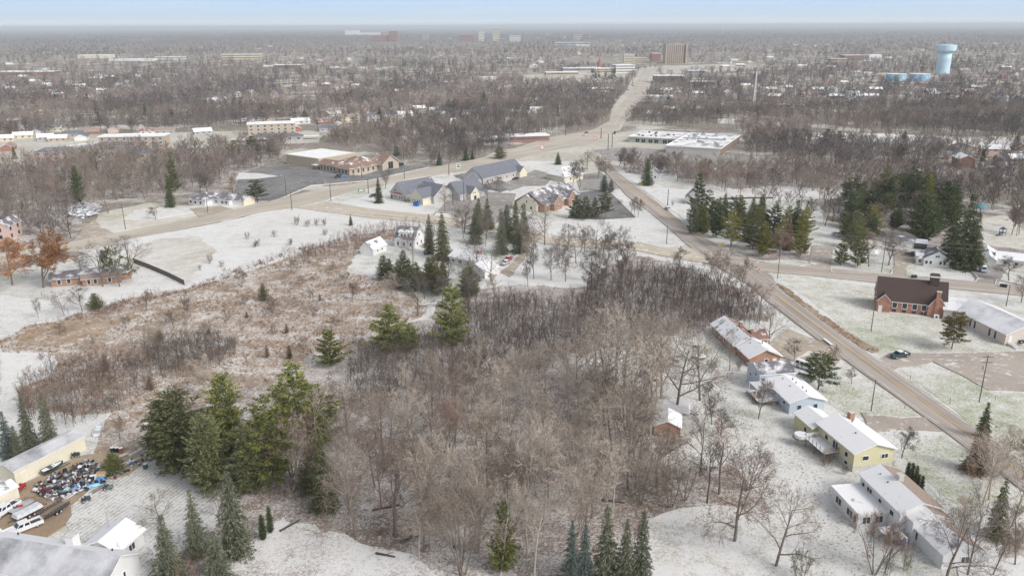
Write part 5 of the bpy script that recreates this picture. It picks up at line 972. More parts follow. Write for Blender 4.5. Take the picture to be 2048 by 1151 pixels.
BAR = [
 ('wide', 712, 1073, 925, 150, 'brown', 'leaning bare tree at the top edge of the leafy snow', B1_), ('tall', 792, 1073, 905, 110, 'rust', 'reddish bare tree rising from the leafy snow beside logs', B1_), ('tall', 849, 1103, 880, 110, 'brown', 'thick-trunked bare tree at the right edge of the leafy snow', B1_),
 ('tall', 862, 1098, 900, 90, 'pale', 'pale bare tree twinned with the thick-trunked one', B1_), ('vase', 922, 1133, 960, 90, 'brown', 'many-stemmed bare tree at the lower centre', B1_), ('tall', 957, 1105, 870, 110, 'pale', 'pale-crowned bare tree with a dark trunk at the lower centre', B1_), ('tall', 1051, 1066, 830, 110, 'pale', 'tall leaning pale tree right of the olive ivy tree', B1_),
 ('tall', 1090, 1005, 770, 90, 'pale', 'left of two straight dark-trunked trees in the snowy wood', B1_), ('tall', 1097, 1000, 790, 80, 'brown', 'right of two straight dark-trunked trees in the snowy wood', B1_), ('tall', 1184, 1036, 880, 90, 'brown', 'crooked bare tree above the blue spruces', B1_),
 ('tall', 1256, 978, 770, 120, 'brown', 'left tall leaning tree above the curved lawn', B2_), ('tall', 1273, 972, 790, 90, 'pale', 'second tall leaning tree above the curved lawn', B2_), ('tall', 1314, 975, 850, 120, 'brown', 'brown-trunked tree leaning right over the curved lawn', B2_), ('vase', 1341, 1014, 900, 100, 'brown', 'forked crooked tree at the lawn edge', B2_),
 ('tall', 1414, 1006, 880, 80, 'dark', 'thin dark double tree at the curved lawn edge', B2_), ('tall', 1438, 988, 850, 110, 'rust', 'reddish leaning tree over the curved lawn', B2_), ('wide', 1469, 1082, 895, 170, 'rust', 'big spreading bare tree alone on the snowy lawn', B2_), ('wide', 1551, 1133, 985, 150, 'brown', 'dark-limbed bare tree at the lower right lawn', B2_),
 ('vase', 1748, 1148, 1020, 110, 'rust', 'many-stemmed reddish tree below the white house', B2_), ('oval', 1769, 1145, 1040, 60, 'brown', 'smaller slanting tree right of the many-stemmed one', B2_), ('wide', 1890, 1165, 1000, 150, 'grey', 'grey spreading tree in front of the white house garage', B2_), ('wide', 1935, 1150, 985, 110, 'grey', 'right grey spreading tree beside the white house garage', B2_),
 ('oval', 1925, 1075, 985, 60, 'pale', 'thin pale tree between the white house and the narrow green conifer', B2_), ('tall', 1965, 1010, 872, 70, 'pale', 'tan many-twigged tree just left of the narrow green conifer', B2_), ('oval', 2030, 1130, 1010, 80, 'brown', 'brown tree at the right edge below the driveway', B2_), ('oval', 1985, 1150, 1050, 70, 'brown', 'brown tree at the bottom right corner', B2_), ('oval', 2010, 925, 850, 60, 'pale', 'tan twiggy tree across the road from the brown conifer', B2_),
 ('oval', 1803, 915, 852, 50, 'dark', 'small dark bare tree on the lawn beside the yellow house', B2_), ('wide', 1978, 1000, 860, 110, 'pale', 'tan bare tree between the roadside conifers', B2_), ('tall', 2023, 1054, 900, 90, 'pale', 'thin bare tree by the lower right driveway', B2_), ('oval', 2045, 960, 870, 90, 'larch', 'tan-orange tree at the right edge beside the road', B2_),
 ('tall', 1205, 812, 612, 120, 'pale', 'tall pale tree at the top end of the near wood, leftmost of its file', B2_), ('wide', 1248, 842, 622, 150, 'pale', 'pale many-limbed tree in the middle of the open wood end', B2_), ('tall', 1300, 872, 650, 120, 'pale', 'tall pale tree behind the lumber piles', B2_), ('wide', 1322, 800, 620, 150, 'pale', 'wide pale tree above the covered motor boat', B2_), ('tall', 1160, 842, 640, 110, 'pale', 'slim pale tree between the near wood and the lumber piles', B2_), ('wide', 1400, 800, 662, 130, 'grey', 'grey long-limbed tree over the snowy yard by the round tub', B2_), ('tall', 1225, 905, 690, 120, 'brown', 'dark-trunked tall tree below the lumber piles', B2_),
 ('vase', 1154, 705, 615, 90, 'grey', 'many-stemmed tree at the edge of the dark thicket', B2_), ('tall', 1231, 770, 615, 130, 'pale', 'pale-crowned tall tree left of the brick house yard', B2_), ('tall', 1290, 830, 640, 130, 'pale', 'tall thick-trunked tree left of the brick garage', B2_), ('wide', 1352, 825, 655, 160, 'brown', 'big tree sweeping right over the snowy yard', B2_), ('wide', 1174, 848, 700, 120, 'pale', 'pale wide-crowned tree in the wood clearing', B2_),
 ('oval', 1424, 848, 765, 60, 'grey', 'slender bare tree on the snow left of the pale blue house', B2_), ('oval', 1441, 870, 812, 60, 'grey', 'low crooked tree on the snow below the slender one', B2_), ('oval', 1517, 837, 755, 60, 'grey', 'small tree in front of the blue house deck', B2_), ('tall', 1459, 741, 660, 44, 'brown', 'thick-trunked tree leaning against the brick ranch house', B2_),
 ('wide', 1538, 691, 610, 66, 'grey', 'bare tree between the brick ranch house and the road', B2_), ('oval', 1590, 722, 680, 40, 'grey', 'small bare tree on the drive behind the blue house', B2_), ('oval', 1703, 769, 736, 26, 'grey', 'tiny bare tree on the lawn right of the round dark pine', B2_), ('oval', 1662, 726, 688, 30, 'rust', 'small reddish tree behind the round dark pine', B2_),
 ('oval', 1494, 628, 560, 50, 'brown', 'bare tree at the top corner of the dark thicket near the road', B2_), ('tall', 1365, 600, 520, 50, 'dark', 'dark tree above the thicket near the crossing', B2_), ('oval', 1558, 513, 458, 42, 'rust', 'round pink-brown tree beside the roadside grove', B2_), ('oval', 1777, 530, 470, 60, 'grey', 'grey bare tree above the gravel drive', B2_), ('oval', 1738, 533, 462, 60, 'brown', 'brown bare tree left of the satellite dish', B2_),
 ('oval', 2017, 561, 512, 50, 'grey', 'bare tree on the island by the far right driveway', B2_), ('oval', 2042, 605, 545, 46, 'brown', 'bare tree beside the side road at the right edge', B2_), ('oval', 2023, 470, 395, 40, 'brown', 'tall thin tree at the right edge above the tan lawn', B2_), ('oval', 2038, 470, 405, 40, 'rust', 'reddish tree at the right edge above the tan lawn', B2_),
 ('oval', 1068, 558, 486, 46, 'grey', 'first bare tree from the left on the snowy lot', B3_), ('oval', 1102, 560, 488, 44, 'grey', 'second bare tree from the left on the snowy lot', B3_), ('oval', 1131, 563, 500, 40, 'grey', 'third bare tree from the left on the snowy lot', B3_), ('oval', 1056, 572, 520, 24, 'dark', 'thin dark tree at the lower left of the snowy lot', B3_), ('oval', 1136, 501, 446, 40, 'grey', 'bare tree across the lane above the snowy lot', B3_), ('oval', 1161, 504, 456, 34, 'grey', 'slender bare tree right of it across the lane', B3_),
 ('wide', 1192, 512, 440, 62, 'grey', 'broad bare tree in the middle above the thicket', B3_), ('oval', 1216, 520, 458, 44, 'grey', 'bare tree right of the broad one above the thicket', B3_), ('wide', 1089, 490, 405, 60, 'brown', 'brown tree below the brick office', B3_), ('oval', 1356, 543, 495, 36, 'grey', 'bare tree at the south corner of the crossing', B3_), ('oval', 1424, 545, 512, 40, 'grey', 'spreading low tree beside the road south of the crossing', B3_),
 ('wide', 826, 522, 455, 60, 'grey', 'bare tree in front of the white farmhouse', B3_), ('oval', 927, 476, 415, 46, 'grey', 'bare tree on the lane above the ranch house', B3_), ('wide', 956, 540, 470, 64, 'grey', 'grey tree over the ranch house roof', B3_), ('wide', 982, 562, 490, 60, 'grey', 'bare tree in front of the ranch garage', B3_), ('wide', 836, 632, 540, 80, 'grey', 'dark wide tree in the brush below the farmhouse cedars', B3_), ('oval', 790, 600, 545, 46, 'pale', 'pale small tree in the brush below the farmhouse', B3_),
 ('oval', 771, 376, 338, 36, 'grey', 'bare tree between the highway and the red-lettered office', B3_), ('wide', 889, 424, 372, 44, 'brown', 'bare tree in front of the cream office gable', B3_), ('oval', 976, 398, 362, 28, 'grey', 'small bare tree in the office car park', B3_), ('oval', 993, 382, 352, 34, 'rust', 'reddish small tree beside the long grey office', B3_),
 ('oval', 1146, 374, 322, 32, 'grey', 'left bare tree behind the brick office', B3_), ('oval', 1161, 374, 318, 40, 'grey', 'second bare tree behind the brick office', B3_), ('wide', 1174, 340, 302, 42, 'grey', 'wide bare tree right of the pyramid-roofed building', B3_), ('oval', 1196, 358, 310, 34, 'brown', 'bare tree beside the road end behind the brick office', B3_), ('oval', 1212, 356, 318, 36, 'brown', 'bare tree right beside the road end', B3_),
 ('oval', 1239, 333, 295, 30, 'grey', 'left of three bare trees above the road bend', B3_), ('oval', 1250, 341, 296, 28, 'grey', 'middle of three bare trees above the road bend', B3_), ('oval', 1259, 346, 296, 32, 'grey', 'right of three bare trees above the road bend', B3_), ('oval', 1262, 429, 396, 16, 'grey', 'left slender roadside tree by the office car park', B3_), ('oval', 1268, 431, 392, 18, 'grey', 'middle slender roadside tree by the office car park', B3_), ('oval', 1276, 435, 396, 22, 'brown', 'right slender roadside tree by the office car park', B3_),
 ('oval', 1314, 350, 306, 30, 'brown', 'brown tree left of the small roadside cottage', B3_), ('oval', 1325, 352, 312, 34, 'grey', 'grey tree behind the small roadside cottage', B3_), ('oval', 1350, 346, 300, 38, 'grey', 'bare tree right of the small roadside cottage', B3_), ('wide', 1449, 382, 320, 60, 'rust', 'reddish tree on the snowy ground beyond the grove', B3_), ('wide', 1529, 414, 345, 60, 'grey', 'grey tree beyond the roadside grove', B3_), ('wide', 1650, 452, 395, 60, 'grey', 'gnarled bare tree behind the paved turnout', B3_),
 ('leafy', 87, 575, 478, 125, 'orange', 'big orange-leaved tree at the left edge', B4_), ('leafy', 25, 570, 488, 90, 'orange', 'smaller orange tree cut by the left edge', B4_), ('leafy', 240, 573, 500, 60, 'olive', 'dense dark rounded tree over the brown house', B4_), ('wide', 206, 573, 485, 74, 'grey', 'bare spreading tree in front of the brown house', B4_), ('wide', 262, 540, 472, 80, 'grey', 'bare spreading tree behind the fence corner', B4_), ('oval', 160, 545, 510, 44, 'grey', 'small tree left of the brown house roof', B4_),
 ('oval', 127, 524, 488, 40, 'grey', 'dark small tree between the orange tree and the highway', B4_), ('wide', 217, 426, 350, 66, 'brown', 'bare brownish tree at the head of the left drive', B4_), ('oval', 85, 474, 420, 48, 'grey', 'left bare tree beside the pink house', B4_), ('oval', 114, 478, 425, 46, 'grey', 'middle bare tree right of the pink house', B4_), ('oval', 142, 476, 428, 38, 'dark', 'right dark bare tree beside the left drive', B4_), ('oval', 312, 439, 412, 30, 'rust', 'small round reddish tree on the highway lawn', B4_),
 ('oval', 467, 399, 338, 40, 'brown', 'bare tree right of the white hip-roofed house', B4_), ('oval', 400, 386, 340, 40, 'grey', 'left bare tree behind the white hip-roofed house', B4_), ('oval', 415, 386, 338, 44, 'grey', 'bare tree right behind the white hip-roofed house', B4_), ('oval', 77, 636, 594, 18, 'grey', 'thin young tree on the far left lawn edge', B4_), ('wide', 129, 631, 578, 40, 'grey', 'bare tree beside the wire fence on the left lawn', B4_), ('oval', 165, 622, 575, 46, 'grey', 'bare tree inside the shrub clump on the left lawn', B4_),
 ('snag', 366, 742, 672, 26, 'pale', 'pair of pale dead trunks in the brush', B4_), ('oval', 415, 800, 712, 70, 'pale', 'pale bare tree right of the dead trunks', B4_), ('oval', 123, 818, 765, 60, 'brown', 'brownish tree in the left brush', B4_), ('oval', 240, 820, 770, 50, 'brown', 'tree at the right end of the left brush', B4_), ('wide', 440, 1055, 985, 60, 'grey', 'bare tree between the two slim spruces of the striped lawn', B4_), ('wide', 325, 1060, 985, 70, 'brown', 'bare tree leaning over the striped lawn', B4_), ('oval', 240, 880, 830, 30, 'rust', 'thin reddish tree between the yard and the grove', B4_),
]
for a in BAR: tree(*a)
SHR = [(594, 450, 428, 22), (616, 453, 436, 20), (634, 451, 434, 20), (648, 451, 433, 20), (549, 474, 456, 18), (651, 470, 455, 20), (581, 490, 473, 22), (516, 492, 474, 20), (495, 478, 460, 20), (510, 494, 480, 18), (420, 527, 503, 26), (444, 534, 517, 20), (400, 541, 526, 12)]
SL = ['first dark shrub from the left in the upper shrub row on the white field', 'second dark shrub in the upper shrub row on the white field', 'third dark shrub in the upper shrub row on the white field', 'rightmost dark shrub in the upper shrub row on the white field', 'shrub alone above the middle of the white field', 'shrub at the right edge of the white field near the brush', 'shrub at the lower right of the white field', 'dark shrub left of the lower right one on the white field', 'reddish shrub highest on the left half of the white field', 'small shrub just below the reddish shrub on the white field', 'largest brown shrub at the lower left of the white field', 'smaller brown shrub right of the largest one on the white field', 'tiny shrub left of the largest one on the white field']
for (x, y, ty, w), l_ in zip(SHR, SL): tree('shrub', x, y, ty, w, 'rust' if x in (495, 420, 444) else 'dark', l_, 'dark shrubs on the white field')
for x, y, ty, w, f, l_ in [(60, 830, 745, 80, 'rust', 'wide reddish brown shrub at the left edge of the left brush'), (1422, 745, 712, 40, 'grey', 'shrub against the rear wall of the brick ranch house'), (1477, 742, 715, 24, 'dark', 'dark bush by the corner of the brick ranch house'), (1650, 930, 905, 50, 'rust', 'reddish shrubs under the yellow house deck'), (1688, 948, 925, 26, 'rust', 'reddish bush at the near corner of the yellow house'), (1785, 932, 916, 14, 'olive', 'small green bush at the right corner of the yellow house'),
                           (1692, 838, 822, 18, 'orange', 'rust-orange bush beside the yellow house chimney'), (1600, 1160, 1080, 74, 'olive', 'olive-brown leafy bush at the lower right lawn'), (1810, 1140, 1095, 46, 'olive', 'green bush beside the parked snowmobile trailer'), (1775, 1150, 1100, 36, 'olive', 'dark green bush below the carport'), (1340, 890, 850, 76, 'rust', 'brown bramble clump in front of the brick garage'), (904, 384, 370, 14, 'rust', 'round dark red bush at the cream office gable'), (812, 404, 392, 20, 'rust', 'reddish hedge between the office gables'),
                           (1345, 412, 398, 10, 'dark', 'low bush beside the road at the pole'), (1240, 408, 396, 20, 'rust', 'reddish roadside shrubs by the office car park'), (270, 740, 700, 60, 'grey', 'grey shrub in the middle of the left brush'), (85, 720, 700, 24, 'rust', 'low brown shrub on the white lawn at the left')]:
    tree('shrub', x, y, ty, w, f, l_, 'shrubs around houses and yards')
def scatter(poly_px, gap, seed, world_=False):
    poly = np.array(poly_px if world_ else PA(poly_px)); r = np.random.RandomState(seed); lo = poly.min(0); hi = poly.max(0); pts = []
    n = int((hi[0]-lo[0])*(hi[1]-lo[1])/(gap*gap)*6); c = np.stack([r.uniform(lo[0], hi[0], n), r.uniform(lo[1], hi[1], n)], 1); c = c[inside(poly, c[:, 0], c[:, 1])]
    grid = {}
    for x, y in c:
        i, j = int(x//gap), int(y//gap); ok = True
        for a in (-1, 0, 1):
            for b in (-1, 0, 1):
                for q in grid.get((i+a, j+b), ()):
                    if (q[0]-x)**2+(q[1]-y)**2 < gap*gap: ok = False
        if ok: grid.setdefault((i, j), []).append((x, y)); pts.append((x, y))
    return pts
def fill(poly, gap, kinds, cols, hh, wf, lab, seed, grp=None):
    for x, y in scatter(poly, gap, seed):
        h = trnd.uniform(*hh); plant(trnd.choice(kinds), x, y, h, h*wf*trnd.uniform(0.85, 1.2), trnd.choice(cols), lab, grp or 'group of '+lab)
fill([(1385, 440), (1470, 430), (1560, 440), (1610, 470), (1600, 505), (1530, 505), (1440, 480), (1395, 462)], 8.5, ('pine', 'roundpine', 'pine', 'spruce'), ('mid', 'gold', 'deep', 'pine'), (8, 13), 0.72, 'smaller evergreen filling the roadside grove', 131)
fill([(1690, 440), (1760, 405), (1860, 400), (1920, 430), (1890, 470), (1800, 470), (1720, 500), (1690, 500)], 10.0, ('pine', 'cedar', 'roundpine'), ('deep', 'mid', 'deep', 'gold'), (10, 17), 0.7, 'evergreen in the thick stand above the grey garage', 132)
fill([(740, 545), (800, 552), (900, 560), (960, 585), (930, 600), (850, 590), (760, 570)], 6.5, ('cedar', 'pine', 'cedar'), ('deep', 'bronze', 'mid'), (6, 11), 0.75, 'evergreen in the hedge below the farmhouse yard', 133)
fill([(940, 455), (1060, 470), (1050, 500), (1010, 520), (940, 500)], 13.0, ('spruce',), ('mid', 'frost'), (12, 16), 0.6, 'spruce among the trees above the white ranch house', 134)
fill([(80, 670), (250, 625), (372, 600), (500, 555), (620, 520), (690, 545), (760, 590), (760, 650), (600, 720), (430, 700), (300, 700), (150, 690)], 13.0, ('shrub', 'oval', 'shrub', 'vase'), ('grey', 'brown', 'dark', 'rust'), (3, 6.5), 0.9, 'bare shrub or sapling in the open brush field', 135)
fill([(460, 700), (600, 660), (700, 600), (560, 600), (420, 660)], 17.0, ('cedar',), ('rust', 'bronze', 'olive'), (2, 4), 0.55, 'small reddish or olive cedar in the middle of the brush field', 136)
# ------------------------------------------------------------------ the near wood: tall bare trees scattered by area, each one a tree
NEARWOOD = [(560, 960), (650, 890), (770, 850), (900, 805), (1050, 785), (1170, 790), (1260, 860), (1300, 930), (1250, 1000), (1210, 1100), (1190, 1200), (870, 1200), (830, 1110), (720, 1062), (640, 1035)]
for i, (x, y) in enumerate(scatter(NEARWOOD, 5.7, 3)):
    px, py = to_px(np.array([x]), np.array([y])); right = px[0] > 930
    f = trnd.choice(['pale', 'pale', 'pale', 'brown'] if right else ['pale', 'brown', 'rust', 'brown'])
    lower = py[0] > 960
    lab = ('tall pale bare tree in the right half of the near wood' if right else 'tall brownish bare tree in the left half of the near wood')+(', in its lower part' if lower else ', in its upper part')
    plant(trnd.choice(['tall', 'tall', 'tall', 'vase']), x, y, trnd.uniform(13, 19.5), None, f, lab, 'bare trees of the near wood, '+('right' if right else 'left')+(' lower' if lower else ' upper'))
for i, (x, y) in enumerate(scatter([(1165, 775), (1240, 770), (1310, 800), (1318, 860), (1270, 900), (1180, 880)], 5.6, 5)):
    plant('tall', x, y, trnd.uniform(15, 20), None, trnd.choice(['pale', 'pale', 'brown']), 'tall pale tree in the open end of the near wood left of the brick garage', 'bare trees at the open end of the near wood')
for i, (x, y) in enumerate(scatter([(1260, 940), (1340, 925), (1440, 935), (1510, 965), (1540, 1005), (1440, 1005), (1300, 1022), (1250, 1010)], 6.5, 6)):
    plant(trnd.choice(['tall', 'vase', 'wide']), x, y, trnd.uniform(9, 16), None, trnd.choice(['rust', 'brown', 'brown', 'grey']), 'brown leaning tree in the hedge strip above the curved lawn', 'bare trees of the hedge strip above the curved lawn')
for poly, gap, kinds, cols, hh, lab in (
  ([(835, 585), (900, 560), (960, 575), (1000, 602), (930, 622), (850, 610)], 7.5, ('oval', 'vase'), ('grey', 'dark', 'brown'), (7, 12), 'dark bare tree in the belt below the farmhouse cedars'),
  ([(890, 455), (1000, 462), (1060, 478), (1110, 495), (1060, 530), (1000, 515), (900, 490)], 10.0, ('wide', 'oval', 'tall'), ('grey', 'brown', 'dark'), (10, 15), 'bare tree between the lane and the white ranch house'),
  ([(1110, 500), (1190, 500), (1255, 508), (1245, 535), (1190, 545), (1110, 540)], 9.0, ('oval', 'wide', 'vase'), ('grey', 'brown'), (9, 13), 'bare tree in the line above the thicket beside the lane'),
  ([(1150, 585), (1250, 525), (1262, 550), (1190, 600)], 7.0, ('oval',), ('dark', 'grey'), (8, 12), 'dark bare tree on the corner of the thicket by the snowy lot'),
  ([(1430, 560), (1500, 590), (1540, 640), (1500, 655), (1440, 610)], 7.0, ('oval', 'vase', 'tall'), ('brown', 'grey', 'rust'), (9, 14), 'bare tree in the thicket end behind the brick ranch house'),
  ([(1640, 425), (1700, 430), (1790, 470), (1850, 470), (1860, 440), (1720, 400), (1640, 405)], 11.0, ('wide', 'oval'), ('grey', 'brown', 'dark'), (9, 14), 'bare tree among the right-hand pines above the gravel drive'),
  ([(1300, 345), (1420, 352), (1500, 365), (1640, 372), (1640, 395), (1500, 388), (1400, 372), (1300, 360)], 13.0, ('wide', 'oval', 'vase'), ('grey', 'rust', 'brown'), (10, 15), 'bare tree in the belt beyond the roadside grove'),
  ([(1950, 400), (2060, 400), (2060, 440), (2030, 480), (1990, 430)], 11.0, ('oval', 'tall'), ('brown', 'rust', 'grey'), (10, 15), 'bare brown tree at the right edge beside the tan lawn')):
    for x, y in scatter(poly, gap, int(gap*10)+len(lab)):
        plant(trnd.choice(kinds), x, y, trnd.uniform(*hh), None, trnd.choice(cols), lab, lab.replace('tree', 'trees', 1))
LEFTWOOD = [(200, 400), (300, 402), (350, 380), (440, 372), (450, 352), (300, 345), (150, 350), (0, 392), (0, 450), (60, 470), (150, 430)]
for x, y in scatter(LEFTWOOD, 13.5, 8):
    plant(trnd.choice(['wide', 'oval', 'tall', 'vase']), x, y, trnd.uniform(12, 18), None, trnd.choice(['brown', 'grey', 'rust', 'brown', 'grey']), 'bare brown tree in the wood behind the left highway lawn', 'bare trees of the left wood')
# ------------------------------------------------------------------ masses nobody could count: thicket, undergrowth, dead grass, the far woods
M_mass = foliage_mat('twig_mass', None, None, tint=True); M_massfar = foliage_mat('far_twig_mass', None, None, tint=True, isl=(0.92, 1.08))
nr = np.random.RandomState(77)
def low_tree(seed, nlimb, per, tw, first=0.25, spread=35, trunk=0.014, twl=0.16):
    """unit-height tree made of few slivers: returns verts, tris"""
    rnd = random.Random(seed); B = Tri()
    top = (rnd.gauss(0, 0.03), rnd.gauss(0, 0.03), 0.85)
    if trunk: B.blade((0, 0, -0.02), top, trunk*2.4, rnd); B.blade((0, 0, -0.02), top, trunk*2.4, rnd)
    for i in range(nlimb):
        t = first+(0.8-first)*(i+rnd.random())/nlimb; p = (top[0]*t, top[1]*t, t*0.85)
        a = rnd.uniform(0, 6.28); el = R(90-spread*rnd.uniform(0.7, 1.3)); L = rnd.uniform(0.28, 0.45)*(1.15-0.5*t)
        d = (math.cos(a)*math.cos(el), math.sin(a)*math.cos(el), math.sin(el)); q = vadd(p, d, L)
        if q[2] > 1: q = (q[0], q[1], 1.0)
        B.blade(p, q, tw*1.3, rnd)
        for _ in range(per):
            f = rnd.uniform(0.25, 1.0); c = vadd(p, d, L*f); dd = rdir(d, R(rnd.uniform(15, 65)), rnd); dd = vnorm((dd[0], dd[1], dd[2]+0.25)); B.blade(c, vadd(c, dd, twl*rnd.uniform(0.6, 1.2)), tw, rnd)
    return B.arrays()
def fir(seed, n, w):
    rnd = random.Random(seed); B = Tri(); B.blade((0, 0, 0), (0, 0, 0.9), 0.03, rnd)
    for _ in range(n):
        t = rnd.random()**1.3*0.95; a = rnd.uniform(0, 6.28); r = 0.26*(1-t)*rnd.uniform(0.3, 1.0)+0.01; d = (math.cos(a), math.sin(a), -0.15); p = (d[0]*r*0.3, d[1]*r*0.3, t+0.04); B.blade(p, vadd(p, d, r), w, rnd)
    return B.arrays()
def stamp(protos, X, Y, H, Wf, col3, zrot=None, choice=None):
    """one big mesh from many small plants (numpy)"""
    n = len(X); pick = nr.randint(0, len(protos), n) if choice is None else choice; VV = []; TT = []; CC = []; off = 0
    rot = nr.uniform(0, 2*math.pi, n)
    for k, (v, t) in enumerate(protos):
        idx = np.nonzero(pick == k)[0]
        if not len(idx): continue
        c, s = np.cos(rot[idx])[:, None], np.sin(rot[idx])[:, None]; h = H[idx][:, None]; w = (H[idx]*Wf[idx])[:, None]
        x = (v[None, :, 0]*c-v[None, :, 1]*s)*w+X[idx][:, None]; y = (v[None, :, 0]*s+v[None, :, 1]*c)*w+Y[idx][:, None]; z = v[None, :, 2]*h+0*x
        VV.append(np.stack([x, y, z], 2).reshape(-1, 3)); m = len(v)
        TT.append((t[None]+(np.arange(len(idx))*m)[:, None, None]).reshape(-1, 3)+off); off += m*len(idx)
        CC.append(np.repeat(col3[idx], m, 0))
    return np.concatenate(VV), np.concatenate(TT), np.concatenate(CC)
def tints(n, pal, var=0.18, weights=None):
    pal = np.array(pal); k = nr.choice(len(pal), n, p=weights); c = pal[k]*nr.uniform(1-var, 1+var, (n, 1)); return c.astype(np.float32)
def mass(name, label, V, T, C):
    o = link(name, tri_mesh(name, V, T, M_massfar if 'far' in name or 'distant' in name else M_mass, C), label=label, cat='vegetation', kind='stuff'); return o
def pts_in(poly_px, gap, seed):
    a = np.array(scatter(poly_px, gap, seed)); return a[:, 0], a[:, 1]
SAP = [low_tree(s, 9, 10, 0.0075, 0.12, 30, 0.006, 0.15) for s in range(6)]
BUSH = [low_tree(s+20, 12, 10, 0.010, 0.0, 55, 0.0, 0.30) for s in range(5)]
TUFT = []
for s in range(4):
    rnd_ = random.Random(s+300); B = Tri()
    for _ in range(14):
        a = rnd_.uniform(0, 6.28); q = rnd_.uniform(0, 0.5); p = (q*math.cos(a), q*math.sin(a), 0); B.blade(p, (p[0]+rnd_.gauss(0, 0.35), p[1]+rnd_.gauss(0, 0.35), rnd_.uniform(0.5, 1.0)), 0.13, rnd_)
    TUFT.append(B.arrays())
# dark thicket south-west of the crossing
THICK = [(700, 735), (790, 700), (860, 690), (915, 640), (1000, 605), (1160, 615), (1200, 570), (1262, 545), (1330, 548), (1420, 575), (1480, 600), (1535, 650), (1500, 665), (1440, 655), (1400, 675), (1290, 670), (1180, 690), (1120, 735), (1000, 790), (880, 800), (760, 820), (690, 800)]
X, Y = pts_in(THICK, 1.4, 11)
nz1 = np.sin(X*0.11+1.3)*np.sin(Y*0.09+0.4)+0.5*np.sin(X*0.31+Y*0.23)
C = tints(len(X), [(0.085, 0.072, 0.065), (0.115, 0.095, 0.085), (0.072, 0.064, 0.06), (0.125, 0.092, 0.08)], 0.25)*(1+0.25*nz1)[:, None]
keep = nr.rand(len(X)) > 0.10
V, T, C2 = stamp(SAP, X[keep], Y[keep], nr.uniform(4.0, 8.5, keep.sum()), np.full(keep.sum(), 0.95), C[keep]); mass('thicket', 'dark leafless thicket filling the hollow between the near wood and the crossing', V, T, C2)
# undergrowth below the near wood and around the grove
UND = [(300, 950), (560, 1000), (640, 1050), (740, 1085), (840, 1110), (880, 1180), (1250, 1180), (1290, 1030), (1400, 1012), (1490, 1005), (1540, 1018), (1500, 965), (1440, 940), (1330, 935), (1290, 880), (1280, 790), (1170, 745), (1000, 790), (760, 820), (640, 880), (480, 960)]
X, Y = pts_in(UND, 3.1, 12); q_ = to_px(X, Y)[1]; k = nr.rand(len(X)) < np.where(q_ > 930, 0.32, 0.7); X, Y = X[k], Y[k]
C = tints(len(X), [(0.27, 0.215, 0.185), (0.34, 0.28, 0.24), (0.20, 0.165, 0.15), (0.28, 0.20, 0.165)], 0.2)
V, T, C2 = stamp(SAP, X, Y, nr.uniform(2.0, 5.5, len(X)), np.full(len(X), 1.1), C); mass('undergrowth', 'brown leafless undergrowth below the tall trees of the near wood', V, T, C2)
V, T, C2 = stamp(SAP+BUSH, *(lambda p: (p[0], p[1], nr.uniform(2.5, 5.5, len(p[0])), np.full(len(p[0]), 1.0), tints(len(p[0]), [(0.16, 0.13, 0.115), (0.21, 0.16, 0.14), (0.24, 0.15, 0.12)])))(pts_in([(440, 1060), (520, 1075), (480, 1130), (430, 1180), (300, 1180), (300, 1110), (380, 1080)], 1.9, 31))); mass('brushwood', 'brown brushwood at the bottom edge under the frosted spruces', V, T, C2)
# left brush and the dark clump right of it
X, Y = pts_in([(50, 765), (40, 815), (75, 845), (140, 858), (200, 845), (262, 800), (312, 770), (285, 735), (200, 720), (120, 735)], 1.3, 13)
C = tints(len(X), [(0.14, 0.10, 0.088), (0.18, 0.125, 0.10), (0.105, 0.09, 0.083), (0.20, 0.14, 0.105), (0.13, 0.115, 0.108)], 0.25)
V, T, C2 = stamp(SAP, X, Y, nr.uniform(2.5, 6.0, len(X)), np.full(len(X), 1.1), C); mass('brushwood', 'reddish brown brushwood at the lower left beyond the white lawn', V, T, C2)
X, Y = pts_in([(285, 720), (330, 760), (420, 745), (470, 715), (470, 690), (400, 682), (330, 690)], 1.15, 14)
V, T, C2 = stamp(SAP, X, Y, nr.uniform(3.0, 6.0, len(X)), np.full(len(X), 1.1), tints(len(X), [(0.10, 0.09, 0.085), (0.125, 0.11, 0.10)], 0.2)); mass('brushwood', 'dark grey clump of brushwood in the middle of the brush field', V, T, C2)
# the brush field: saplings, shrubs and dead grass
X, Y = pts_in(AREA_BRUSH, 2.6, 15); k = nr.rand(len(X)) < 0.75; X, Y = X[k], Y[k]
V, T, C2 = stamp(SAP+BUSH, X, Y, nr.uniform(0.8, 2.2, len(X))*np.where(np.sin(X*0.09+1)*np.sin(Y*0.075+2)+0.4*np.sin(X*0.3) > 0.25, 2.2, 1.0), np.full(len(X), 1.1), tints(len(X), [(0.20, 0.15, 0.125), (0.26, 0.205, 0.175), (0.27, 0.18, 0.14), (0.17, 0.145, 0.13)], 0.25)); mass('scrub', 'scattered leafless scrub over the brush field', V, T, C2)
X, Y = pts_in(AREA_BRUSH, 1.25, 16); d_ = np.sin(X*0.07+2)*np.sin(Y*0.11)+0.6*np.sin(X*0.21-Y*0.17); k = nr.rand(len(X)) < 0.5+0.38*d_; X, Y = X[k], Y[k]
V, T, C2 = stamp(TUFT, X, Y, nr.uniform(0.4, 1.15, len(X)), np.full(len(X), 1.0), tints(len(X), [(0.32, 0.23, 0.155), (0.40, 0.30, 0.21), (0.22, 0.15, 0.11), (0.30, 0.19, 0.13)], 0.25)); mass('dead_grass', 'tan and brown dead grass of the brush field', V, T, C2)
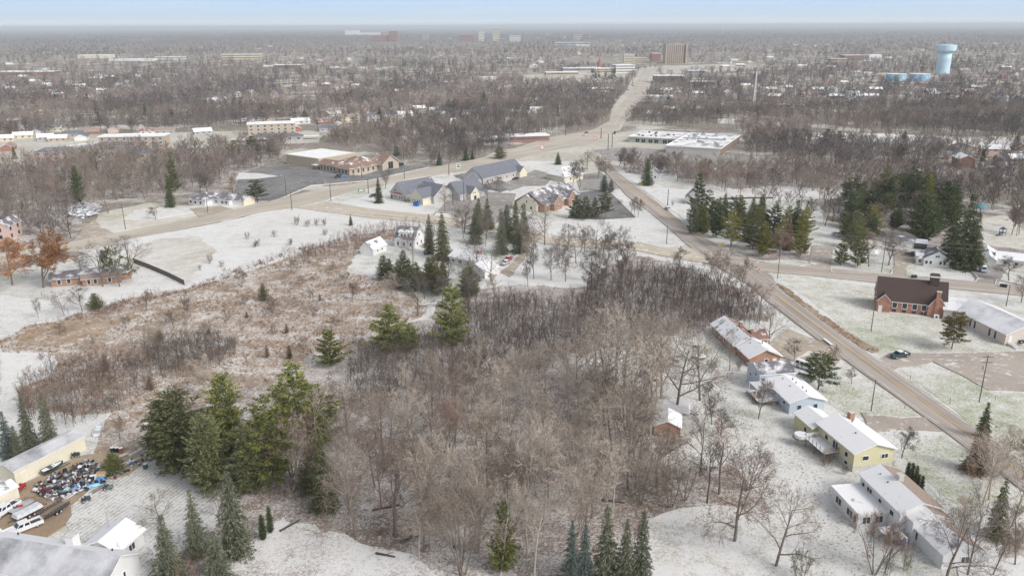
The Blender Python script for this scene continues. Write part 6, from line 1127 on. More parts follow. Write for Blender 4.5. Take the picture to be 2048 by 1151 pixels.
X, Y = pts_in([(560, 520), (640, 498), (705, 470), (800, 452), (870, 455), (880, 475), (800, 470), (740, 490), (700, 520), (620, 530)], 2.0, 17)
V, T, C2 = stamp(SAP, X, Y, nr.uniform(3, 6.5, len(X)), np.full(len(X), 1.0), tints(len(X), [(0.17, 0.135, 0.125), (0.21, 0.165, 0.15), (0.23, 0.15, 0.13)], 0.2)); mass('brushwood', 'band of brushwood along the lane above the farmhouse', V, T, C2)
X, Y = pts_in([(1550, 567), (1580, 583), (1640, 629), (1700, 669), (1760, 703), (1745, 705), (1690, 677), (1635, 637), (1585, 600)], 0.9, 18)
V, T, C2 = stamp(TUFT, X, Y, nr.uniform(0.5, 1.3, len(X)), np.full(len(X), 1.0), tints(len(X), [(0.38, 0.27, 0.18), (0.30, 0.20, 0.14)], 0.25)); mass('dead_grass', 'tan dead grass in the ditch beside the right-hand road', V, T, C2)
for poly, sd_, lab in (([(100, 640), (180, 625), (250, 600), (372, 579), (560, 507), (720, 468), (716, 476), (560, 517), (372, 588), (250, 612), (180, 638)], 19, 'brown weeds along the edge of the white field'),):
    X, Y = pts_in(poly, 1.3, sd_); V, T, C2 = stamp(TUFT+BUSH, X, Y, nr.uniform(0.6, 2.0, len(X)), np.full(len(X), 1.0), tints(len(X), [(0.26, 0.18, 0.14), (0.20, 0.15, 0.13)], 0.2)); mass('weeds', lab, V, T, C2)
X, Y = pts_in([(1985, 905), (2060, 890), (2060, 960), (2010, 985), (1960, 1010), (1930, 960), (1950, 925)], 2.6, 20)
V, T, C2 = stamp(SAP, X, Y, nr.uniform(2.5, 5, len(X)), np.full(len(X), 1.2), tints(len(X), [(0.38, 0.30, 0.22), (0.40, 0.27, 0.19)], 0.2)); mass('brushwood', 'tan brushwood beside the road at the lower right', V, T, C2)
X, Y = pts_in([(560, 930), (1300, 930), (1540, 1000), (1290, 1050), (1200, 1180), (860, 1180), (700, 1080), (540, 1020)], 2.0, 23)
V, T, C2 = stamp(TUFT, X, Y, nr.uniform(0.2, 0.6, len(X)), np.full(len(X), 1.6), tints(len(X), [(0.15, 0.11, 0.09), (0.22, 0.15, 0.12)], 0.2)); mass('leaf_litter', 'brown leaf litter and fallen sticks on the snow under the near wood', V, T, C2)

for poly, sd_, gp, cols, lab in (
  ([(420, 1165), (470, 1105), (520, 1070), (560, 1040), (640, 1062), (730, 1090), (830, 1110), (880, 1165)], 51, 0.62, [(0.17, 0.12, 0.10), (0.24, 0.18, 0.14)], 'brown leaves poking through the snow at the bottom of the wood'),
  ([(1270, 1180), (1290, 1035), (1400, 1015), (1480, 1015), (1560, 1045), (1640, 1110), (1690, 1180)], 52, 0.75, [(0.30, 0.26, 0.18), (0.24, 0.20, 0.14), (0.20, 0.16, 0.13)], 'grass tips poking through the snow of the curved lawn'),
  ([(1330, 930), (1300, 780), (1330, 690), (1440, 745), (1500, 840), (1600, 900), (1680, 1000), (1760, 1180), (1640, 1110), (1540, 1020), (1450, 935)], 53, 0.9, [(0.28, 0.27, 0.17), (0.24, 0.21, 0.14), (0.20, 0.16, 0.13)], 'grass tips poking through the snow behind the row of houses'),
  ([(1300, 780), (1320, 690), (1400, 670), (1440, 745), (1420, 790)], 54, 1.0, [(0.24, 0.21, 0.15), (0.20, 0.16, 0.13)], 'grass tips in the snowy yard left of the brick ranch house'),
  ([(1640, 765), (1700, 745), (1760, 768), (1845, 830), (1765, 838), (1850, 870), (1990, 950), (2060, 1010), (2060, 1060), (1900, 1000), (1790, 905), (1700, 830), (1650, 805)], 55, 0.95, [(0.30, 0.31, 0.16), (0.28, 0.24, 0.15)], 'green grass tips on the lawns between the houses and the road')):
    X, Y = pts_in(poly, gp, sd_); V, T, C2 = stamp(TUFT, X, Y, nr.uniform(0.10, 0.30, len(X)), np.full(len(X), 1.6), tints(len(X), cols, 0.25)); mass('grass_tips', lab, V, T, C2)
# mid-distance and far woods
MIDT = [low_tree(s+50, 13, 20, 0.0105, 0.12, 40, 0.012, 0.13) for s in range(8)]
FART = [low_tree(s+80, 8, 8, 0.024, 0.05, 44, 0.02, 0.17) for s in range(6)]
VFART = [low_tree(s+110, 6, 3, 0.065, 0.05, 50, 0.0, 0.22) for s in range(5)]
FIRS = [fir(s, 46, 0.07) for s in range(3)]
OPEN = [PA(p) for p in (   # kept clear: highway, lots, yards, buildings
 [(-30, 560), (175, 500), (400, 455), (600, 420), (850, 450), (1109, 495), (1440, 540), (1540, 470), (1400, 440), (1300, 380), (1245, 335), (1340, 338), (1560, 330), (1560, 318), (1490, 312), (1480, 262), (1290, 252), (1250, 240), (1285, 215), (1303, 175), (1316, 140), (1280, 140), (1255, 180), (1225, 217), (1210, 243), (1180, 258), (1100, 270), (1000, 298), (949, 316), (857, 332), (800, 322), (740, 300), (640, 285), (570, 296), (560, 325), (490, 345), (470, 385), (370, 395), (360, 415), (250, 412), (150, 440), (190, 470), (125, 486), (-30, 505)],
 [(1155, 330), (1560, 345), (1560, 320), (1490, 310), (1480, 285), (1240, 285), (1180, 300)],
 [(1240, 350), (1330, 358), (1420, 376), (1500, 395), (1500, 470), (1400, 460)], [(1560, 405), (1640, 420), (1672, 492), (1620, 540), (1580, 520)],
 [(1940, 430), (2020, 425), (2060, 470), (2060, 620), (1780, 560), (1780, 480), (1860, 478), (1940, 500)], [(1640, 500), (1790, 520), (1790, 560), (1640, 545)],
 [(1600, 262), (1790, 266), (2060, 283), (2060, 300), (1860, 292), (1700, 284), (1600, 278)], [(1440, 380), (1720, 385), (1760, 395), (1600, 402), (1480, 404)],
 [(-20, 330), (-20, 288), (30, 275), (200, 264), (330, 266), (480, 258), (600, 252), (640, 260), (640, 284), (500, 292), (300, 304), (130, 322)], [(1310, 133), (1480, 127), (1530, 133), (1460, 143), (1330, 150)], [(1040, 150), (1230, 140), (1270, 148), (1240, 165), (1050, 168)],
 [(1760, 150), (1900, 146), (1900, 160), (1760, 165)], [(1100, 125), (1240, 110), (1320, 122), (1380, 118), (1380, 134), (1240, 136)])]
SPARSE = [(PA(p), f) for p, f in (
 ([(1530, 205), (1540, 165), (1700, 150), (1900, 165), (1900, 200), (1800, 215), (1600, 215)], 0.45), ([(1290, 215), (1300, 175), (1420, 170), (1560, 190), (1560, 210), (1440, 225), (1330, 235)], 0.75),
 ([(480, 265), (500, 240), (640, 215), (900, 210), (900, 235), (760, 262), (640, 282)], 0.35), ([(420, 120), (520, 105), (720, 112), (720, 130), (520, 140)], 0.5), ([(0, 150), (0, 120), (330, 108), (520, 105), (480, 125), (100, 150)], 0.5),
 ([(560, 190), (560, 160), (730, 158), (730, 182)], 0.3), ([(1380, 165), (1380, 125), (1640, 115), (1700, 125), (1560, 150)], 0.5), ([(1840, 200), (1960, 140), (2060, 120), (2060, 200)], 0.5),
 ([(1850, 345), (1920, 300), (2060, 300), (2060, 345), (1950, 360)], 0.4), ([(1660, 440), (1780, 440), (1850, 480), (1780, 510), (1700, 500)], 0.5), ([(1860, 130), (1960, 90), (2060, 80), (2060, 110)], 0.6), ([(700, 80), (1000, 72), (1100, 80), (980, 95), (700, 98)], 0.6), ([(1100, 85), (1230, 80), (1280, 95), (1120, 100)], 0.6))]
def field_noise(X, Y, s):
    return np.sin(X/s+1.7*np.sin(Y/(s*1.3)))*np.sin(Y/s+1.3*np.sin(X/(s*1.7)+2))
PALW = 0.97*np.array([(0.24, 0.208, 0.18), (0.30, 0.26, 0.225), (0.21, 0.18, 0.17), (0.26, 0.20, 0.175), (0.34, 0.30, 0.27), (0.17, 0.15, 0.145)])
def woods(z0, z1, sl, sd, seed, wide=1.34):
    r = np.random.RandomState(seed); y = z0; XS = []; YS = []
    while y < z1:
        s_l = sl(y); s_d = sd(y); w = y*0.64*wide+60; n = int(2*w/s_l); XS.append(r.uniform(-w, w, n)); YS.append(y+r.uniform(0, s_d, n)); y += s_d
    X = np.concatenate(XS); Y = np.concatenate(YS); keep = np.ones(len(X), bool)
    for p in OPEN: keep &= ~inside(p, X, Y)
    u = r.rand(len(X))
    for p, f in SPARSE:
        k = inside(p, X, Y); keep &= ~(k & (u > f))
    big = field_noise(X, Y, 95.0)+0.6*field_noise(X+500, Y, 37.0)
    keep &= ~((big > np.where(Y > 900, 0.55, 0.85)) & (u > 0.3))
    px, py = to_px(X, Y); keep &= ~((py > 400) & (px < 1500)) & ~(py > 500) & ~((px < 500) & (py > 345))
    return X[keep], Y[keep], r
def wood_cols(X, Y, r, var=0.2):
    f = field_noise(X, Y, 60.0); k = np.clip(((f+1)/2*5+r.uniform(-1.6, 1.6, len(X))).astype(int), 0, 5); order = np.array([5, 2, 0, 3, 1, 4]); return (PALW[order[k]]*r.uniform(1-var, 1+var, (len(X), 1))*(1+0.22*field_noise(X+300, Y, np.maximum(28, Y*0.03)))[:, None]).astype(np.float32)
X, Y, r = woods(400, 900, lambda y: 6.5, lambda y: 6.5, 1)
C = wood_cols(X, Y, r); V, T, C2 = stamp(MIDT, X, Y, r.uniform(8, 15, len(X)), r.uniform(0.8, 1.15, len(X)), C); mass('woodland', 'leafless grey-brown woodland in the middle distance either side of the highway', V, T, C2); n_mid = len(X)
XL, YL = pts_in([(0, 345), (60, 345), (200, 340), (450, 322), (460, 345), (440, 372), (350, 385), (300, 402), (200, 402), (150, 430), (60, 470), (-20, 470), (-20, 345)], 5.0, 41)
X3, Y3 = pts_in([(1560, 400), (1640, 408), (1700, 412), (1790, 400), (1960, 420), (1940, 440), (1840, 475), (1780, 470), (1700, 470), (1660, 450), (1560, 440), (1420, 376), (1330, 356), (1250, 346), (1245, 335), (1350, 340), (1450, 345), (1600, 355), (2060, 360), (2060, 425), (1960, 428), (1700, 385), (1540, 372), (1440, 380)], 7.0, 42)
XL = np.append(XL, X3); YL = np.append(YL, Y3); nL = len(XL)
V, T, C2 = stamp(MIDT, XL, YL, r.uniform(7, 13, nL), r.uniform(0.8, 1.15, nL), wood_cols(XL, YL, r)); mass('woodland', 'leafless grey-brown wood filling the ground behind the left lawn and behind the right grove', V, T, C2)
X, Y, r = woods(900, 2600, lambda y: max(8.0, 0.0075*y), lambda y: max(9.0, y*y/105000), 2)
C = wood_cols(X, Y, r, 0.28)*np.array([1.0, 1.0, 1.05], np.float32); V, T, C2 = stamp(FART, X, Y, r.uniform(9, 15.5, len(X)), r.uniform(0.95, 1.35, len(X)), C); mass('far_woodland', 'leafless woodland between the far houses, reaching toward the town', V, T, C2); n_far = len(X)  # slight blue of the haze put into the crown colours
X, Y, r = woods(2600, 16000, lambda y: 0.0042*y, lambda y: y*y/140000, 3)
C = wood_cols(X, Y, r, 0.3)*np.array([1.02, 1.03, 1.12], np.float32); V, T, C2 = stamp(VFART, X, Y, r.uniform(9, 16, len(X)), np.clip(Y/3000, 1.3, 3.2), C); mass('distant_woodland', 'bluish distant woodland along the horizon', V, T, C2)  # crowns tinted bluer still: distance haze painted into their colour
print('WOOD', n_mid, n_far, len(X))
# evergreens mixed into the far woods
r = np.random.RandomState(9); Y = 700*np.exp(r.rand(1500)*2.6); X = r.uniform(-0.7, 0.7, 1500)*Y; keep = np.ones(1500, bool)
for p in OPEN: keep &= ~inside(p, X, Y)
keep &= (r.rand(1500) < 0.35+0.5*(field_noise(X, Y, 130) > 0.1)); X, Y = X[keep], Y[keep]
for (cx, cy, n, w) in ((1215, 158, 16, 30), (1665, 132, 26, 40), (750, 128, 14, 22), (815, 130, 10, 14), (855, 130, 8, 12), (1245, 170, 6, 20), (905, 226, 4, 10), (1900, 175, 10, 40), (1790, 178, 8, 20), (950, 175, 0, 1)):
    q = [P(cx+r.uniform(-w, w), cy+r.uniform(-4, 4)) for _ in range(n)]
    if q: X = np.append(X, [a[0] for a in q]); Y = np.append(Y, [a[1] for a in q])
V, T, C2 = stamp(FIRS, X, Y, r.uniform(10, 20, len(X)), r.uniform(1.0, 1.7, len(X)), tints(len(X), [(0.05, 0.075, 0.05), (0.07, 0.09, 0.05), (0.04, 0.06, 0.045)], 0.25)); mass('far_evergreens', 'dark evergreens dotted through the far woodland', V, T, C2)
# ------------------------------------------------------------------ landmarks in the distance
M_tank = plain('pale_blue_tank_paint', (0.52, 0.70, 0.80), 0.5, 0.08, 0.05); M_tankw = plain('weathered_blue_tank', (0.28, 0.45, 0.58), 0.6, 0.45, 0.12)
M_towertan = plain('tan_concrete_panels', (0.42, 0.35, 0.29), 0.8, 0.1, 0.05); M_towerdark = plain('dark_window_strips', (0.16, 0.145, 0.14), 0.4, 0.2, 0.1)
M_snowtop = plain('snow_on_flat_roof', (0.80, 0.80, 0.82), 0.9, 0.05, 0.1); M_far = {'brick': plain('far_brick', (0.34, 0.18, 0.14), 0.9), 'tan': plain('far_tan_wall', (0.50, 0.42, 0.32), 0.9), 'white': plain('far_white_wall', (0.72, 0.71, 0.69), 0.8), 'grey': plain('far_grey_wall', (0.42, 0.42, 0.43), 0.8), 'dark': plain('far_dark_wall', (0.12, 0.11, 0.12), 0.6), 'blue': plain('far_blue_wall', (0.42, 0.52, 0.62), 0.8), 'cream': plain('far_cream_wall', (0.66, 0.60, 0.46), 0.8), 'pink': plain('far_pink_wall', (0.60, 0.46, 0.40), 0.8)}
x, y = P(1884, 148)
wt = empty('water_tower', (x, y, 0), 0, 'pale blue water tower with fluted pedestal and flared flat-topped tank', 'water tower')
m = MB(); m.lathe([(14.2, 0), (13.4, 8), (13.0, 30), (13.0, 43)], M_tank, 40); m.build('pedestal', wt, smooth=True)
m = MB(); m.lathe([(13.02, 42.9), (18.8, 47.2), (19.5, 48.2), (19.5, 58.8), (18.9, 59.4), (9, 60.0), (1, 60.3)], M_tank, 40); m.build('tank', wt)
m = MB(); m.lathe([(1.2, 60.1), (1.2, 61.6)], M_tank, 10); m.build('roof_hatch', wt); wt.scale = (0.86, 0.86, 0.84)
for cx, lb in ((1791, 'left of the two low weathered blue water tanks by the tower'), (1838, 'right of the two low weathered blue water tanks by the tower')):
    x, y = P(cx, 161); t_ = empty('water_tank', (x, y, 0), 0, lb, 'water tank', 'pair of low blue water tanks')
    m = MB(); m.lathe([(18, 0), (18, 12)], M_tankw, 36); m.build('tank_wall', t_); m = MB(); m.lathe([(18.3, 12.01), (18.3, 12.4), (9, 13.0), (1, 13.3)], M_snowtop, 36); m.build('tank_roof', t_); t_.scale = (0.84, 0.84, 0.84)
def far_block(name, label, cx, by, L, W, H, rz, wall, top=None, bands=0, group=None, cat='building', ribs=None):
    x, y = P(cx, by); r = empty(name, (x, y, 0), R(rz), label, cat, group); r.scale = (0.95, 1, 0.86)
    m = MB(); m.box(-L/2, 0, 0, L/2, W, H, wall); m.build('wall', r)
    m = MB(); m.box(-L/2-0.3, -0.3, H+0.01, L/2+0.3, W+0.3, H+0.9, top or M_snowtop); m.build('roof', r)
    for k in range(bands):
        m = MB(); z = (k+0.45)*H/bands; m.box(-L/2+1, -0.12, z, L/2-1, -0.01, z+H/bands*0.4, M_towerdark); m.box(L/2+0.01, 1, z, L/2+0.12, W-1, z+H/bands*0.4, M_towerdark); m.box(-L/2-0.12, 1, z, -L/2-0.01, W-1, z+H/bands*0.4, M_towerdark); m.build('window_band', r)
    if ribs:
        for k in range(ribs):
            m = MB(); a = -L/2+L*(k+0.25)/ribs; m.box(a, -0.25, 0, a+L/ribs*0.45, -0.01, H-2, M_towerdark); m.build('window_strip', r)
    return r
tb = far_block('tower_block', 'tall tan tower block with dark vertical window strips on the horizon', 1351, 127, 46, 30, 50, 4, M_towertan, M_towertan, ribs=9, cat='tower block')
m = MB(); m.box(-27, -4, 0, -23.1, 20, 49, M_towertan); m.box(23.1, -4, 0, 27, 20, 49, M_towertan); m.box(-4, 6, 50.95, 8, 18, 54, M_towertan); m.build('stair_tower', tb)
FB = [('apartment_block', 'brown brick mid-rise left of the tall tan tower block', 1312, 123, 24, 16, 22, 4, 'brick', 5), ('office_block', 'stepped cream building left of the brown mid-rise', 1258, 126, 26, 18, 22, 0, 'cream', 5), ('office_block', 'low cream wing joining the stepped cream building', 1281, 125, 34, 14, 11, 0, 'cream', 2),
      ('hospital', 'white glassy building beside the highway near its crest', 1251, 146, 38, 34, 16, 10, 'white', 3), ('hospital', 'long tan low building left of the white glassy one', 1212, 146, 48, 24, 9, 10, 'tan', 2), ('school', 'long low white-roofed school left of the highway crest', 1165, 143, 80, 30, 7, 6, 'grey', 1), ('school', 'second long low roof in front of the white-roofed school', 1125, 151, 62, 22, 6, 6, 'tan', 1),
      ('office_block', 'black-walled two-storey office with white roof right of the highway', 1338, 166, 48, 26, 12, -4, 'dark', 2), ('store', 'low brick store with white roof behind the black-walled office', 1404, 170, 42, 20, 5, -6, 'brick', 1), ('store', 'low white-roofed store right of the low brick store', 1392, 148, 40, 20, 6, -6, 'grey', 1),
      ('school', 'red-walled school building with white gymnasium near the water tower', 1708, 121, 52, 28, 14, 0, 'brick', 2), ('gymnasium', 'bright white block right of the red-walled school', 1750, 121, 34, 26, 15, 8, 'white', 0), ('store', 'low tan building left of the red-walled school', 1678, 123, 40, 20, 7, 0, 'tan', 1),
      ('hospital', 'wide brick hospital slab on the horizon', 763, 84, 110, 40, 42, 0, 'brick', 3), ('hospital', 'taller brick hospital wing at its right end', 787, 84, 50, 40, 68, 0, 'brick', 4), ('factory', 'white stepped industrial block on the skyline left of the brick hospital', 704, 70, 150, 60, 50, 0, 'white', 0), ('factory', 'long low white industrial block on the skyline', 735, 70, 260, 60, 26, 0, 'white', 0),
      ('office_tower', 'brownish block on the skyline left of two white towers', 934, 81, 100, 40, 40, 0, 'brick', 3), ('office_tower', 'left white tower of the skyline pair', 963, 82, 34, 30, 62, 0, 'white', 6), ('office_tower', 'right and taller white tower of the skyline pair', 992, 82, 42, 34, 78, 0, 'cream', 7), ('office_tower', 'broad pale block right of the skyline towers', 1030, 83, 66, 40, 36, 0, 'white', 3),
      ('office_tower', 'small pale tower between the hospital and the skyline pair', 851, 80, 44, 34, 38, 0, 'grey', 3), ('warehouse', 'long dark warehouse with white front on the far plain', 1145, 90, 170, 60, 12, -3, 'blue', 1), ('warehouse', 'white warehouse right of the long dark one', 1165, 93, 60, 40, 8, -3, 'white', 0), ('office_block', 'pinkish pair of low blocks above the far plain', 1155, 78, 60, 40, 30, 0, 'pink', 2),
      ('shopping_centre', 'brick shopping row with pale roof at the far left', 45, 152, 110, 40, 8, 4, 'brick', 1), ('shopping_centre', 'rounded pale-roofed hall above the far left woods', 186, 117, 90, 50, 10, 4, 'cream', 0), ('shopping_centre', 'flat bright white roof right of the pale-roofed hall', 262, 122, 120, 30, 5, 2, 'white', 0), ('shopping_centre', 'white low row right of the flat bright roof', 338, 119, 80, 30, 7, 2, 'white', 1),
      ('apartment_block', 'long cream apartment block in the far left woods', 483, 119, 110, 30, 15, 4, 'cream', 2), ('apartment_block', 'reddish long building above the grey far trees', 575, 137, 70, 30, 8, 2, 'brick', 1), ('shopping_centre', 'oval white roof alone in the far wood left of centre', 966, 162, 44, 20, 6, 0, 'white', 0), ('store', 'dark-roofed building on the highway shoulder in the far wood', 1203, 184, 34, 16, 5, 10, 'white', 1),
      ('warehouse', 'first white-roofed storage row in the right wood', 1563, 217, 60, 12, 4, -22, 'white', 0), ('warehouse', 'second white-roofed storage row in the right wood', 1618, 225, 40, 12, 4, -20, 'white', 0), ('warehouse', 'third white-roofed storage row in the right wood', 1676, 231, 62, 12, 4, -16, 'white', 0), ('warehouse', 'snowy roof left of the three storage rows', 1500, 214, 50, 10, 4, -14, 'white', 0), ('trailer', 'white semi-trailer parked beyond the strip mall', 1452, 247, 15, 3, 3.6, -4, 'white', 0),
      ('roadside_building', 'brown low building with snow-patched roof left of the highway', 1058, 284, 34, 14, 5, 12, 'brick', 1), ('workshop', 'grey workshop with white roof at the edge of the left wood', 993, 289, 22, 12, 5, 20, 'grey', 1), ('motel', 'snow-roofed row behind the strip mall across the wood', 1318, 201, 34, 18, 5, -8, 'blue', 0), ('motel', 'snowy roof below the other snow-roofed row', 1296, 210, 24, 12, 4, -8, 'grey', 0)]
for n_, lb, cx, by, L, W, H, rz, mt, bd in FB: far_block(n_, lb, cx, by, L, W, H, rz, M_far[mt], None, bd, cat=n_.replace('_', ' '))
x, y = P(1199, 141); m = MB(); m.tube((0, 0, 0), (0, 0, 20), 3.0, 2.6, M_far['brick'], 8); m.tube((0, 0, 20.01), (0, 0, 26), 2.4, 0.2, M_far['brick'], 8); m.build('spire', None, 'red brick tower with pointed top by the long tan building', 'tower', loc=(x, y, 0))
x, y = P(1482, 82); m = MB(); m.lathe([(2, 0), (1.8, 36), (8, 42), (8, 50), (1, 54)], M_far['white'], 12); m.build('water_tower', None, 'tiny white water tower on the far plain right of the tall block', 'water tower', loc=P(1445, 70)+(0,))
m = MB(); m.lathe([(3, 0), (2.6, 34), (9, 40), (9, 50), (1, 54)], M_far['white'], 12); m.build('water_tower', None, 'tiny white water tower on the horizon at the far right', 'water tower', loc=P(2011, 62)+(0,))
# apartments and far houses
def apt(cx, by, L, W, H, rz, label, wall, roof, nw, storeys, flat):
    x, y = P(cx, by); wins = []
    for s_ in range(storeys):
        for k in range(nw): wins.append(('S', L*(k+0.5)/nw, 0.9+s_*2.8, L/nw*0.32, 1.5, M_trim))
    return building('apartment_building', label, 'apartments', (x, y), rz, [dict(L=L, W=W, h=storeys*2.9, rise=0 if flat else 2.6, axis='flat' if flat else 'hip', wall=wall, roof=roof, over=0.6, win=wins)], 'apartment buildings on the left')
apt(200, 299, 46, 15, 8.7, 6, 'long tan brick three-storey flats with white flat roof', M_tanw, M_rwhite, 9, 3, True); apt(497, 271, 38, 14, 8.7, 16, 'smaller tan brick flats with white flat roof right of the long ones', M_tanw, M_rwhite, 7, 3, True)
apt(70, 323, 26, 13, 5.8, 14, 'pale two-storey flats with dark grey hip roof at the left', M_pink, M_rgrey, 5, 2, False); apt(182, 310, 26, 12, 5.8, 10, 'grey-roofed flats just below the long tan flats', M_cream, M_rgrey, 5, 2, False); apt(192, 328, 32, 12, 5.8, 10, 'lowest grey-roofed flats half hidden by bare trees', M_cream, M_rgrey, 6, 2, False); apt(500, 284, 40, 12, 5.8, 14, 'dark-roofed low flats in front of the smaller tan flats', M_grey, M_rgrey, 6, 1, False)
for cx, by, L, rz, lb in ((132, 300, 26, 50, 'white carport roof standing askew among the flats'), (232, 304, 30, 6, 'long flat carport in front of the tan flats'), (462, 286, 30, 6, 'carport with white roof left of the smaller tan flats'), (560, 281, 30, 14, 'carport below the smaller tan flats')):
    x, y = P(cx, by); r = empty('carport', (x, y, 0), R(rz), lb, 'carport', 'carports among the flats'); m = MB(); m.box(0, 0, 2.3, L, 5.5, 2.55, M_galv, M_snowtop); m.build('roof', r)
    for k in range(5):
        for yy in (0.3, 5.2): m = MB(); m.box(k*(L-0.5)/4+0.1, yy-0.1, 0, k*(L-0.5)/4+0.3, yy+0.1, 2.29, M_galv); m.build('post', r)
hr = random.Random(44); ROOFS = [(M_snowtop, 'snow-covered'), (M_rsnow, 'snow-covered'), (M_rpatch, 'snow-patched grey'), (M_rgrey, 'grey'), (M_rtan, 'sandy brown'), (M_rbrick, 'reddish')]
WALLS = [('white', 'white'), ('cream', 'cream'), ('grey', 'grey'), ('brick', 'brick'), ('tan', 'tan'), ('pink', 'pinkish'), ('blue', 'pale blue')][:6]+[('white', 'white'), ('cream', 'cream')]
def small_house(X, Y, rz, where, sc_=1.0):
    w = hr.choice(WALLS); f = hr.choices(ROOFS, weights=(4, 3, 3, 2, 2, 1))[0]; L = hr.uniform(11, 17)*sc_; W = hr.uniform(7.5, 9.5)*sc_; h = hr.choice((2.8, 2.8, 2.8, 5.4)) if 'flats' not in where else 2.8
    lb = '%s house with %s roof %s' % (w[1], f[1], where); r = empty('house', (X, Y, 0), rz, lb, 'house', lb)
    m = MB(); wall_shell(m, -L/2, L/2, -W/2, W/2, 0, h, 2.2, 'x', M_far[w[0]])
    for s_ in range(int(h/2.7)):
        for k in range(3): a = -L/2+L*(k+0.35)/3; m.box(a, -W/2-0.05, 1+s_*2.6, a+1.5, -W/2-0.004, 2.2+s_*2.6, M_towerdark)
    m.build('wall', r); m = MB(); gable_roof(m, -L/2, L/2, -W/2, W/2, h, 2.2, 'x', 0.5, f[0], M_trim); m.build('roof', r)
HC = [ # where, list of photo points
 ('among the flats at the far left', 20, [(12, 282), (48, 276), (75, 268), (92, 280), (118, 282), (148, 274), (165, 279), (112, 262), (62, 262), (182, 268), (228, 264), (300, 268), (330, 267), (28, 262), (18, 300), (20, 262)]),
 ('in the left wood beyond the flats', 25, [(284, 243), (370, 228), (444, 218), (405, 268), (497, 247), (525, 258), (540, 246), (600, 247), (590, 262), (660, 245)]),
 ('in the rows left of the highway', 30, [(668, 232), (655, 262), (680, 255), (700, 245), (732, 232), (745, 242), (786, 246), (808, 232), (812, 218), (838, 226), (862, 224), (886, 232), (898, 222), (895, 248), (880, 262), (725, 222), (775, 258), (690, 272), (650, 248)]),
 ('with red-brown and snowy roofs in the far left clearing', 15, [(540, 172), (572, 173), (610, 172), (628, 174), (650, 170), (672, 176), (690, 172), (712, 174), (722, 168)]),
 ('scattered in the far left woods', 10, [(95, 172), (110, 190), (118, 197), (60, 190), (55, 200), (70, 165), (190, 160), (200, 163), (248, 166), (160, 178), (175, 182), (205, 188), (30, 165), (20, 130), (60, 128), (100, 138), (22, 180), (140, 170), (8, 175)]),
 ('in the far clearing left of centre', 10, [(520, 98), (540, 94), (550, 128), (575, 132), (610, 138), (645, 130), (670, 135), (725, 138), (760, 142), (700, 120), (640, 124), (600, 118), (820, 98), (780, 100), (840, 96), (800, 92)]),
 ('in the far town left of the highway crest', 0, [(1050, 76), (1075, 78), (1110, 74), (1130, 76), (1180, 74), (1205, 76), (1240, 82), (1270, 88), (1300, 86), (1320, 90), (1060, 124), (1080, 120), (1130, 118), (1040, 70), (1095, 70), (1245, 93), (1225, 88), (900, 78), (1005, 78), (880, 84)]),
 ('right of the highway in the middle distance', -10, [(1320, 238), (1298, 225), (1340, 222), (1120, 222), (1145, 225), (1305, 232), (1455, 192), (1470, 196), (1490, 178), (1450, 180), (1395, 190), (1360, 202), (1332, 188)]),
 ('in the snowy mobile-home rows on the right', -12, [(1542, 186), (1560, 182), (1548, 196), (1575, 178), (1590, 188), (1610, 184), (1612, 174), (1600, 196), (1635, 182), (1650, 190), (1640, 202), (1672, 196), (1690, 192), (1705, 190), (1722, 196), (1735, 190), (1750, 186), (1742, 200), (1665, 184), (1680, 204), (1720, 182), (1560, 170), (1580, 166), (1720, 205), (1700, 201), (1625, 193), (1655, 175), (1560, 160), (1598, 158), (1690, 168), (1710, 164)]),
 ('near the pale ground right of the tower block', -5, [(1390, 138), (1420, 140), (1450, 135), (1440, 126), (1470, 122), (1500, 126), (1520, 122), (1550, 130), (1560, 122), (1585, 126), (1605, 134), (1540, 116), (1520, 140), (1580, 140), (1480, 132), (1500, 115)]),
 ('below the blue water tower', 0, [(1846, 170), (1860, 186), (1868, 192), (1900, 190), (1920, 196), (1935, 190), (1950, 178), (1975, 184), (1960, 165), (1990, 166), (2005, 158), (1940, 160), (2025, 150), (2040, 140), (2010, 140), (2020, 132), (1985, 148), (2030, 184), (2042, 196), (2020, 205), (1990, 200), (1905, 200), (1810, 205)]),
 ('on the far plain to the right', 0, [(1560, 78), (1600, 80), (1640, 78), (1690, 80), (1720, 76), (1770, 60), (1820, 60), (1850, 74), (1900, 90), (1990, 90), (2010, 88), (1960, 112), (1800, 78), (1830, 74), (1655, 92), (1590, 92), (1540, 72), (2025, 110), (1930, 100), (1580, 60), (1460, 74)]),
 ('on the far plain to the left', 0, [(158, 76), (285, 82), (300, 80), (180, 58), (215, 62), (120, 92), (95, 106), (400, 96), (340, 100), (435, 72), (520, 68), (600, 72), (25, 68), (860, 66), (900, 64)]),
 ('at the right edge above the wood', -8, [(1925, 302), (1965, 318), (1985, 312), (2012, 322), (1990, 340), (1925, 332), (1915, 318), (2035, 332), (1850, 294), (2030, 300), (2045, 318), (1870, 288)]),
]
for where, rz, pts in HC:
    for px_, py_ in pts: X, Y = P(px_, py_); small_house(X, Y, R(rz+hr.choice((0, 0, 90))+hr.uniform(-8, 8)), where, 1.0 if py_ > 150 else 1.3)
rr_ = random.Random(91)
for where, n_, x0, x1, y0, y1 in (('among the trees of the far left plain', 44, 0, 900, 92, 205), ('among the trees of the far right plain', 30, 1350, 2048, 90, 150), ('among the trees left of the highway', 18, 900, 1190, 100, 235)):
    for _ in range(n_):
        px_, py_ = rr_.uniform(x0, x1), rr_.uniform(y0, y1); X, Y = P(px_, py_)
        if not any(inside(p, np.array([X]), np.array([Y]))[0] for p in OPEN): small_house(X, Y, rr_.uniform(0, 3.1), where, 1.1 if py_ > 150 else 1.5)
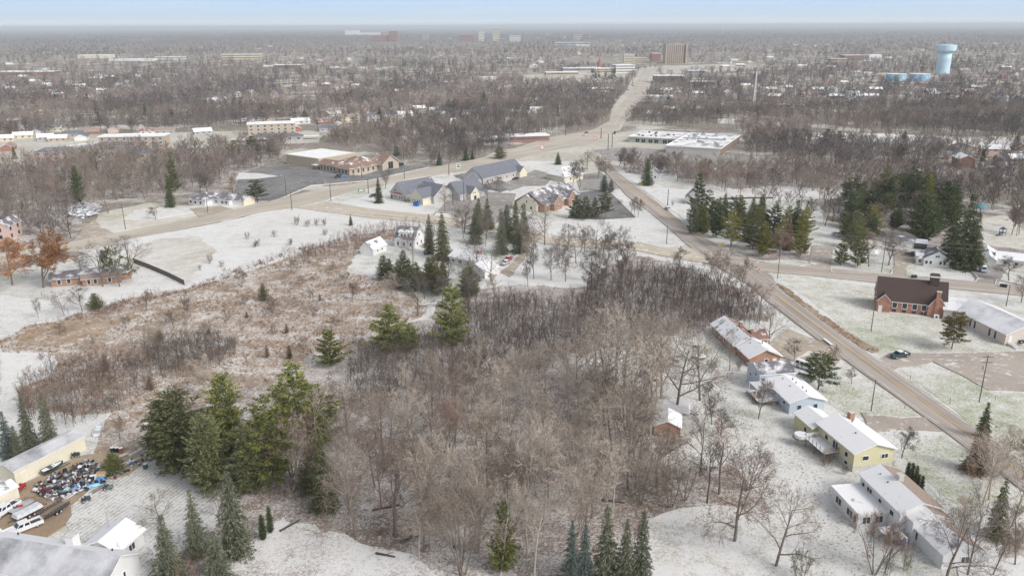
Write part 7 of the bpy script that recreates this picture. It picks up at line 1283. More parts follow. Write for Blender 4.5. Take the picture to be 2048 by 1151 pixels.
# billboard, mast, pylons
x, y = P(1076, 237); bb = empty('billboard', (x, y, 0), R(8), 'white roadside billboard with blue and tan picture panels on one dark post', 'billboard')
hb = ray_height(x, y, 225.5); ht = ray_height(x, y, 213); s_ = (y*_cp+CAM_H*_sp)/FPX
m = MB(); m.tube((0, 0, 0), (0, 0, hb), 0.6, 0.6, M_darkm, 10); m.build('post', bb)
m = MB(); m.box(-17*s_, -0.8, hb, 10*s_, -0.3, ht, M_far['white']); m.build('panel', bb); m = MB(); m.box(10.1*s_, 0.2, hb-0.6, 11.8*s_, 2.2, ht-0.5, M_darkm); m.box(-16.5*s_, -0.28, hb-0.3, 10*s_, 0.3, hb+0.1, M_darkm); m.build('back_frame', bb)
m = MB(); m.box(-15*s_, -0.9, hb+1.8, -6*s_, -0.81, ht-1.5, plain('faded_blue_print', (0.45, 0.47, 0.62), 0.7, 0.3, 0.8)); m.box(-4*s_, -0.9, hb+1.2, 7*s_, -0.81, hb+(ht-hb)*0.65, plain('faded_tan_print', (0.55, 0.44, 0.36), 0.7, 0.3, 0.8)); m.box(-15*s_, -0.9, hb+0.5, -5*s_, -0.81, hb+1.5, plain('faded_pink_print', (0.62, 0.42, 0.46), 0.7, 0.2, 0.8)); m.build('print', bb)
x, y = P(1507, 217); h = ray_height(x, y, 143); ms_ = empty('mast', (x, y, 0), 0, 'tall pale lattice mast with antenna brackets in the right wood', 'mast'); m = MB()
for k in range(3):
    a = 2*math.pi*k/3; m.tube((1.4*math.cos(a), 1.4*math.sin(a), 0), (0.5*math.cos(a), 0.5*math.sin(a), h), 0.28, 0.2, M_trim, 5)
for z in range(0, int(h), 4):
    for k in range(3):
        a = 2*math.pi*k/3; b = a+2*math.pi/3; r1 = 1.4-0.9*z/h; m.tube((r1*math.cos(a), r1*math.sin(a), z), (r1*math.cos(b), r1*math.sin(b), min(h, z+4)), 0.1, 0.1, M_trim, 4)
m.build('lattice', ms_)
for z in (h-1, h*0.62): m = MB(); m.tube((-3.5, 0, z), (3.5, 0, z), 0.2, 0.2, M_galv, 5); m.box(-3.8, -0.3, z-1.5, -3.3, 0.3, z+1.5, M_trim); m.box(3.3, -0.3, z-1.5, 3.8, 0.3, z+1.5, M_trim); m.build('antenna_bracket', ms_)
# ------------------------------------------------------------------ vehicles
def paint(name, c, r=0.3): return plain(name, c, r, 0.03, 1, 0.5)
PT = {'white': paint('white_car_paint', (0.72, 0.73, 0.75)), 'green': paint('dark_green_car_paint', (0.03, 0.06, 0.06)), 'black': paint('black_car_paint', (0.025, 0.025, 0.03)), 'blue': paint('blue_car_paint', (0.10, 0.26, 0.50)), 'red': paint('red_car_paint', (0.42, 0.04, 0.05)), 'silver': paint('silver_car_paint', (0.45, 0.47, 0.50)), 'paleblue': paint('pale_blue_car_paint', (0.45, 0.55, 0.62)), 'grey': paint('grey_car_paint', (0.22, 0.23, 0.24))}
M_tyre = plain('tyre_rubber', (0.025, 0.025, 0.025), 0.9, 0.1); M_rim = plain('wheel_rim', (0.45, 0.45, 0.46), 0.4, 0.05, 1, 0.5); M_cglass = glass_mat('car_glass', (0.02, 0.03, 0.04)); M_lamp = plain('lamp_lens', (0.75, 0.75, 0.72), 0.3, 0.03); M_tail = plain('tail_lens', (0.45, 0.03, 0.03), 0.3, 0.03); M_snowv = plain('snow_cover', (0.76, 0.77, 0.79), 0.9, 0.05, 2)
def wheel(root, x, y, r=0.36, w=0.24):
    s_ = 1 if y > 0 else -1; m = MB(); m.tube((x, y-w/2, r), (x, y+w/2, r), r, r, M_tyre, 16); t_ = m.build('wheel', root); m = MB(); a = y+s_*w/2; m.tube((x, a, r), (x, a+s_*0.02, r), r*0.6, r*0.55, M_rim, 12); m.build('rim', t_)
def lofted(m, prof, hw, mat, tuck=0.0):
    """side outline (x, z) given at half-width hw, pulled in by tuck toward the top"""
    zs = [z for _, z in prof]; z0, z1 = min(zs), max(zs); f = lambda z: hw-tuck*(z-z0)/max(0.01, z1-z0); n = len(prof)
    V = [(x, -f(z), z) for x, z in prof]+[(x, f(z), z) for x, z in prof]; m.poly(V, [tuple(range(n)), tuple(range(2*n-1, n-1, -1))]+[(i, n+i, n+(i+1) % n, (i+1) % n) for i in range(n)], mat)
def cab_glass(m, x0, x1, xt0, xt1, z0, z1, hw, tuck, n):
    """windscreen, rear window and n side windows with pillars, set just proud of the cab skin"""
    def pt(u, v, s_): return (x0+(x1-x0)*u+((xt0-x0)*(1-u)+(xt1-x1)*u)*v, s_*(hw-tuck*v+0.012), z0+(z1-z0)*v)
    for s_ in (-1, 1):
        for k in range(n):
            a, b = (k+0.12)/n, (k+0.88)/n; m.face([pt(a, 0.12, s_), pt(b, 0.12, s_), pt(b, 0.85, s_), pt(a, 0.85, s_)], M_cglass)
    for xa, xb, d in ((x1, xt1, 0.015), (x0, xt0, -0.015)):
        q = [(xa+(xb-xa)*v+d, y*(hw-tuck*v-0.1), z0+(z1-z0)*v) for v, y in ((0.1, -1), (0.1, 1), (0.88, 1), (0.88, -1))]; m.face(q, M_cglass)
def vehicle(kind, col_, p0, p1, label, snow=True, group='parked vehicles', z=0.3):
    """p0 photo point under the nose, p1 under the tail"""
    a, b = P(*p0), P(*p1); rz = ang(b, a); cx, cy = (a[0]+b[0])/2, (a[1]+b[1])/2; c = PT[col_]
    r = empty({'pickup': 'pickup_truck', 'van': 'van'}.get(kind, 'parked_car'), (cx, cy, z), rz, label, {'pickup': 'pickup truck', 'van': 'van'}.get(kind, 'car'), group)
    L = {'pickup': 5.7, 'suv': 4.8, 'car': 4.6, 'van': 5.3}[kind]; h = L/2; m = MB()
    if kind == 'pickup':
        lofted(m, [(-h, 0.42), (h-0.1, 0.42), (h, 0.7), (h-0.08, 0.98), (h-1.35, 1.10), (-h+1.95, 1.10), (-h+1.95, 0.75), (-h+0.06, 0.75), (-h+0.06, 1.1), (-h, 1.1)], 0.96, c, 0.04); m.box(-h+0.06, -0.95, 0.76, -h+1.94, -0.86, 1.12, c); m.box(-h+0.06, 0.86, 0.76, -h+1.94, 0.95, 1.12, c); m.build('body', r)
        m = MB(); lofted(m, [(-h+2.0, 1.105), (h-1.35, 1.105), (h-2.0, 1.72), (-h+2.2, 1.74)], 0.90, c, 0.16); cb = m.build('cab', r); m = MB(); cab_glass(m, -h+2.0, h-1.35, -h+2.2, h-2.0, 1.105, 1.72, 0.90, 0.16, 2); m.build('windows', cb)
        m = MB(); m.box(-h+0.2, -0.8, 0.765, -h+1.85, 0.8, 0.85 if snow else 0.78, M_snowv if snow else M_darkm); m.build('cargo_bed', r)
        if snow: m = MB(); m.box(-h+2.3, -0.72, 1.745, h-2.1, 0.72, 1.79, M_snowv); m.build('roof_snow', r)
    else:
        top = {'car': 1.42, 'suv': 1.75, 'van': 1.95}[kind]; belt = {'car': 0.92, 'suv': 1.08, 'van': 1.1}[kind]; hood = {'car': 1.25, 'suv': 1.15, 'van': 0.8}[kind]; tail = {'car': 0.75, 'suv': 0.12, 'van': 0.08}[kind]
        lofted(m, [(-h+0.05, 0.35), (h-0.08, 0.35), (h, 0.62), (h-0.1, belt-0.12), (h-hood, belt), (-h+tail*0.5, belt), (-h, belt-0.1)], 0.9, c, 0.05); m.build('body', r)
        m = MB(); lofted(m, [(-h+tail, belt+0.005), (h-hood, belt+0.005), (h-hood-0.75, top), (-h+tail+0.4, top)], 0.84, c, 0.14); cb = m.build('cabin', r); m = MB(); cab_glass(m, -h+tail, h-hood, -h+tail+0.4, h-hood-0.75, belt+0.005, top, 0.84, 0.14, 3 if kind != 'car' else 2); m.build('windows', cb)
        if snow: m = MB(); m.box(-h+tail+0.45, -0.66, top+0.005, h-hood-0.8, 0.66, top+0.05, M_snowv); m.box(h-hood+0.15, -0.7, belt+0.0, h-0.3, 0.7, belt+0.04, M_snowv); m.build('roof_snow', r)
    for y in (-0.7, 0.7):
        m = MB(); m.box(h-0.06, y-0.18, 0.66, h+0.02, y+0.18, 0.84, M_lamp); m.build('headlight', r); m = MB(); m.box(-h-0.03, y-0.1, 0.75, -h+0.02, y+0.14, 1.0, M_tail); m.build('tail_light', r)
    for x in (h-0.95, -h+1.05):
        for y in (-0.82, 0.82): wheel(r, x, y)
    return r
vehicle('pickup', 'green', (1780, 719), (1817, 712), 'dark green pickup parked beside the right-hand road, snow in its bed')
vehicle('suv', 'white', (1625, 764), (1600, 757), 'white station wagon beside the pale blue house under the round pine'); vehicle('van', 'white', (1618, 741), (1600, 735), 'snow-covered white van behind the pale blue house')
vehicle('pickup', 'green', (1836, 514), (1813, 512), 'dark teal pickup on the gravel drive by the cottage', False); vehicle('suv', 'silver', (1783, 503), (1788, 497), 'small pale car at the left wall of the grey garage'); vehicle('suv', 'silver', (1953, 542), (1942, 538), 'beige car between the dark spruce and the white garage')
vehicle('van', 'paleblue', (1966, 551), (1969, 537), 'pale blue van with dark windscreen on the right-hand driveway', True); vehicle('car', 'black', (1858, 483), (1842, 480), 'black car under the large dark cedar by the grey garage', False); vehicle('car', 'silver', (1683, 474), (1667, 470), 'silver car on the snow beyond the paved turnout')
vehicle('suv', 'black', (2040, 688), (2025, 681), 'black car at the corner of the long church hall', False); vehicle('pickup', 'black', (671, 357), (684, 354), 'black pickup in the big parking lot beside a blue car', False, z=0.25); vehicle('car', 'blue', (682, 355.5), (690, 354), 'blue car in the big parking lot', False, z=0.25); vehicle('suv', 'black', (795, 333), (807, 331), 'black car at the far end of the brown-roofed hall', False, z=0.25)
vehicle('car', 'green', (742, 395), (751, 393), 'green car behind the roadside spruce by the lettered office', False); vehicle('pickup', 'red', (1020, 519), (1012, 526), 'red pickup in the drive of the white ranch house'); vehicle('car', 'silver', (1006, 532), (1016, 527), 'silver car just in front of the red pickup'); vehicle('car', 'black', (1026, 361), (1036, 359), 'dark car at the side of the long grey office', False, z=0.25)
vehicle('car', 'silver', (1342, 424), (1330, 418), 'silver car parked on the snowy verge at the road bend'); vehicle('car', 'white', (1174, 271), (1165, 274), 'white car driving on the highway near the junction', False, 'cars on the highway', 0.36); vehicle('suv', 'black', (1228, 270), (1231, 266), 'black truck stopped at the highway edge', False, 'cars on the highway', 0.36)
vehicle('car', 'red', (1170, 268), (1176, 266.5), 'small red car beside the white one on the highway', False, 'cars on the highway', 0.36); vehicle('car', 'grey', (1262, 215), (1265, 212), 'grey car far up the highway', False, 'cars on the highway', 0.36); vehicle('car', 'silver', (1270, 190), (1272, 188), 'silver car farther up the highway', False, 'cars on the highway', 0.36)
vehicle('pickup', 'white', (24, 1072), (78, 1050), 'white pickup nose to the near roof with blue bed cover, front of the yard row', False, 'vehicles in the junk yard'); vehicle('pickup', 'white', (-12, 1042), (34, 1012), 'white pickup at the left edge of the junk yard beside the red mower', False, 'vehicles in the junk yard'); vehicle('pickup', 'white', (-22, 1092), (24, 1072), 'white pickup half hidden behind the near house roof', True, 'vehicles in the junk yard')
for (q0, q1, lb, k) in (((30, 1046), (84, 1018), 'trailer under a flat white cover behind the white pickup', 'cover'), ((20, 1032), (68, 1006), 'small flat trailer carrying a red mower', 'flat'), ((84, 1043), (134, 1012), 'long black trailer with open slatted sides and scrap aboard', 'slat')):
    a, b = P(*q0), P(*q1); L = dist(a, b); r = empty('trailer', ((a[0]+b[0])/2, (a[1]+b[1])/2, 0.3), ang(a, b), lb, 'trailer', 'trailers in the junk yard'); dk = M_darkm; m = MB(); m.box(-L/2, -1.05, 0.55, L/2, 1.05, 0.68, dk, M_galv if k == 'flat' else M_wood_); m.box(-L/2-1.1, -0.06, 0.5, -L/2-0.01, 0.06, 0.6, dk); m.build('chassis', r)
    for x in (-0.5, 0.5):
        for y in (-1.2, 1.2): wheel(r, x*0.9, y, 0.34, 0.2)
    if k == 'slat':
        for s_ in (-1.05, 1.0):
            m = MB(); m.box(-L/2, s_, 0.7, L/2, s_+0.05, 0.85, dk); m.box(-L/2, s_, 1.05, L/2, s_+0.05, 1.2, dk)
            for j in range(8): m.box(-L/2+j*L/7.3, s_+0.001, 0.69, -L/2+j*L/7.3+0.08, s_+0.06, 1.25, dk)
            m.build('side_rail', r)
    if k == 'cover': m = MB(); m.tbox(-L/2+0.1, -0.95, 0.7, L/2-0.1, 0.95, 1.35, 0.15, 0.2, plain('grey_white_cover', (0.58, 0.6, 0.63), 0.6, 0.15, 1)); m.build('cover', r)
def boat(label, q0, q1, hull, inner, z=0.5, trailer=True):
    a, b = P(*q0), P(*q1); L = dist(a, b); r = empty('boat', ((a[0]+b[0])/2, (a[1]+b[1])/2, z), ang(a, b), label, 'boat', 'boats on land'); W = L*0.17; n = 9; V = []; m = MB()
    for i in range(n):
        t = i/(n-1); x = -L/2+L*t; w = W*(1-max(0, (t-0.45)/0.55)**2.2)*(0.9+0.1*min(1, t*4)); zk = 0.15*max(0, (t-0.7)/0.3)**2; V += [(x, -w, 0.85+zk), (x, -w*0.75, 0.25+zk), (x, 0, zk*1.5), (x, w*0.75, 0.25+zk), (x, w, 0.85+zk)]
    F = [(i*5+k, (i+1)*5+k, (i+1)*5+k+1, i*5+k+1) for i in range(n-1) for k in range(4)]+[(0, 1, 2, 3, 4)]; m.poly(V, F, hull); m.build('hull', r)
    m = MB(); m.poly([(x*0.98, y*0.93, z_-0.12) for j, (x, y, z_) in enumerate(V) if j % 5 in (0, 4)], [(2*i, 2*i+2, 2*i+3, 2*i+1) for i in range(n-1)], inner); m.box(-L*0.2, -W*0.6, 0.74, -L*0.05, W*0.6, 0.95, hull); m.box(L*0.05, -W*0.6, 0.74, L*0.16, W*0.6, 1.0, M_snowv); m.build('deck', r)
    if trailer:
        m = MB(); m.box(-L/2, -0.5, -0.15, L/2+1, -0.4, -0.02, M_darkm); m.box(-L/2, 0.4, -0.15, L/2+1, 0.5, -0.02, M_darkm); m.build('trailer_frame', r)
        for y in (-W-0.1, W+0.1): m = MB(); m.tube((-L*0.15, y-0.1, -0.15), (-L*0.15, y+0.1, -0.15), 0.32, 0.32, M_tyre, 14); m.build('wheel', r)
    return r
boat('dark fishing boat on a trailer beside the long cream shed', (86, 953), (128, 932), PT['green'], M_snowv); boat('white rowing boat lying at the edge of the brush above the yard', (193, 874), (203, 852), PT['white'], M_galv, 0.1, False); boat('white covered motor boat parked behind the brick garage', (1345, 812), (1388, 830), PT['white'], M_snowv)
m = MB(); m.tbox(-4, -1.3, 0.5, 4, 1.3, 2.3, 0.3, 0.3, M_snowv); r = empty('camper', P(1345, 822)+(0,), R(-20), 'long low camper under a white cover left of the covered motor boat', 'camper'); m.build('cover', r); wheel(r, 0.5, -1.25); wheel(r, -0.5, -1.25); wheel(r, 0.5, 1.25); wheel(r, -0.5, 1.25)
# ------------------------------------------------------------------ the junk yard
JY = [(66, 980), (110, 952), (150, 938), (175, 925), (200, 930), (215, 950), (180, 972), (150, 992), (110, 1004), (84, 996)]
def heap(label, poly, gap, seed, pal, zmax=1.0, smin=0.15, smax=0.75):
    rr = random.Random(seed); m = MB(); mats = [plain('scrap_%s' % n_, c, 0.6, 0.1) for n_, c in pal]
    for x, y in scatter(poly, gap, seed):
        for _ in range(2):
            a, b, c = rr.uniform(smin, smax), rr.uniform(smin, smax), rr.uniform(0.1, 0.5); z = 0.3+rr.uniform(0, zmax-0.3); t = rr.uniform(0, 3.14); ct, st = math.cos(t), math.sin(t); xx, yy = x+rr.uniform(-.4, .4), y+rr.uniform(-.4, .4); tl = rr.uniform(-0.3, 0.3)
            if rr.random() < 0.35: m.tube((xx, yy, z), (xx+a*ct, yy+a*st, z+tl), b*0.35, b*0.35, rr.choice(mats), 8)
            else:
                V = [(sx*a/2*ct-sy*b/2*st+xx, sx*a/2*st+sy*b/2*ct+yy, z+zz*c+sx*tl*0.3) for zz in (0, 1) for sx, sy in ((-1, -1), (1, -1), (1, 1), (-1, 1))]; m.poly(V, [(3,2,1,0), (0,1,5,4), (1,2,6,5), (2,3,7,6), (3,0,4,7), (4,5,6,7)], rr.choice(mats))
    m.build('scrap_heap', None, label, 'scrap', kind='stuff')
SP = [('black', (0.03, 0.03, 0.035)), ('grey', (0.2, 0.2, 0.22)), ('white', (0.72, 0.73, 0.75)), ('snowy', (0.75, 0.76, 0.8)), ('dark_red', (0.14, 0.03, 0.03)), ('steel', (0.35, 0.38, 0.42)), ('black2', (0.035, 0.035, 0.04)), ('black3', (0.05, 0.05, 0.055)), ('steel2', (0.16, 0.19, 0.23)), ('dark', (0.06, 0.07, 0.08))]
heap('heaps of small engine scrap, dark and white, covering the middle of the dirt yard', JY, 0.62, 61, SP); heap('light scrap and boards strewn along the lower edge of the brush beside the yard', [(150, 985), (205, 945), (260, 920), (298, 912), (290, 930), (240, 955), (180, 985)], 1.1, 62, SP+[('cyan', (0.25, 0.5, 0.62)), ('blue', (0.05, 0.2, 0.5))], 0.7); heap('white and grey rubble beside the left drive', [(136, 430), (140, 415), (165, 408), (200, 415), (195, 430), (165, 440)], 1.6, 63, [('white', (0.75, 0.76, 0.8)), ('grey', (0.4, 0.42, 0.46)), ('pale', (0.66, 0.68, 0.72))], 1.5, 0.6, 1.8)
heap('piles of lumber and snow-covered scrap on the ground left of the brick garage', [(1185, 822), (1200, 830), (1215, 850), (1190, 855), (1178, 840)], 1.0, 64, [('wood', (0.25, 0.18, 0.13)), ('white', (0.74, 0.75, 0.78)), ('grey', (0.4, 0.4, 0.42))], 0.6)
def tarp(label, px, c, w, l, h, rz):
    m = MB(); rr = random.Random(int(px[0])); n = 6; V = [(-w/2+w*i/n, -l/2+l*j/n, h*max(0.05, math.sin(math.pi*i/n)*math.sin(math.pi*j/n))*rr.uniform(0.6, 1.2)) for i in range(n+1) for j in range(n+1)]; m.poly(V, [(i*(n+1)+j, (i+1)*(n+1)+j, (i+1)*(n+1)+j+1, i*(n+1)+j+1) for i in range(n) for j in range(n)], plain('tarp_%d' % px[0], c, 0.4, 0.15, 2)); m.build('tarpaulin', None, label, 'tarp', 'tarpaulins in the junk yard', loc=P(*px)+(0.35,), rz=R(rz))
tarp('bright blue tarpaulin highest in the junk yard', (200, 963), (0.05, 0.28, 0.62), 2.4, 1.8, 0.8, 20); tarp('pale blue tarpaulin strip left of the bright blue one', (186, 974), (0.25, 0.50, 0.75), 3.6, 1.3, 0.5, 30); tarp('blue tarpaulin lump in the scrap', (152, 978), (0.06, 0.24, 0.5), 2.2, 1.6, 0.9, 10); tarp('white sheet on the ground beside the blue tarpaulins', (178, 962), (0.72, 0.73, 0.76), 4.0, 2.4, 0.3, 25); tarp('turquoise sheet in the scrap below the lump', (134, 982), (0.3, 0.6, 0.66), 2.2, 1.5, 0.5, 40); tarp('blue bed cover near the white pickup', (112, 1026), (0.10, 0.25, 0.55), 1.4, 1.0, 0.4, 25)
tarp('blue tarpaulin by the shed behind the white house', (1802, 1085), (0.03, 0.18, 0.5), 2.2, 2.0, 1.3, 10)
for (px_, q, lb) in (((255, 916), (285, 900), 'long bundle of pale planks at the brush edge, farthest out'), ((230, 938), (282, 922), 'white metal poles lying toward the snow'), ((160, 985), (128, 1004), 'single white beam lying across the dirt yard'), ((185, 990), (218, 972), 'brown beams in a line beside the striped lawn'), ((235, 918), (262, 908), 'grey stacked boards by the black barrels')):
    a, b = P(*px_), P(*q); L = dist(a, b); m = MB(); rr = random.Random(int(px_[0]))
    for k in range(5): o_ = rr.uniform(-0.35, 0.35); m.box(rr.uniform(0, 0.4), o_, 0.02+k*0.09, L-rr.uniform(0, 0.6), o_+0.14, 0.10+k*0.09, M_wood_ if 'brown' in lb else M_galv if k % 2 else M_snowv)
    m.build('lumber', None, lb, 'lumber', 'lumber in the junk yard', loc=(a[0], a[1], 0.3), rz=ang(a, b))
for px_, lb, c in (((226, 905), 'left black barrel beside the green bush', (0.02, 0.02, 0.025)), ((235, 905), 'right black barrel beside the green bush', (0.02, 0.02, 0.025)), ((243, 906), 'rusty barrel right of the two black ones', (0.25, 0.10, 0.06)), ((186, 962), 'black drum at the foot of the bush', (0.03, 0.03, 0.03)), ((292, 938), 'dark green barrel alone at the edge of the striped lawn', (0.05, 0.08, 0.07))):
    r = empty('barrel', P(*px_)+(0.3,), 0, lb, 'barrel', 'barrels in the junk yard'); m = MB(); mt = plain('barrel_%d' % px_[0], c, 0.4, 0.1); m.lathe([(0.45, 0), (0.48, 0.05), (0.45, 0.4), (0.48, 0.45), (0.45, 0.5), (0.48, 1.0)], mt, 14); m.build('drum', r); m = MB(); m.lathe([(0.44, 1.01), (0.44, 1.05)], M_snowv, 14); m.build('lid', r)
x, y = P(204, 955); m = MB(); m.lathe([(1.1, 0), (1.15, 0.6), (0.95, 1.0), (0.3, 1.15)], plain('tan_crate_cover', (0.42, 0.31, 0.2), 0.9, 0.2), 10); m.build('covered_bale', None, 'round tan covered bale at the foot of the bush', 'bale', loc=(x, y, 0.3))
def mower(px_, lb, c, rz):
    r = empty('mower', P(*px_)+(0.33,), R(rz), lb, 'mower', 'mowers in the junk yard'); mt = plain('mower_%d' % px_[0], c, 0.4, 0.05); m = MB(); m.tbox(-0.1, -0.35, 0.35, 0.85, 0.35, 0.85, 0.08, 0.06, mt); m.tbox(-0.75, -0.5, 0.3, -0.1, 0.5, 0.55, 0.05, 0.05, mt); m.build('body', r); m = MB(); m.box(-0.6, -0.22, 0.555, -0.2, 0.22, 0.65, M_darkm); m.box(-0.68, -0.22, 0.655, -0.58, 0.22, 0.95, M_darkm); m.build('seat', r); m = MB(); m.tube((-0.05, 0, 0.85), (-0.15, 0, 1.05), 0.16, 0.16, M_darkm, 10); m.build('steering_wheel', r)
    for x_, y_, w_ in ((0.6, -0.4, 0.2), (0.6, 0.4, 0.2), (-0.5, -0.5, 0.28), (-0.5, 0.5, 0.28)): wheel(r, x_, y_, w_, 0.16)
for px_, lb, c, rz in (((44, 978), 'red mower alone near the cream shed door', (0.45, 0.03, 0.03), 30), ((36, 984), 'red mower just below the other lone one', (0.42, 0.04, 0.04), 10), ((10, 1000), 'red tractor mower at the left edge by the small shed', (0.4, 0.03, 0.03), 60), ((20, 996), 'dark red mower at the left edge, right of the tractor', (0.3, 0.03, 0.03), 80), ((96, 992), 'red mower at the lower edge of the scrap', (0.36, 0.03, 0.04), 20), ((88, 988), 'maroon mower at the left end of the scrap', (0.25, 0.03, 0.04), 100), ((38, 1022), 'red mower loaded on the small flat trailer', (0.45, 0.04, 0.03), 30), ((152, 915), 'dark mower by the far end of the cream shed', (0.04, 0.05, 0.06), 20), ((173, 1004), 'dark mower at the edge of the striped lawn', (0.05, 0.07, 0.08), 40), ((218, 980), 'grey mower beside the poles', (0.15, 0.18, 0.2), 10)): mower(px_, lb, c, rz)
for px_, lb in (((62, 1008), 'left rusty steel gate panel leaning in the yard'), ((82, 1012), 'right rusty steel gate panel leaning in the yard')):
    r = empty('gate_panel', P(*px_)+(0.3,), R(15), lb, 'gate panel', 'gate panels in the junk yard'); m = MB(); rs = plain('rusty_steel_%d' % px_[0], (0.2, 0.1, 0.06), 0.8); m.box(-1, -0.04, 0, 1, 0.04, 0.08, rs); m.box(-1, -0.04, 1.2, 1, 0.04, 1.28, rs)
    for k in range(9): m.box(-1+k*0.245, -0.03, 0.081, -0.95+k*0.245, 0.03, 1.199, rs)
    m.build('bars', r)
# ------------------------------------------------------------------ poles, lamps, signs, fences and small things
M_pole = plain('weathered_pole_wood', (0.13, 0.11, 0.10), 0.9, 0.2, 3)
POLES = {}
def pole(key, bx, by, ty, lb, arms=0, lamp=False, xf=False, mat=None, rz=0):
    X, Y = P(bx, by); h = ray_height(X, Y, ty); r = empty('utility_pole' if not lamp else 'street_lamp', (X, Y, 0), R(rz), lb, 'street lamp' if lamp else 'utility pole', 'street lamps' if lamp else 'utility poles'); m = MB(); w = max(0.14, Y*0.00055); m.tube((0, 0, 0), (0, 0, h), w, w*0.72, mat or M_pole, 8); m.build('post', r); POLES[key] = (X, Y, h)
    for k in range(arms): m = MB(); m.box(-1.3, -0.06-w, h-0.4-k*1.4, 1.3, 0.06-w, h-0.26-k*1.4, mat or M_pole); m.build('crossarm', r)
    if xf: m = MB(); m.lathe([(0.28, h-3.6), (0.3, h-3.5), (0.3, h-2.6), (0.2, h-2.5)], M_galv, 10, (-0.5, 0)); m.build('transformer', r)
    if lamp: m = MB(); m.tube((0, 0, h-0.3), (-2.0, 0, h+0.1), 0.07, 0.06, M_galv, 6); m.build('arm', r); m = MB(); m.tbox(-2.6, -0.16, h+0.0, -1.9, 0.16, h+0.2, 0.08, 0.04, M_lamp); m.build('lamp_head', r)
    return r
for a in (('a', 1958, 804, 710, 'dark utility pole with crossarm and transformer beside the brown parking lot', 2, False, True), ('b', 1742, 822, 758, 'short bare pole on the lawn opposite the yellow house drive'), ('c', 1742, 662, 592, 'pole with a lamp at its top left of the brick church', 0, True), ('d', 1763, 544, 474, 'leaning pale pole with crossarm beside the gravel drive', 2), ('e', 1555, 557, 498, 'dark pole on the verge at the corner of the church lawn'),
          ('f', 1333, 488-0, 450, 'dark pole on the snowy corner beside the crossing'), ('g', 1460, 504, 444, 'street lamp pole right of the crossing', 1, True), ('h', 1392, 452, 393, 'street lamp pole in front of the dark roadside pines', 1, True), ('i', 1335, 412, 378, 'pole on the snowy lawn along the road bend'), ('j', 662, 402, 366, 'street lamp at the junction of lane and highway', 0, True), ('k', 584, 420, 383, 'pole on the white field side of the highway'),
          ('l', 573, 393, 351, 'lamp pole at the near edge of the big parking lot', 0, True), ('m', 737, 386, 358, 'pole beside the highway left of the lettered office'), ('n', 724, 359, 330, 'pole in front of the brown-roofed hall'), ('o', 898, 350, 327, 'pole beside the highway near the green sign'), ('p', 251, 458, 408, 'pole on the tan lawn left of the highway', 0), ('q', 416, 426, 386, 'pole in front of the white hip-roofed house'),
          ('r', 1131, 272, 246, 'white pole on the highway bend', 1), ('s', 928, 404, 362, 'thin lamp pole in the grey office car park', 0, True), ('t', 906, 410, 378, 'second lamp pole in the grey office car park', 0, True), ('u', 2012, 612, 570, 'thin pole by the side road behind the church hall'), ('v', 1202, 278, 256, 'thin pole beside the strip mall entrance'), ('w', 1216, 300, 268, 'lamp pole at the strip mall lot', 0, True), ('x', 1224, 296, 266, 'second lamp pole at the strip mall lot', 0, True), ('y', 809, 358, 343, 'short pole on the highway verge past the hall')): pole(*a)
def wire(label, A, B, dz=(0.3, 0.3), sag=0.8, off=0.0):
    a = POLES[A] if isinstance(A, str) else A; b = POLES[B] if isinstance(B, str) else B; m = MB(); n = 12; q = []
    for i in range(n+1): t = i/n; q.append((a[0]+(b[0]-a[0])*t+off, a[1]+(b[1]-a[1])*t, (a[2]-dz[0])*(1-t)+(b[2]-dz[1])*t-4*sag*t*(1-t)))
    for p_, r_ in zip(q, q[1:]): m.tube(p_, r_, 0.028, 0.028, M_galv, 3, False)
    m.build('overhead_wire', None, label, 'wire', 'overhead wires')
F1 = P(2200, 1010)+(11,); F2 = P(2200, 560)+(11,); F3 = P(1640, 560)+(9,)
wire('upper wire running right from the leaning pale pole', 'd', F2); wire('lower wire running right from the leaning pale pole', 'd', F2, (1.8, 1.8)); wire('wire from the crossing lamp to the leaning pale pole', 'g', 'd'); wire('second wire from the crossing lamp to the leaning pale pole', 'g', 'd', (1.5, 1.5)); wire('wire between the two street lamp poles at the crossing', 'h', 'g'); wire('wire from the transformer pole across the brown lot', 'a', P(2400, 620)+(10,)); wire('wire from the church lamp pole to the verge pole', 'c', 'e'); wire('wire from the leaning pale pole to the gravel drive house', 'd', P(1850, 500)+(4,)); wire('wire from the transformer pole to the pole left of the church', 'a', 'c')
def sign(name, px_, ty, w, lb, c, posts=1, c2=None):
    X, Y = P(*px_); h = ray_height(X, Y, ty); r = empty(name, (X, Y, 0), 0, lb, 'sign'); m = MB()
    for k in range(posts): x_ = 0 if posts == 1 else (-w/2+w*k/(posts-1))*0.8; m.box(x_-0.1, -0.1, 0, x_+0.1, 0.1, h*0.5, M_galv)
    m.build('post', r); m = MB(); m.box(-w/2, -0.2, h*0.45, w/2, -0.101, h, c); m.build('sign_board', r)
    if c2: m = MB(); m.box(-w*0.38, -0.24, h*0.58, w*0.38, -0.201, h*0.74, c2); m.box(-w*0.3, -0.24, h*0.80, w*0.3, -0.201, h*0.92, c2); m.build('sign_print', r)
M_sgreen = plain('green_sign', (0.05, 0.25, 0.15), 0.5); M_sred = plain('red_sign', (0.55, 0.06, 0.06), 0.5); M_spink = plain('faded_red_sign', (0.5, 0.25, 0.28), 0.6)
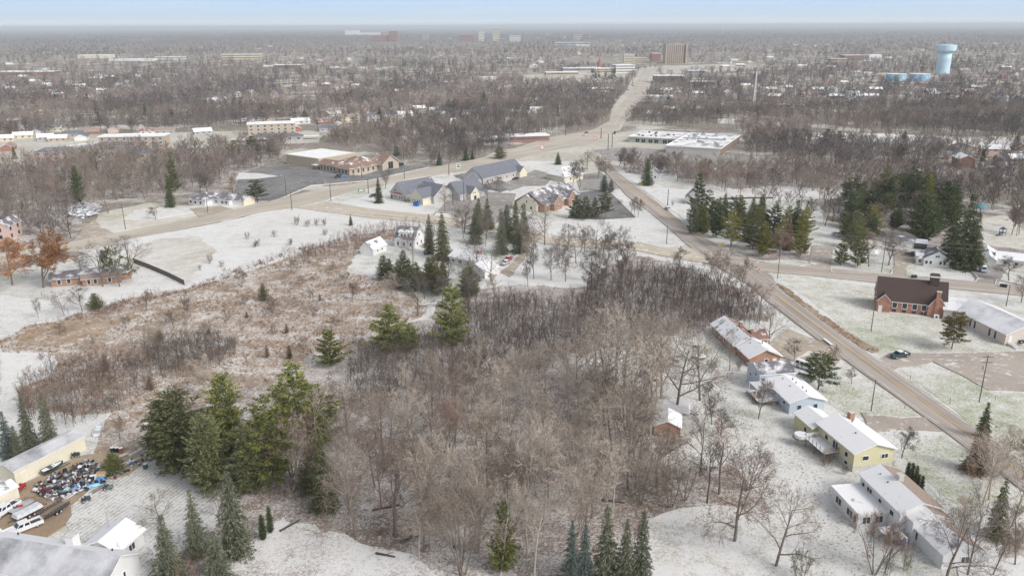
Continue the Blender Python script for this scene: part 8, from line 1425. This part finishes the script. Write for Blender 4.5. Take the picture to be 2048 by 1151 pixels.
sign('pylon_sign', (917, 345), 327, 2.4, 'green and white pylon sign on the highway verge by the long grey office', M_trim, 2, M_sgreen); sign('monument_sign', (723, 388), 378, 3.4, 'low green monument sign by the lettered office', M_sgreen, 2, M_trim); sign('pylon_sign', (1084, 308), 289, 2.8, 'tall faded red sign with white stripe before the highway bend', M_spink, 1, M_trim); sign('pylon_sign', (1190, 284), 273, 2.2, 'small red sign at the strip mall entrance', M_sred, 1, M_trim); sign('road_sign', (1283, 372), 367, 2.2, 'yellow warning sign under the dark roadside spruce', plain('yellow_sign', (0.7, 0.5, 0.05), 0.5)); sign('road_sign', (1442, 494), 487, 2.0, 'yellow hydrant marker under the golden pine', plain('yellow_marker', (0.7, 0.5, 0.05), 0.5))
sign('house_sign', (1546, 510), 500, 2.6, 'brown wooden notice board under the roadside pines', plain('brown_board', (0.16, 0.09, 0.06), 0.8), 2)
for px_, ty, lb in (((1809, 817), 801, 'marker post left of the road near the yellow house drive'), ((1899, 808), 793, 'marker post on the far verge below the brown lot'), ((1820, 760), 747, 'marker post at the corner of the brown lot entrance'), ((1990, 800), 788, 'thin post at the brown lot lower edge'), ((1653, 700), 690, 'post on the verge behind the brick ranch house'), ((1714, 686), 676, 'thin post beside the ditch grass')):
    X, Y = P(*px_); h = ray_height(X, Y, ty); m = MB(); m.box(-0.05, -0.04, 0, 0.05, 0.04, h, M_wood_); m.box(-0.08, -0.05, h-0.25, 0.08, -0.041, h-0.02, M_trim); m.build('marker_post', None, lb, 'post', 'marker posts', loc=(X, Y, 0))
def bin_(px_, lb, c=None): r = empty('wheelie_bin', P(*px_)+(0.2,), R(hr.uniform(-20, 20)), lb, 'bin', 'wheelie bins'); m = MB(); m.tbox(-0.38, -0.42, 0.02, 0.38, 0.42, 1.05, -0.05, -0.05, c or M_darkm); m.build('body', r); m = MB(); m.box(-0.46, -0.5, 1.052, 0.46, 0.5, 1.13, c or M_darkm); m.build('lid', r)
bin_((1825, 557), 'left dark bin on the verge before the cottage lawn'); bin_((1830, 557), 'right dark bin on the verge before the cottage lawn'); bin_((2003, 575), 'left dark bin at the far right driveway mouth'); bin_((2010, 576), 'right dark bin at the far right driveway mouth')
r = empty('dumpster', P(833, 412)+(0.25,), R(-30), 'bright blue dumpster by the cream office wall', 'dumpster'); mb_ = plain('blue_dumpster_paint', (0.02, 0.16, 0.5), 0.5); m = MB(); m.tbox(-1.3, -0.9, 0, 1.3, 0.9, 1.7, -0.05, -0.15, mb_); m.build('body', r); m = MB(); m.box(-1.38, -1.08, 1.702, 1.38, 1.08, 1.8, M_darkm); m.build('lid', r)
x, y = P(1518, 545); r = empty('traffic_barrel', (x, y, 0.2), 0, 'orange traffic barrel on the corner south-east of the crossing', 'traffic barrel'); m = MB(); m.lathe([(0.4, 0), (0.4, 0.1), (0.32, 0.12), (0.26, 1.3)], plain('orange_plastic', (0.75, 0.16, 0.05), 0.5), 14); m.build('body', r); m = MB(); m.lathe([(0.305, 0.5), (0.29, 0.75)], M_trim, 14); m.build('stripe', r)
x, y = P(1655, 688); r = empty('culvert_wall', (x, y, 0), A1, 'low rusty brick-red culvert wall at the road edge by the brick house drive', 'wall'); m = MB(); m.box(-2.2, -0.3, 0, 2.2, 0.3, 0.8, M_brick2); m.build('blocks', r); m = MB(); m.box(-2.3, -0.35, 0.802, 2.3, 0.35, 0.9, M_snowv); m.build('cap', r)
x, y = P(1752, 512); r = empty('satellite_dish', (x, y, 0), R(25), 'large white satellite dish beside the leaning pale pole', 'satellite dish'); m = MB(); m.tube((0, 0, 0), (0, 0, 1.6), 0.1, 0.1, M_galv, 8); m.build('post', r); m = MB(); n = 20; V = []
for i in range(5):
    rr_ = 1.5*i/4
    for k in range(n): a = 2*math.pi*k/n; V.append((rr_*math.cos(a), -0.12-0.35*(rr_/1.5)**2, 2.4+rr_*math.sin(a)))
m.poly(V, [(i*n+k, i*n+(k+1) % n, (i+1)*n+(k+1) % n, (i+1)*n+k) for i in range(4) for k in range(n)], M_trim); m.build('dish', r); m = MB(); m.tube((0, -0.4, 1.2), (0, -1.3, 2.4), 0.03, 0.03, M_galv, 5); m.build('feed_arm', r)
x, y = P(1960, 426); r = empty('gazebo', (x, y, 0), 0, 'round teal-roofed gazebo in the clearing right of the dark spruces', 'gazebo'); mt = plain('teal_canvas', (0.12, 0.26, 0.28), 0.6); m = MB(); m.lathe([(3.2, 2.6), (3.0, 3.2), (1.8, 4.3), (0.3, 4.8)], mt, 12); m.build('roof', r)
for k in range(8): a = math.pi*k/4; m = MB(); m.tube((2.9*math.cos(a), 2.9*math.sin(a), 0), (2.9*math.cos(a), 2.9*math.sin(a), 2.61), 0.09, 0.09, M_trim, 6); m.build('post', r)
x, y = P(2004, 471); r = empty('playset', (x, y, 0), R(20), 'dark blue playground tower with slide on the tan lawn at the right', 'playset'); pb_ = plain('playset_blue', (0.06, 0.10, 0.15), 0.6); m = MB(); m.box(-0.9, -0.9, 1.3, 0.9, 0.9, 1.45, pb_)
for a, b in ((-1, -1), (1, -1), (1, 1), (-1, 1)): m.box(a*0.85-0.07, b*0.85-0.07, 0, a*0.85+0.07, b*0.85+0.07, 2.9, pb_)
m.build('tower_frame', r); m = MB(); m.poly([(-1.1, -1.1, 2.901), (1.1, -1.1, 2.901), (1.1, 1.1, 2.901), (-1.1, 1.1, 2.901), (0, 0, 3.9)], [(0,1,4), (1,2,4), (2,3,4), (3,0,4)], pb_); m.build('roof', r); m = MB(); m.poly([(-0.95, -0.4, 1.4), (-0.95, 0.4, 1.4), (-3.4, 0.4, 0.2), (-3.4, -0.4, 0.2)], [(0,1,2,3)], pb_); m.box(-3.45, -0.45, 0.1, -0.95, -0.41, 0.9, pb_); m.build('slide', r)
# antenna tower behind the near house
x, y = P(224, 1090); h = ray_height(x, y, 1021); r = empty('antenna_tower', (x, y, 0), R(10), 'thin triangular lattice antenna tower behind the near house', 'antenna tower'); m = MB()
for k in range(3): a = 2*math.pi*k/3; m.tube((0.28*math.cos(a), 0.28*math.sin(a), 0), (0.12*math.cos(a), 0.12*math.sin(a), h), 0.03, 0.025, M_galv, 5)
for i in range(int(h/0.6)):
    for k in range(3):
        a = 2*math.pi*k/3; b = a+2*math.pi/3; z = i*0.6; q = 0.28-0.16*z/h; m.tube((q*math.cos(a), q*math.sin(a), z), (q*math.cos(b), q*math.sin(b), z+0.6), 0.018, 0.018, M_galv, 4)
m.build('lattice', r); m = MB(); m.tube((0, 0, h), (0, 0, h+1.6), 0.03, 0.02, M_galv, 5); m.tube((-0.7, 0, h+0.8), (0.7, 0, h+0.8), 0.02, 0.02, M_galv, 4); m.build('aerial', r)
def fence(label, pts, hgt, mat, board=True, name='fence'):
    q = PA(pts); r = empty(name, (q[0][0], q[0][1], 0), 0, label, 'fence'); o = q[0]; m = MB()
    for a, b in zip(q, q[1:]):
        d = dist(a, b); n = max(1, int(d/2.6)); nx, ny = -(b[1]-a[1])/d*0.05, (b[0]-a[0])/d*0.05
        if board: V = [(a[0]-o[0]-nx, a[1]-o[1]-ny, 0.1), (b[0]-o[0]-nx, b[1]-o[1]-ny, 0.1), (b[0]-o[0]+nx, b[1]-o[1]+ny, 0.1), (a[0]-o[0]+nx, a[1]-o[1]+ny, 0.1)]; m.poly(V+[(x, y, hgt) for x, y, _ in V], [(0,1,5,4), (1,2,6,5), (2,3,7,6), (3,0,4,7), (4,5,6,7)], mat)
        else:
            for z in (0.5, hgt): m.tube((a[0]-o[0], a[1]-o[1], z), (b[0]-o[0], b[1]-o[1], z), 0.03, 0.03, mat, 4)
        for k in range(n+1): x, y = a[0]+(b[0]-a[0])*k/n-o[0], a[1]+(b[1]-a[1])*k/n-o[1]; c = MB(); c.tube((x, y, 0), (x, y, hgt+0.15), 0.08 if board else 0.05, 0.07, mat, 6); c.build('post', r)
    m.build('boards' if board else 'rails', r)
fence('dark weathered board fence running down the edge of the white field', [(268, 526), (300, 538), (335, 553), (369, 570)], 1.9, M_pole); fence('thin wire fence on the far left snowy lawn', [(84, 592), (110, 606), (136, 624)], 1.1, M_pole, False); fence('long grey board fence behind the snowy lot beyond the roadside grove', [(1442, 400), (1500, 398), (1545, 398)], 1.1, M_pole)
fence('white rail fence at the left edge of the cottage lawn beyond the road', [(1815, 545), (1812, 552), (1830, 555)], 0.9, M_trim, False)
for (q0, q1, lb) in (((560, 1064), (600, 1042), 'fallen log on the leafy ground at the grove foot'), ((745, 1022), (800, 1012), 'long fallen trunk across the snow in the near wood'), ((800, 1085), (838, 1072), 'snowy log pile edge in front of the reddish tree'), ((752, 1108), (790, 1116), 'dark log on the leafy snow'), ((1200, 1000), (1250, 1008), 'fallen trunk among the undergrowth above the spruces'), ((905, 1094), (915, 1100), 'cut stump log at the lower centre'), ((1010, 1090), (1040, 1098), 'branch lying on the snow at lower centre')):
    a, b = P(*q0), P(*q1); m = MB(); L = dist(a, b); m.tube((0, 0, 0.25), (L, 0, 0.32), 0.22, 0.14, M_barkd, 7); m.tube((L*0.5, 0, 0.3), (L*0.8, 0.9, 0.5), 0.08, 0.03, M_barkd, 5); m.tube((L*0.3, 0, 0.3), (L*0.45, -0.7, 0.6), 0.07, 0.03, M_barkd, 5); m.build('fallen_log', None, lb, 'log', 'fallen logs', loc=(a[0], a[1], 0.05), rz=ang(a, b))
for px_, lb, s_ in (((1398, 716), 'snow-covered round tub in the yard left of the brick ranch house', 1.6), ((1310, 760), 'small snowy garden table in the clearing behind the big leaning tree', 0.9), ((1352, 722), 'small white-topped box on the snow left of the round tub', 0.7), ((1394, 694), 'low garden bench on the snow above the round tub', 0.8)):
    r = empty('garden_tub' if 'tub' in lb else 'garden_box', P(*px_)+(0,), 0, lb, 'garden furniture'); m = MB(); m.lathe([(s_, 0.02), (s_, 0.8)], M_wood_, 14); m.build('base', r); m = MB(); m.lathe([(s_*1.05, 0.81), (s_*0.9, 0.98)], M_snowv, 14); m.build('cover', r)
r = empty('air_conditioner', P(1872, 636)+(0,), R(-20), 'white air conditioning unit at the corner between church and hall', 'air conditioner'); m = MB(); m.box(-0.7, -0.6, 0.02, 0.7, 0.6, 1.2, M_trim); m.build('case', r); m = MB(); m.tube((0, -0.66, 0.6), (0, -0.601, 0.6), 0.35, 0.35, M_darkm, 14); m.build('fan', r)
# ------------------------------------------------------------------ air
mh = bpy.data.materials.new('haze_air'); mh.use_nodes = True; t_ = mh.node_tree; t_.nodes.clear(); o_ = t_.nodes.new('ShaderNodeOutputMaterial'); v_ = t_.nodes.new('ShaderNodeVolumePrincipled'); t_.links.new(v_.outputs[0], o_.inputs['Volume'])
v_.inputs['Color'].default_value = (0.88, 0.94, 1.0, 1); v_.inputs['Density'].default_value = 9.5e-5; v_.inputs['Anisotropy'].default_value = 0.0
m = MB(); m.box(-170000, -170000, -1, 170000, 170000, 110, mh); hz = m.build('haze', kind='stuff')
